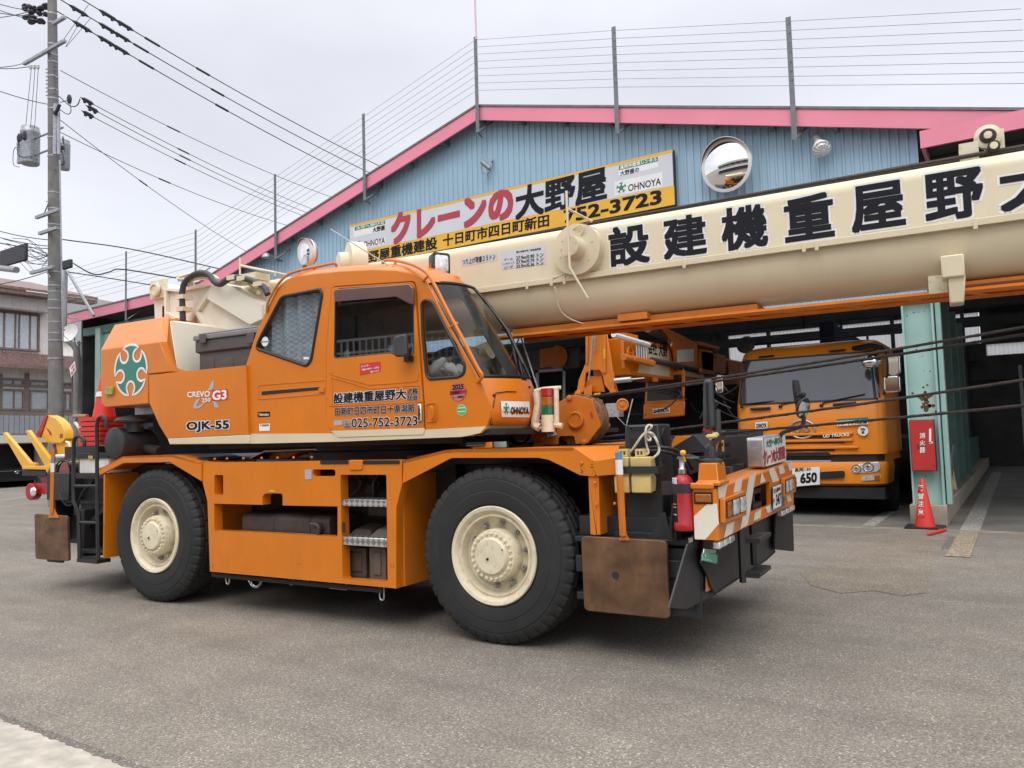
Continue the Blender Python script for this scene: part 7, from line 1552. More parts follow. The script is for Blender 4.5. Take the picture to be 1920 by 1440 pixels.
# ---- bolts along the deck edge and small rust chips
b = B()
for x in (398, 421, 452, 486, 516, 546, 580): A = c(x, 864.5-.016*(x-390), V0); b.lathe([(.012, 0), (.012, .014), (.008, .018)], (A.x, V0+.03, A.z+.012), (0, 0, 1), 6)
for x, y in ((1091, 868), (1116, 905), (1119, 946), (1153, 944)): b.lathe([(.012, 0), (.012, .008), (.006, .012)], c(x, y, LV-.0), (0, -1, 0), 6)
part('bolt', b, 'orange_old', cr, each=True)
b = B(fixn=False); rg = random.Random(5)
for x, y, n_, v_ in ((1092, 880, 9, LV), (1112, 875, 7, LV), (752, 1046, 10, V0+.09), (747, 1075, 5, V0), (196, 985, 8, V0-.001), (735, 1060, 4, V0), (398, 1066, 4, V0), (563, 1056, 3, V0), (1117, 890, 5, LV)):
    for _ in range(n_):
        o_ = c(x+rg.gauss(0, 2.2), y+rg.gauss(0, 5), v_-.0012); r = rg.uniform(.002, .0065)
        b.face([o_+Vector((r*rg.uniform(.6, 1.3)*cos(a), 0, r*rg.uniform(.6, 1.5)*sin(a))) for a in [2*pi*k/7 for k in range(7)]])
part('rust_chips', b, 'rust', cr, smooth=0)
# ================================================================== orange truck parked in the garage
TY = 15.0
tk = thing('truck', 'orange truck with a wide windscreen parked in the garage behind the bumper', 'truck', W, (-3.45, 17, 0))
def w(x, y, v=TY): return W.at(x, y, 'v', v)
def wq(v, *xy): return q(W, 'v', v, *xy)
xl, xr = w(1378, 800).x, w(1660, 800).x; xm = (xl+xr)/2; hw = (xr-xl)/2
zB, zb1, zg0, zs0, zs1, zr = w(1560, 913, TY-.1).z, w(1560, 866).z, w(1560, 851).z, w(1510, 757).z, w(1510, 667, TY+.25).z, w(1510, 645, TY+.5).z
def ring(z, yf, h_, r=.22, back=TY+2.1):
    P = [(xm-h_, back)]+[(xm-h_+r-r*cos(a), yf+r-r*sin(a)) for a in [pi/2*k/5 for k in range(6)]]+[(xm, yf-.035)]+[(xm+h_-r+r*sin(a), yf+r-r*cos(a)) for a in [pi/2*k/5 for k in range(6)]]+[(xm+h_, back)]
    return [(x, y, z) for x, y in P]
b = B(); 
b.rings([ring(zb1+.01, TY-.02, hw*.99, .2), ring(zb1, TY+.06, hw*.97, .2), ring(zg0, TY+.06, hw*.97, .2), ring(zg0-.01, TY, hw, .22), ring((zg0+zs0)/2, TY, hw, .22), ring(zs0, TY+.03, hw, .22), ring(zs0+.05, TY+.05, hw, .22), ring(zs1, TY+.25, hw*.955, .25), ring((zs1+zr)/2, TY+.3, hw*.945, .3), ring(zr-.05, TY+.38, hw*.92, .34), ring(zr, TY+.55, hw*.86, .4)])
cab = part('cab', b, 'orange_brightened', tk, smooth=40)
b = B(); b.rings([ring(zB, TY+.05, hw*.93, .2, TY+.9), ring(zB+.06, TY-.05, hw*.98, .22, TY+.9), ring(zb1-.1, TY-.07, hw, .22, TY+.9), ring(zb1, TY-.03, hw*.99, .22, TY+.9)]); bm_ = part('bumper', b, 'orange_brightened', tk, smooth=40)
b = B(); b.rings([ring(zg0-.0, TY+.045, hw*.965, .2, TY+.6), ring(zb1, TY+.045, hw*.965, .2, TY+.6)]); b.m = 1; b.box(xm-hw*.62, xm+hw*.3, TY-.04, TY-.015, zb1+.002, zb1+.03); part('grille_gap', b, ['seal', 'silver_blue'], cab)
sl_ = ring(zs0+.02, TY+.022, hw*.985, .22); su_ = ring(zs1-.0, TY+.222, hw*.945, .25)
b = B(fixn=False); b.sheet([sl_[2:-2], su_[2:-2]]); part('windscreen_seal', b, 'seal', cab)
def lerp(a, c_, t): return Vector(a)*(1-t)+Vector(c_)*t
lo = [lerp(a, c_, .035) for a, c_ in zip(sl_, su_)][3:-3]; hi = [lerp(a, c_, .96) for a, c_ in zip(sl_, su_)][3:-3]
b = B(fixn=False); b.sheet([[p+Vector((0, -.006, 0)) for p in lo], [p+Vector((0, -.006, 0)) for p in hi]]); part('windscreen', b, 'truck_screen', cab)
b = B()
for px in ((1390, 745, 1402, 762), ): pass
for x0, y0, x1, y1 in ((1391, 763, 1452, 752), (1463, 762, 1540, 747), (1540, 760, 1622, 739)): A, D = w(x0, y0, TY-.02), w(x1, y1, TY+.02); b.tube([A, A+Vector((.05, 0, .05)), D], .014, 5); b.ball(A, .035, 5)
part('wiper', b, 'seal', cab)
b = B()
for x0, y0, x1, y1, v in ((1423, 670, 1450, 667, TY+.22), (1555, 659, 1583, 656, TY+.2)): A, D = w(x0, y0, v), w(x1, y1, v); b.tube([A+Vector((0, .05, 0)), A, D, D+Vector((0, .05, 0))], .018, 6)
for x0, y0, x1, y1 in ((1407, 767, 1444, 765), (1562, 759, 1605, 755)): A, D = w(x0, y0, TY-.03), w(x1, y1, TY-.03); b.tube([A, D], .028, 6)
part('grab_handle', b, 'seal', cab, each=True)
b = B()
for x0, y0, x1, y1 in ((1466, 820, 1576, 813), (1466, 829, 1585, 823), (1472, 843, 1566, 836), (1476, 852, 1560, 846)):
    A, D = w(x0, y0, TY-.012), w(x1, y1, TY-.012); b.hexa([(A.x, TY-.042, A.z-.035), (D.x, TY-.042, A.z-.035), (D.x-.06, TY-.042, A.z+.035), (A.x, TY-.042, A.z+.035)], [(A.x, TY-.02, A.z-.035), (D.x, TY-.02, A.z-.035), (D.x-.06, TY-.02, A.z+.035), (A.x, TY-.02, A.z+.035)])
g_ = part('grille', b, 'dark_inside', cab)
b = B(); zc1, zc2 = w(1510, 826).z, w(1510, 840).z
for x0, y0, x1, y1 in ((1460, 827, 1600, 824), (1460, 840, 1610, 836), (1460, 815, 1600, 812)): A, D = w(x0, y0), w(x1, y1); b.box(A.x, D.x, TY-.07, TY-.005, A.z-.03, A.z+.02)
part('grille_bar', b, 'orange_brightened', cab, bevel=.012)
b = B(); A = w(1504, 805, TY-.05); b.tube([A+Vector((.22*cos(a), 0, .165*sin(a))) for a in [2*pi*k/28 for k in range(28)]], .018, 6, closed=True); b.tube([A+Vector((-.12, 0, .06)), A+Vector((-.12, 0, -.02)), A+Vector((-.08, 0, -.06)), A+Vector((-.03, 0, -.02)), A+Vector((-.03, 0, .06))], .016, 5); b.tube([A+Vector((.03, 0, .06)), A+Vector((.03, 0, -.06)), A+Vector((.1, 0, -.045)), A+Vector((.13, 0, 0)), A+Vector((.1, 0, .05)), A+Vector((.03, 0, .06))], .016, 5); part('badge', b, 'galv', cab)
b = B(fixn=False); LVt_ = TY-.06
b.m = 0; b.face(wq(LVt_, 1569, 799, 1628, 795, 1628, 783.5, 1569, 788)); b.m = 1; b.face(wq(LVt_-.002, 1569, 789.5, 1628, 786, 1628, 782, 1569, 786)); b.m = 2; b.text('クレーンの', *wq(LVt_-.003, 1571, 797.5, 1601, 795.5, 1571, 790.5), off=.04, lift=.001); b.m = 3; b.text('大野屋', *wq(LVt_-.003, 1603, 795.5, 1626, 793.5, 1603, 788.5), off=.04, lift=.001)
b.m = 0; A = w(1618, 808, LVt_); b.face([A+Vector((.085*cos(a), 0, .085*sin(a))) for a in [2*pi*k/24 for k in range(24)]]); b.m = 3; b.text('20t', *wq(LVt_-.003, 1613.5, 807, 1622.5, 806.5, 1613.5, 803), off=.04, lift=.001); b.text('超', *wq(LVt_-.003, 1615.5, 813.5, 1620.5, 813, 1615.5, 808.5), off=.03, lift=.001)
b.m = 0; b.text('UD TRUCKS', *wq(TY-.075, 1543.5, 820.5, 1592, 817, 1543.5, 815), off=.035, lift=.001)
b.face(wq(LVt_, 1416, 805, 1439, 803.5, 1439, 790, 1416, 792)); b.m = 3; b.text('OHNOYA', *wq(LVt_-.003, 1418, 803, 1437, 801.5, 1418, 795), off=.04, lift=.001)
part('lettering', b, ['white_paint', 'sign_green', 'sign_red', 'ink'], cab, smooth=0)
b = B(); P = wq(TY-.135, 1462, 915, 1537, 908.5, 1537, 875.5, 1462, 880.5); b.prism(P, (0, .03, 0)); np_ = part('number_plate', b, 'white_paint', bm_, bevel=.004)
b = B(fixn=False); b.text('長岡130', *wq(TY-.138, 1490, 885, 1520, 882.5, 1490, 878.5), off=.02, lift=.001); b.text('・650', *wq(TY-.138, 1488, 907, 1531, 903.5, 1488, 890), off=.04, lift=.001); part('lettering', b, 'ink', np_, smooth=0)
b = B(); b.prism(fillet(wq(TY-.118, 1537, 899, 1584, 896, 1584, 882.5, 1537, 885), .04), (0, .004, 0)); part('lower_grille', b, 'dark_inside', bm_)
b = B(); P = fillet(wq(TY-.085, 1594, 884, 1600, 872, 1648, 865, 1652, 880, 1640, 886, 1598, 888), .05); b.prism(P, (0, .03, 0)); hl = part('headlight', b, 'lamp_clear', bm_, bevel=.01)
b = B()
for x, y, r in ((1606, 879, .075), (1628, 876, .085)): A = w(x, y, TY-.087); b.tube([A+Vector((r*cos(a), 0, r*sin(a)*.9)) for a in [2*pi*k/20 for k in range(20)]], .012, 5, closed=True); b.lathe([(r*.5, 0), (r*.4, .02), (.001, .024)], A, (0, -1, 0), 14)
part('lamp_ring', b, 'chrome', hl, each=True)
b = B(); P = fillet(wq(TY-.084, 1615, 902, 1651, 899, 1651, 890, 1617, 893), .03); b.prism(P, (0, .02, 0)); part('fog_lamp', b, 'lamp_clear', bm_); b = B(); b.prism(fillet(wq(TY-.088, 1639, 900, 1650, 899, 1650, 890.5, 1639, 891.5), .02), (0, .004, 0)); part('indicator', b, 'amber', bm_)
b = B()
for px in ((1660, 665, 1690, 702), (1656, 705, 1690, 736), (1341, 703, 1358, 738)):
    A, D = w(px[0], px[1], TY+.15), w(px[2], px[3], TY+.15); P = fillet([Vector((A.x, TY+.1, D.z)), Vector((D.x, TY+.1, D.z)), Vector((D.x, TY+.1, A.z)), Vector((A.x, TY+.1, A.z))], .07); b.rings([[p+Vector((0, d, 0)) for p in P] for d in (0, .14)])
A, D = w(1618, 668, TY-.2), w(1649, 690, TY-.2); b.ball((A+D)/2, .17, 8, (1, .7, .65))
part('mirror', b, 'chrome', tk, bevel=.03, seg=3, each=True)
b = B(); b.tube(spl([w(1640, 655, TY+.35), w(1655, 652, TY+.1), w(1662, 668, TY+.1), w(1664, 700, TY+.1), w(1658, 740, TY+.2)]), .02, 6); b.tube([w(1600, 654, TY+.3), w(1632, 648, TY+.1), w(1655, 652, TY+.1)], .05, 6); b.tube(spl([w(1376, 740, TY+.3), w(1366, 735, TY+.15), w(1358, 725, TY+.15)]), .018, 6); part('mirror_arm', b, 'seal', tk)
b = B(); zc = w(1690, 949, TY+1.4).z
for s in (-1, 1): b.lathe([(.3, -.14), (.48, -.14), (.5, -.1), (.5, .1), (.48, .14), (.3, .14), (.2, .05)], (xm+s*(hw-.2), TY+1.4, .5), (1, 0, 0), 28); b.lathe([(.3, -.3), (.5, -.3), (.5, .3), (.3, .3)], (xm+s*(hw-.35), TY+6.5, .5), (1, 0, 0), 24)
part('wheel', b, 'rubber', tk, each=True)
b = B(); b.box(xm-hw+.1, xm+hw-.1, TY+.5, TY+9, .55, 1.1); b.box(xm-hw, xm+hw, TY+2.4, TY+9, 1.1, 1.35); b.box(xm-hw*.95, xm+hw*.95, TY+.3, TY+1, .3, .6); b.box(xm-hw*.95, xm+hw*.95, TY-.02, TY+.4, w(1560, 934, TY).z, zB-.01); part('chassis', b, 'dark_inside', tk)
b = B(); A, D = w(1535, 604, TY+2.6), w(1565, 640, TY+2.6); b.hexa([(A.x, TY+2.6, 1.4), (D.x, TY+2.6, 1.4), (D.x, TY+3.1, 1.4), (A.x, TY+3.1, 1.4)], [(A.x, TY+2.6, A.z), (D.x, TY+2.6, A.z), (D.x, TY+3.1, A.z), (A.x, TY+3.1, A.z)]); b.hexa([(A.x+.1, TY+2.7, A.z-.45), (D.x, TY+2.7, A.z-.45), (D.x+.2, TY+8, A.z-.6), (A.x+.2, TY+8, A.z-.6)], [(A.x+.1, TY+2.7, A.z-.05), (D.x, TY+2.7, A.z-.05), (D.x+.2, TY+8, A.z-.3), (A.x+.2, TY+8, A.z-.3)]); b.tube([w(1390, 646, TY+1), w(1690, 624, TY+1)], .02, 6)
part('loader_crane', b, 'navy', tk, bevel=.02)
b = B(); b.lathe([(.16, 0), (.19, .05), (.12, .12)], w(1400, 648, TY+.7), (0, -1, .3), 14); b.tube([w(1392, 652, TY+.7), w(1394, 634, TY+.7), w(1410, 634, TY+.7), w(1412, 650, TY+.7)], .012, 5); part('search_lamp', b, 'black_plastic', tk)
# ================================================================== second crane, boom head towards the yard
KY = 12.6; kx = W.at(1160, 660, 'v', KY).x
k2 = thing('garage_crane', 'second orange crane in the garage with its boom head facing the yard', 'crane', W, (kx-.5, KY+4, 0))
def k(x, y, v=KY): return W.at(x, y, 'v', v)
def kq(v, *xy): return q(W, 'v', v, *xy)
b = B(); b.plate(kq(KY, 1080, 742, 1085, 712, 1098, 680, 1098, 600, 1133, 598, 1152, 712, 1158, 735, 1150, 742, 1133, 722, 1129, 700, 1124, 694, 1106, 694, 1098, 700, 1096, 722, 1094, 735), [], (0, .04, 0)); b.hexa(kq(KY+.05, 1098, 690, 1130, 690, 1133, 598, 1098, 600), kq(KY+.5, 1098, 690, 1130, 690, 1133, 598, 1098, 600)); b.hexa(kq(KY+.1, 1096, 735, 1135, 735, 1128, 705, 1102, 705), kq(KY+.4, 1096, 735, 1135, 735, 1128, 705, 1102, 705)); hd = part('boom_head', b, 'orange', k2, bevel=.01)
b = B(); b.hexa(kq(KY-.03, 1130, 700, 1136, 699, 1136, 600, 1131, 600), kq(KY+.0, 1130, 700, 1136, 699, 1136, 600, 1131, 600)); b.hexa(kq(KY-.03, 1098, 682, 1102, 682, 1103, 602, 1099, 602), kq(KY, 1098, 682, 1102, 682, 1103, 602, 1099, 602)); b.hexa(kq(KY-.06, 1095, 752, 1110, 752, 1110, 722, 1095, 728), kq(KY+.1, 1095, 752, 1110, 752, 1110, 722, 1095, 728)); b.hexa(kq(KY-.04, 1146, 740, 1152, 738, 1152, 700, 1146, 690), kq(KY+.04, 1146, 740, 1152, 738, 1152, 700, 1146, 690)); b.lathe([(.06, -.03), (.06, .03)], k(1150, 735, KY-.03), (0, -1, 0), 12); b.lathe([(.06, -.03), (.06, .03)], k(1084, 738, KY-.03), (0, -1, 0), 12); part('head_plate', b, 'orange_old', hd, bevel=.006)
b = B(); b.hexa(kq(KY-.035, 1131.5, 672, 1135, 672, 1135, 654, 1132, 654), kq(KY-.031, 1131.5, 672, 1135, 672, 1135, 654, 1132, 654)); b.hexa(kq(KY-.005, 1140, 700, 1143, 706, 1149, 722, 1147, 722), kq(KY-.001, 1140, 700, 1143, 706, 1149, 722, 1147, 722)); b.hexa(kq(KY-.005, 1112, 743, 1126, 742, 1126, 736, 1114, 737), kq(KY-.001, 1112, 743, 1126, 742, 1126, 736, 1114, 737)); part('marking', b, 'sign_yellow', hd)
for s_ in ((1117, 585, 1104, 712), (1120, 585, 1113, 660)):
    b = B(); b.tube([k(s_[0], s_[1], KY-.1), k(s_[2], s_[3], KY-.1)], .016, 6); part('head_rope', b, 'galv', hd)
def s2(x, y): return W.at(x, y, 'u', kx+.02)
b = B(); A, D = s2(1160, 650), s2(1390, 702); zt_, zb_ = s2(1165, 628).z, s2(1165, 700).z; xL = kx-.75
b.box(xL, kx, KY+.45, KY+10, zb_, zt_); bo2 = part('boom', b, 'orange', k2, bevel=.02)
b = B(); Y1, Y2 = s2(1196, 660).y, s2(1255, 660).y; b.box(kx+.005, kx+.012, Y1, Y2, zb_+.05, zt_-.1); b.box(kx+.05, kx+.06, Y2+.3, Y2+1.9, zb_+.1, zb_+.75); part('boom_panel', b, 'cream', bo2)
b = B(fixn=False); zz_ = (zb_+zt_)/2; b.text('会社 大野', (kx+.013, Y1+.5, zz_+.1), (kx+.013, Y2-.1, zz_+.1), (kx+.013, Y1+.5, zz_+.34), off=.03, lift=.002); part('lettering', b, 'ink', bo2, smooth=0)
b = B()
for i in range(6): y_ = s2(1166+i*5, 650).y; b.box(kx+.0, kx+.06, y_, y_+.05, zb_+.1, zt_+.05)
part('rib', b, 'orange', bo2)
b = B(); b.tube([s2(1150, 632)+Vector((.15, -.3, 0)), s2(1202, 648)+Vector((.15, 0, 0))], .05, 8); part('float_bar', b, 'white_paint', k2)
b = B(); b.tube([s2(1215, 615), s2(1290, 655), s2(1390, 700)], .09, 10); part('jib_tube', b, 'brown_metal', k2)
b = B(); b.tube([s2(1168, 672)+Vector((.1, -.2, 0)), s2(1215, 682)+Vector((.1, 0, 0))], .07, 8); b.hexa([s2(1172, 678)+Vector((.1, 0, 0)), s2(1210, 688)+Vector((.1, 0, 0)), s2(1210, 680)+Vector((.1, 0, 0)), s2(1172, 670)+Vector((.1, 0, 0))], [s2(1172, 678)+Vector((.2, 0, 0)), s2(1210, 688)+Vector((.2, 0, 0)), s2(1210, 680)+Vector((.2, 0, 0)), s2(1172, 670)+Vector((.2, 0, 0))]); b.tube([s2(1296, 688)+Vector((.1, 0, 0)), s2(1303, 700)+Vector((.1, 0, 0))], .06, 8)
b.box(kx+.02, kx+.14, s2(1305, 660).y, s2(1330, 660).y, zb_+.2, zb_+.7); b.box(kx-.02, kx+.05, s2(1225, 700).y, s2(1232, 716).y, s2(1228, 716).z, zb_); part('jib_bracket', b, 'orange_old', k2, bevel=.01, each=True)
b = B(); b.tube([s2(1212, 676)+Vector((.1, 0, 0)), s2(1298, 694)+Vector((.1, 0, 0))], .06, 10); part('jib_rod', b, 'brown_metal', k2)
b = B()
for i in range(5): A = s2(1182+i*4.5, 655)+Vector((.12, 0, 0)); b.tube([A+Z_*.12, A-Z_*.18], .022, 6)
b.tube([k(1153, 714, KY-.1), k(1184, 711, KY-.1)], .05, 10); b.tube([k(1184, 711, KY-.1), k(1208, 709, KY-.1)], .012, 6); part('hydraulic_cylinder', b, 'alu', k2)
b = B(); A = s2(1172, 663)+Vector((.1, 0, 0)); b.tube([A+Vector((0, .11*cos(a), .11*sin(a))) for a in [2*pi*i/20 for i in range(20)]], .022, 6, closed=True); b.tube([A-Vector((0, .1, 0)), A+Vector((0, .1, 0))], .015, 5); b.lathe([(.10, -.06), (.11, -.05), (.11, .04), (.09, .05), (.075, .03), (.035, .03), (.03, .05), (.001, .05)], k(1167, 759, KY-.2), (.5, -1, 0), 24); part('rope_pulley', b, 'orange_old', k2)
def sq(d, *xy): return [s2(xy[i], xy[i+1])+Vector((d, 0, 0)) for i in range(0, len(xy), 2)]
b = B(); b.prism(sq(.12, 1226, 611, 1262, 626, 1298, 645, 1298, 693, 1262, 689, 1258, 660, 1244, 632), (-.1, 0, 0)); ja = part('jib_arm', b, 'orange', k2, bevel=.02)
b = B(); b.prism(sq(.13, 1259, 657, 1290, 655, 1290, 678, 1259, 680), (-.008, 0, 0)); part('arm_panel', b, 'white_paint', ja)
for px in ((1302, 655, 1328, 660, 1328, 698, 1302, 692), (1332, 664, 1352, 668, 1352, 703, 1332, 700), (1357, 676, 1384, 681, 1384, 708, 1357, 705), (1300, 640, 1340, 652, 1340, 658, 1300, 648)):
    b = B(); b.prism(sq(.12, *px), (-.3, 0, 0)); part('jib_box', b, 'orange_old', k2, bevel=.015)
b = B()
for x, y in ((1240, 640), (1262, 690), (1296, 688), (1330, 662)): A = s2(x, y)+Vector((.13, 0, 0)); b.tube([A, A+Vector((.03, 0, .04)), A+Vector((.05, .12, -.03)), A+Vector((.02, .1, -.1))], .012, 5)
part('jib_pin', b, 'steel', k2, each=True)
CYV = 15.2
b = B(); b.hexa(kq(CYV, 1207, 786, 1283, 779, 1285, 694, 1212, 699), kq(CYV+1.6, 1207, 786, 1283, 779, 1285, 694, 1212, 699)); b.hexa(kq(CYV-.1, 1206, 787, 1284, 780, 1285, 752, 1207, 757), kq(CYV, 1206, 787, 1284, 780, 1285, 752, 1207, 757)); cb2 = part('cab', b, 'orange', k2, bevel=.03)
b = B(); b.hexa(kq(CYV-.012, 1213, 752, 1278, 748, 1278, 702, 1216, 706), kq(CYV-.004, 1213, 752, 1278, 748, 1278, 702, 1216, 706)); part('windscreen', b, 'car_black', cb2)
b = B(fixn=False); b.face(kq(CYV-.105, 1224, 776, 1256, 773.5, 1256, 764, 1224, 766)); b.m = 1; b.text('OHNOYA', *kq(CYV-.108, 1233, 774, 1254, 772, 1233, 767), off=.04, lift=.001); b.m = 2; emblem(b, W.at(1228, 770.5, 'v', CYV-.108), .045, X_, Z_, .001, nv); part('badge', b, ['white_paint', 'ink', 'sign_green'], cb2, smooth=0)
b = B(); b.box(xL-.8, kx+.9, KY+1.5, KY+9, .9, 1.35); b.box(xL-.6, kx+.7, KY+4.5, KY+9, 1.35, zb_-.05); b.box(xL-.2, kx+.2, KY+6, KY+8, 1.3, zb_); b.box(kx-.2, kx+1.5, KY+2.2, KY+4, .6, 1.5); part('carrier', b, 'dark_inside', k2)
b = B()
for yy in (KY+2.6, KY+6.8):
    for xx in (xL-.6, kx+.7): b.lathe([(.35, -.2), (.62, -.2), (.66, -.14), (.66, .14), (.62, .2), (.35, .2)], (xx, yy, .66), (1, 0, 0), 28)
part('wheel', b, 'rubber', k2, each=True)
b = B()
for i in range(16):
    p = W.at(random.uniform(1160, 1375), random.uniform(715, 790), 'v', 14.2+random.random()*1.5); d_ = Vector((random.uniform(-.3, .3), random.uniform(-.2, .2), random.uniform(-.2, .2)))
    b.tube(spl([p-d_, p+Vector((0, 0, random.uniform(-.1, .1))), p+d_]), random.choice((.008, .012, .016)), 5)
part('hose', b, 'cable', k2, each=True)
b = B(); A = k(1148, 770, 13.4); b.box(A.x-.14, A.x+.14, 13.4, 13.6, A.z-.12, A.z+.14); b.tube([A+Vector((.1, -.05, -.1)), A+Vector((.3, -.05, -.3)), A+Vector((.45, -.05, .2))], .012, 6); part('side_lamp', b, 'lamp_clear', k2, bevel=.02)
# ================================================================== dim crane further left in the garage
dv = 17.5
d3 = thing('grey_crane', 'dim grey crane standing deep in the garage beyond the cab windscreen', 'crane', W, W.at(1030, 800, 'v', dv))
def dq(v, *xy): return q(W, 'v', v, *xy)
b = B(); b.hexa(dq(dv, 880, 706, 1088, 690, 1088, 652, 880, 664), dq(dv+.7, 880, 706, 1088, 690, 1088, 652, 880, 664)); part('boom', b, 'interior_grey', d3, bevel=.05)
b = B(); A = W.at(1046, 670, 'v', dv-.05); b.lathe([(.28, -.03), (.3, .04), (.12, .06)], A, (0, -1, 0), 20); b.hexa(dq(dv-.1, 1012, 690, 1052, 684, 1052, 650, 1012, 655), dq(dv-.02, 1012, 690, 1052, 684, 1052, 650, 1012, 655)); part('boom_tip', b, 'orange_old', d3)
b = B(); 
for px in ((1004, 694, 1060, 690, 1060, 695, 1004, 699), (1055, 690, 1060, 690, 1060, 760, 1055, 760), (1004, 694, 1010, 694, 1012, 760, 1006, 760)): b.hexa(dq(dv-.5, *px), dq(dv-.45, *px))
part('guard_frame', b, 'silver_blue', d3)
b = B(); P0 = W.at(870, 760, 'v', dv); P1 = W.at(1090, 760, 'v', dv); b.box(P0.x, P1.x, dv+.3, dv+3, .7, P0.z+.2); b.box(P0.x+.3, P0.x+2, dv-.1, dv+1.4, .8, 2.9); part('body', b, 'garage_dark', d3)
b = B()
for xx in (P0.x+.8, P1.x-.6): b.lathe([(.3, -.2), (.58, -.2), (.6, .2), (.3, .2)], (xx, dv+.3, .6), (0, 1, 0), 24)
part('wheel', b, 'rubber', d3, each=True)
# small orange truck seen under the crane nose
lt = thing('small_truck', 'small orange truck with a chrome grille seen under the crane nose', 'truck', W, W.at(890, 850, 'v', 12.0))
lv = 11.6; b = B(); b.hexa(dq(lv, 850, 880, 925, 874, 922, 800, 850, 806), dq(lv+2, 850, 880, 925, 874, 922, 800, 850, 806)); part('cab', b, 'orange', lt, bevel=.05)
b = B(); b.hexa(dq(lv-.03, 866, 838, 908, 836, 911, 821, 868, 823), dq(lv-.002, 866, 838, 908, 836, 911, 821, 868, 823)); b.m = 1
for y in (826, 830.5, 835): b.hexa(dq(lv-.05, 866, y+1.6, 908, y-.2, 908, y-1.6, 866, y+.2), dq(lv-.032, 866, y+1.6, 908, y-.2, 908, y-1.6, 866, y+.2))
part('grille', b, ['dark_inside', 'chrome'], lt)
b = B(); A, D = W.at(850, 860, 'v', lv), W.at(925, 860, 'v', lv)
for xx in (A.x+.1, D.x-.1): b.lathe([(.25, -.1), (.36, -.1), (.36, .1), (.25, .1)], (xx, lv+.6, .36), (1, 0, 0), 20)
part('wheel', b, 'rubber', lt, each=True); b = B(); b.box(A.x, D.x, lv+.1, lv+1.8, .3, .9); part('chassis', b, 'dark_inside', lt)
b = B(); A, D = W.at(926, 845, 'v', 13.5), W.at(948, 812, 'v', 13.5); b.box(A.x, D.x, 13.5, 13.53, .4, D.z)
np2 = solo('notice_board', 'pale green board with dark lettering low behind the crane nose', 'sign', b, 'teal', W, (A.x, 13.5, .4))
b = B(); A, D = W.at(926, 845, 'v', 13.5), W.at(948, 812, 'v', 13.5); b.box((A.x+D.x)/2-.05, (A.x+D.x)/2+.05, 13.53, 13.6, 0, .5); part('leg', b, 'teal_dark', np2)
# slings hanging from the stowed jib
sl2 = thing('wire_sling', 'thin wire sling hanging in a triangle beneath the boom by the windscreen', 'sling', C, c(975, 640, 6.6))
b = B(); b.tube([c(975, 630, 6.6), c(943, 702, 6.6)], .009, 5); b.tube([c(976, 630, 6.6), c(1012, 740, 6.6)], .009, 5); part('wire', b, 'galv', sl2)
b = B(); b.lathe([(.02, -.05), (.03, 0), (.02, .05)], c(944, 699, 6.6), (0, 0, 1), 8); b.tube([c(943, 702, 6.6), c(941, 712, 6.6), c(946, 720, 6.6), c(950, 712, 6.6)], .012, 6); part('shackle', b, 'galv', sl2)
# ================================================================== tow truck rear at the left
QW = 7.9
tw_ = thing('tow_truck', 'rear of a tow truck with yellow lifting forks and a round red lamp', 'tow truck', C, c(90, 960, QW))
def tq(v, *xy): return q(C, 'v', v, *xy)
def slabp(px, v, t, name, m_, par, bev=.012):
    b = B(); b.prism(tq(v, *px), (0, t*.55, 0)); return part(name, b, m_, par, bevel=bev)
slabp((4, 812, 9, 810.5, 56, 867, 66, 868, 66, 876, 41, 876), QW, .12, 'fork', 'yellow', tw_); slabp((47, 808, 53, 806.5, 98, 866, 88, 880, 80, 868), QW+.0, .12, 'fork', 'yellow', tw_)
slabp((41, 875, 86, 873, 97, 868, 97, 871, 88, 888, 85, 881, 41, 880), QW-.02, .6, 'fork_plate', 'yellow', tw_); slabp((41, 880.5, 86, 881.5, 86, 893, 41, 892), QW+.02, .55, 'cross_beam', 'black_paint', tw_)
am = slabp((85.5, 779.5, 92, 778.5, 104, 784, 115, 795, 121, 808, 122, 823, 115, 831, 96, 831, 87, 830, 83, 822, 75, 821), QW+.15, .3, 'lift_arm', 'yellow', tw_)
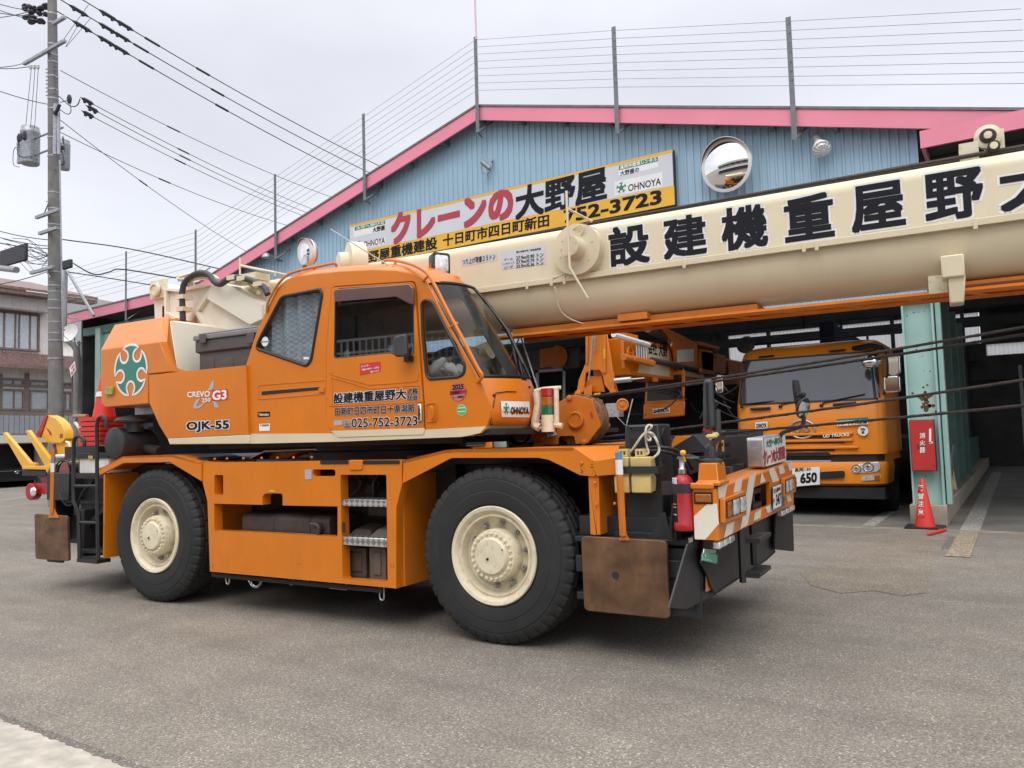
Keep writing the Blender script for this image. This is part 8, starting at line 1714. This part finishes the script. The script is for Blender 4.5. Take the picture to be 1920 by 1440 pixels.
slabp((82.5, 780, 89, 779, 75, 821, 65.5, 819), QW+.13, .35, 'arm_face', 'red_paint', am); b = B(); P = [c(x, y, QW+.145) for x, y in ((86, 803), (90, 804), (96, 812), (97, 817), (93, 815), (90, 808))]; b.prism(P, (0, .004, 0)); b.prism([c(x, y, QW+.145) for x, y in ((112, 814), (117, 813), (117, 821), (112, 821.5))], (0, .004, 0)); part('slot', b, 'red_paint', am)
slabp((104, 831, 122, 827, 126, 826, 130, 853, 108, 853), QW+.2, .2, 'lower_arm', 'yellow', tw_); slabp((97, 833, 105, 832, 110, 853, 104, 853), QW+.25, .15, 'arm_web', 'hose_red', tw_)
b = B(); b.tube([c(104, 855.5, QW), c(146, 853.5, QW)], .03, 8); b.tube(spl([c(124, 828, QW+.1), c(130, 832, QW+.1), c(132, 845, QW+.1), c(130, 853, QW+.1)]), .018, 6); part('guide_bar', b, 'white_paint', tw_)
slabp((106, 867, 136, 864.5, 137, 869, 106, 872), QW-.02, .3, 'cross_bar', 'yellow', tw_)
b = B(); P0 = c(90, 871, QW+.05); P1 = c(137, 906, QW+.05); b.box(P0.x, P0.x+4.5, QW+.05, QW+2.2, P1.z, P0.z); b.box(P0.x+.3, P0.x+5, QW+.3, QW+1.9, .45, P1.z); b.box(P0.x+1.2, P0.x+4.8, QW+.1, QW+2.1, P0.z, P0.z+.1); part('body', b, 'black_paint', tw_, bevel=.03)
b = B()
for xx in (P0.x+1.6, P0.x+2.7):
    for v_ in (QW+.2, QW+2.0): b.lathe([(.3, -.13), (.46, -.13), (.48, .13), (.3, .13)], (xx, v_, .48), (0, 1, 0), 24)
part('wheel', b, 'rubber', tw_, each=True)
b = B(); A = c(56, 922, QW-.05); r = (c(56, 906, QW-.05).z-A.z); b.lathe([(r, 0), (r, .12), (r*.85, .15)], A, (0, 1, 0), 28); D = c(88, 919, QW); b.box(A.x, P0.x+.2, QW+.0, QW+.08, c(80, 927, QW).z, c(80, 907, QW).z); b.hexa(tq(QW+.1, 72, 893, 90, 890, 90, 908, 84, 906), tq(QW+.4, 72, 893, 90, 890, 90, 908, 84, 906)); la = part('lamp_arm', b, 'red_paint', tw_, bevel=.012)
b = B(); A2 = c(63, 922, QW-.06); b.lathe([(r*.55, 0), (r*.5, .02), (r*.3, .035), (.001, .04)], A2, (0, -1, 0), 20); part('tail_lamp', b, 'lamp_clear', la)
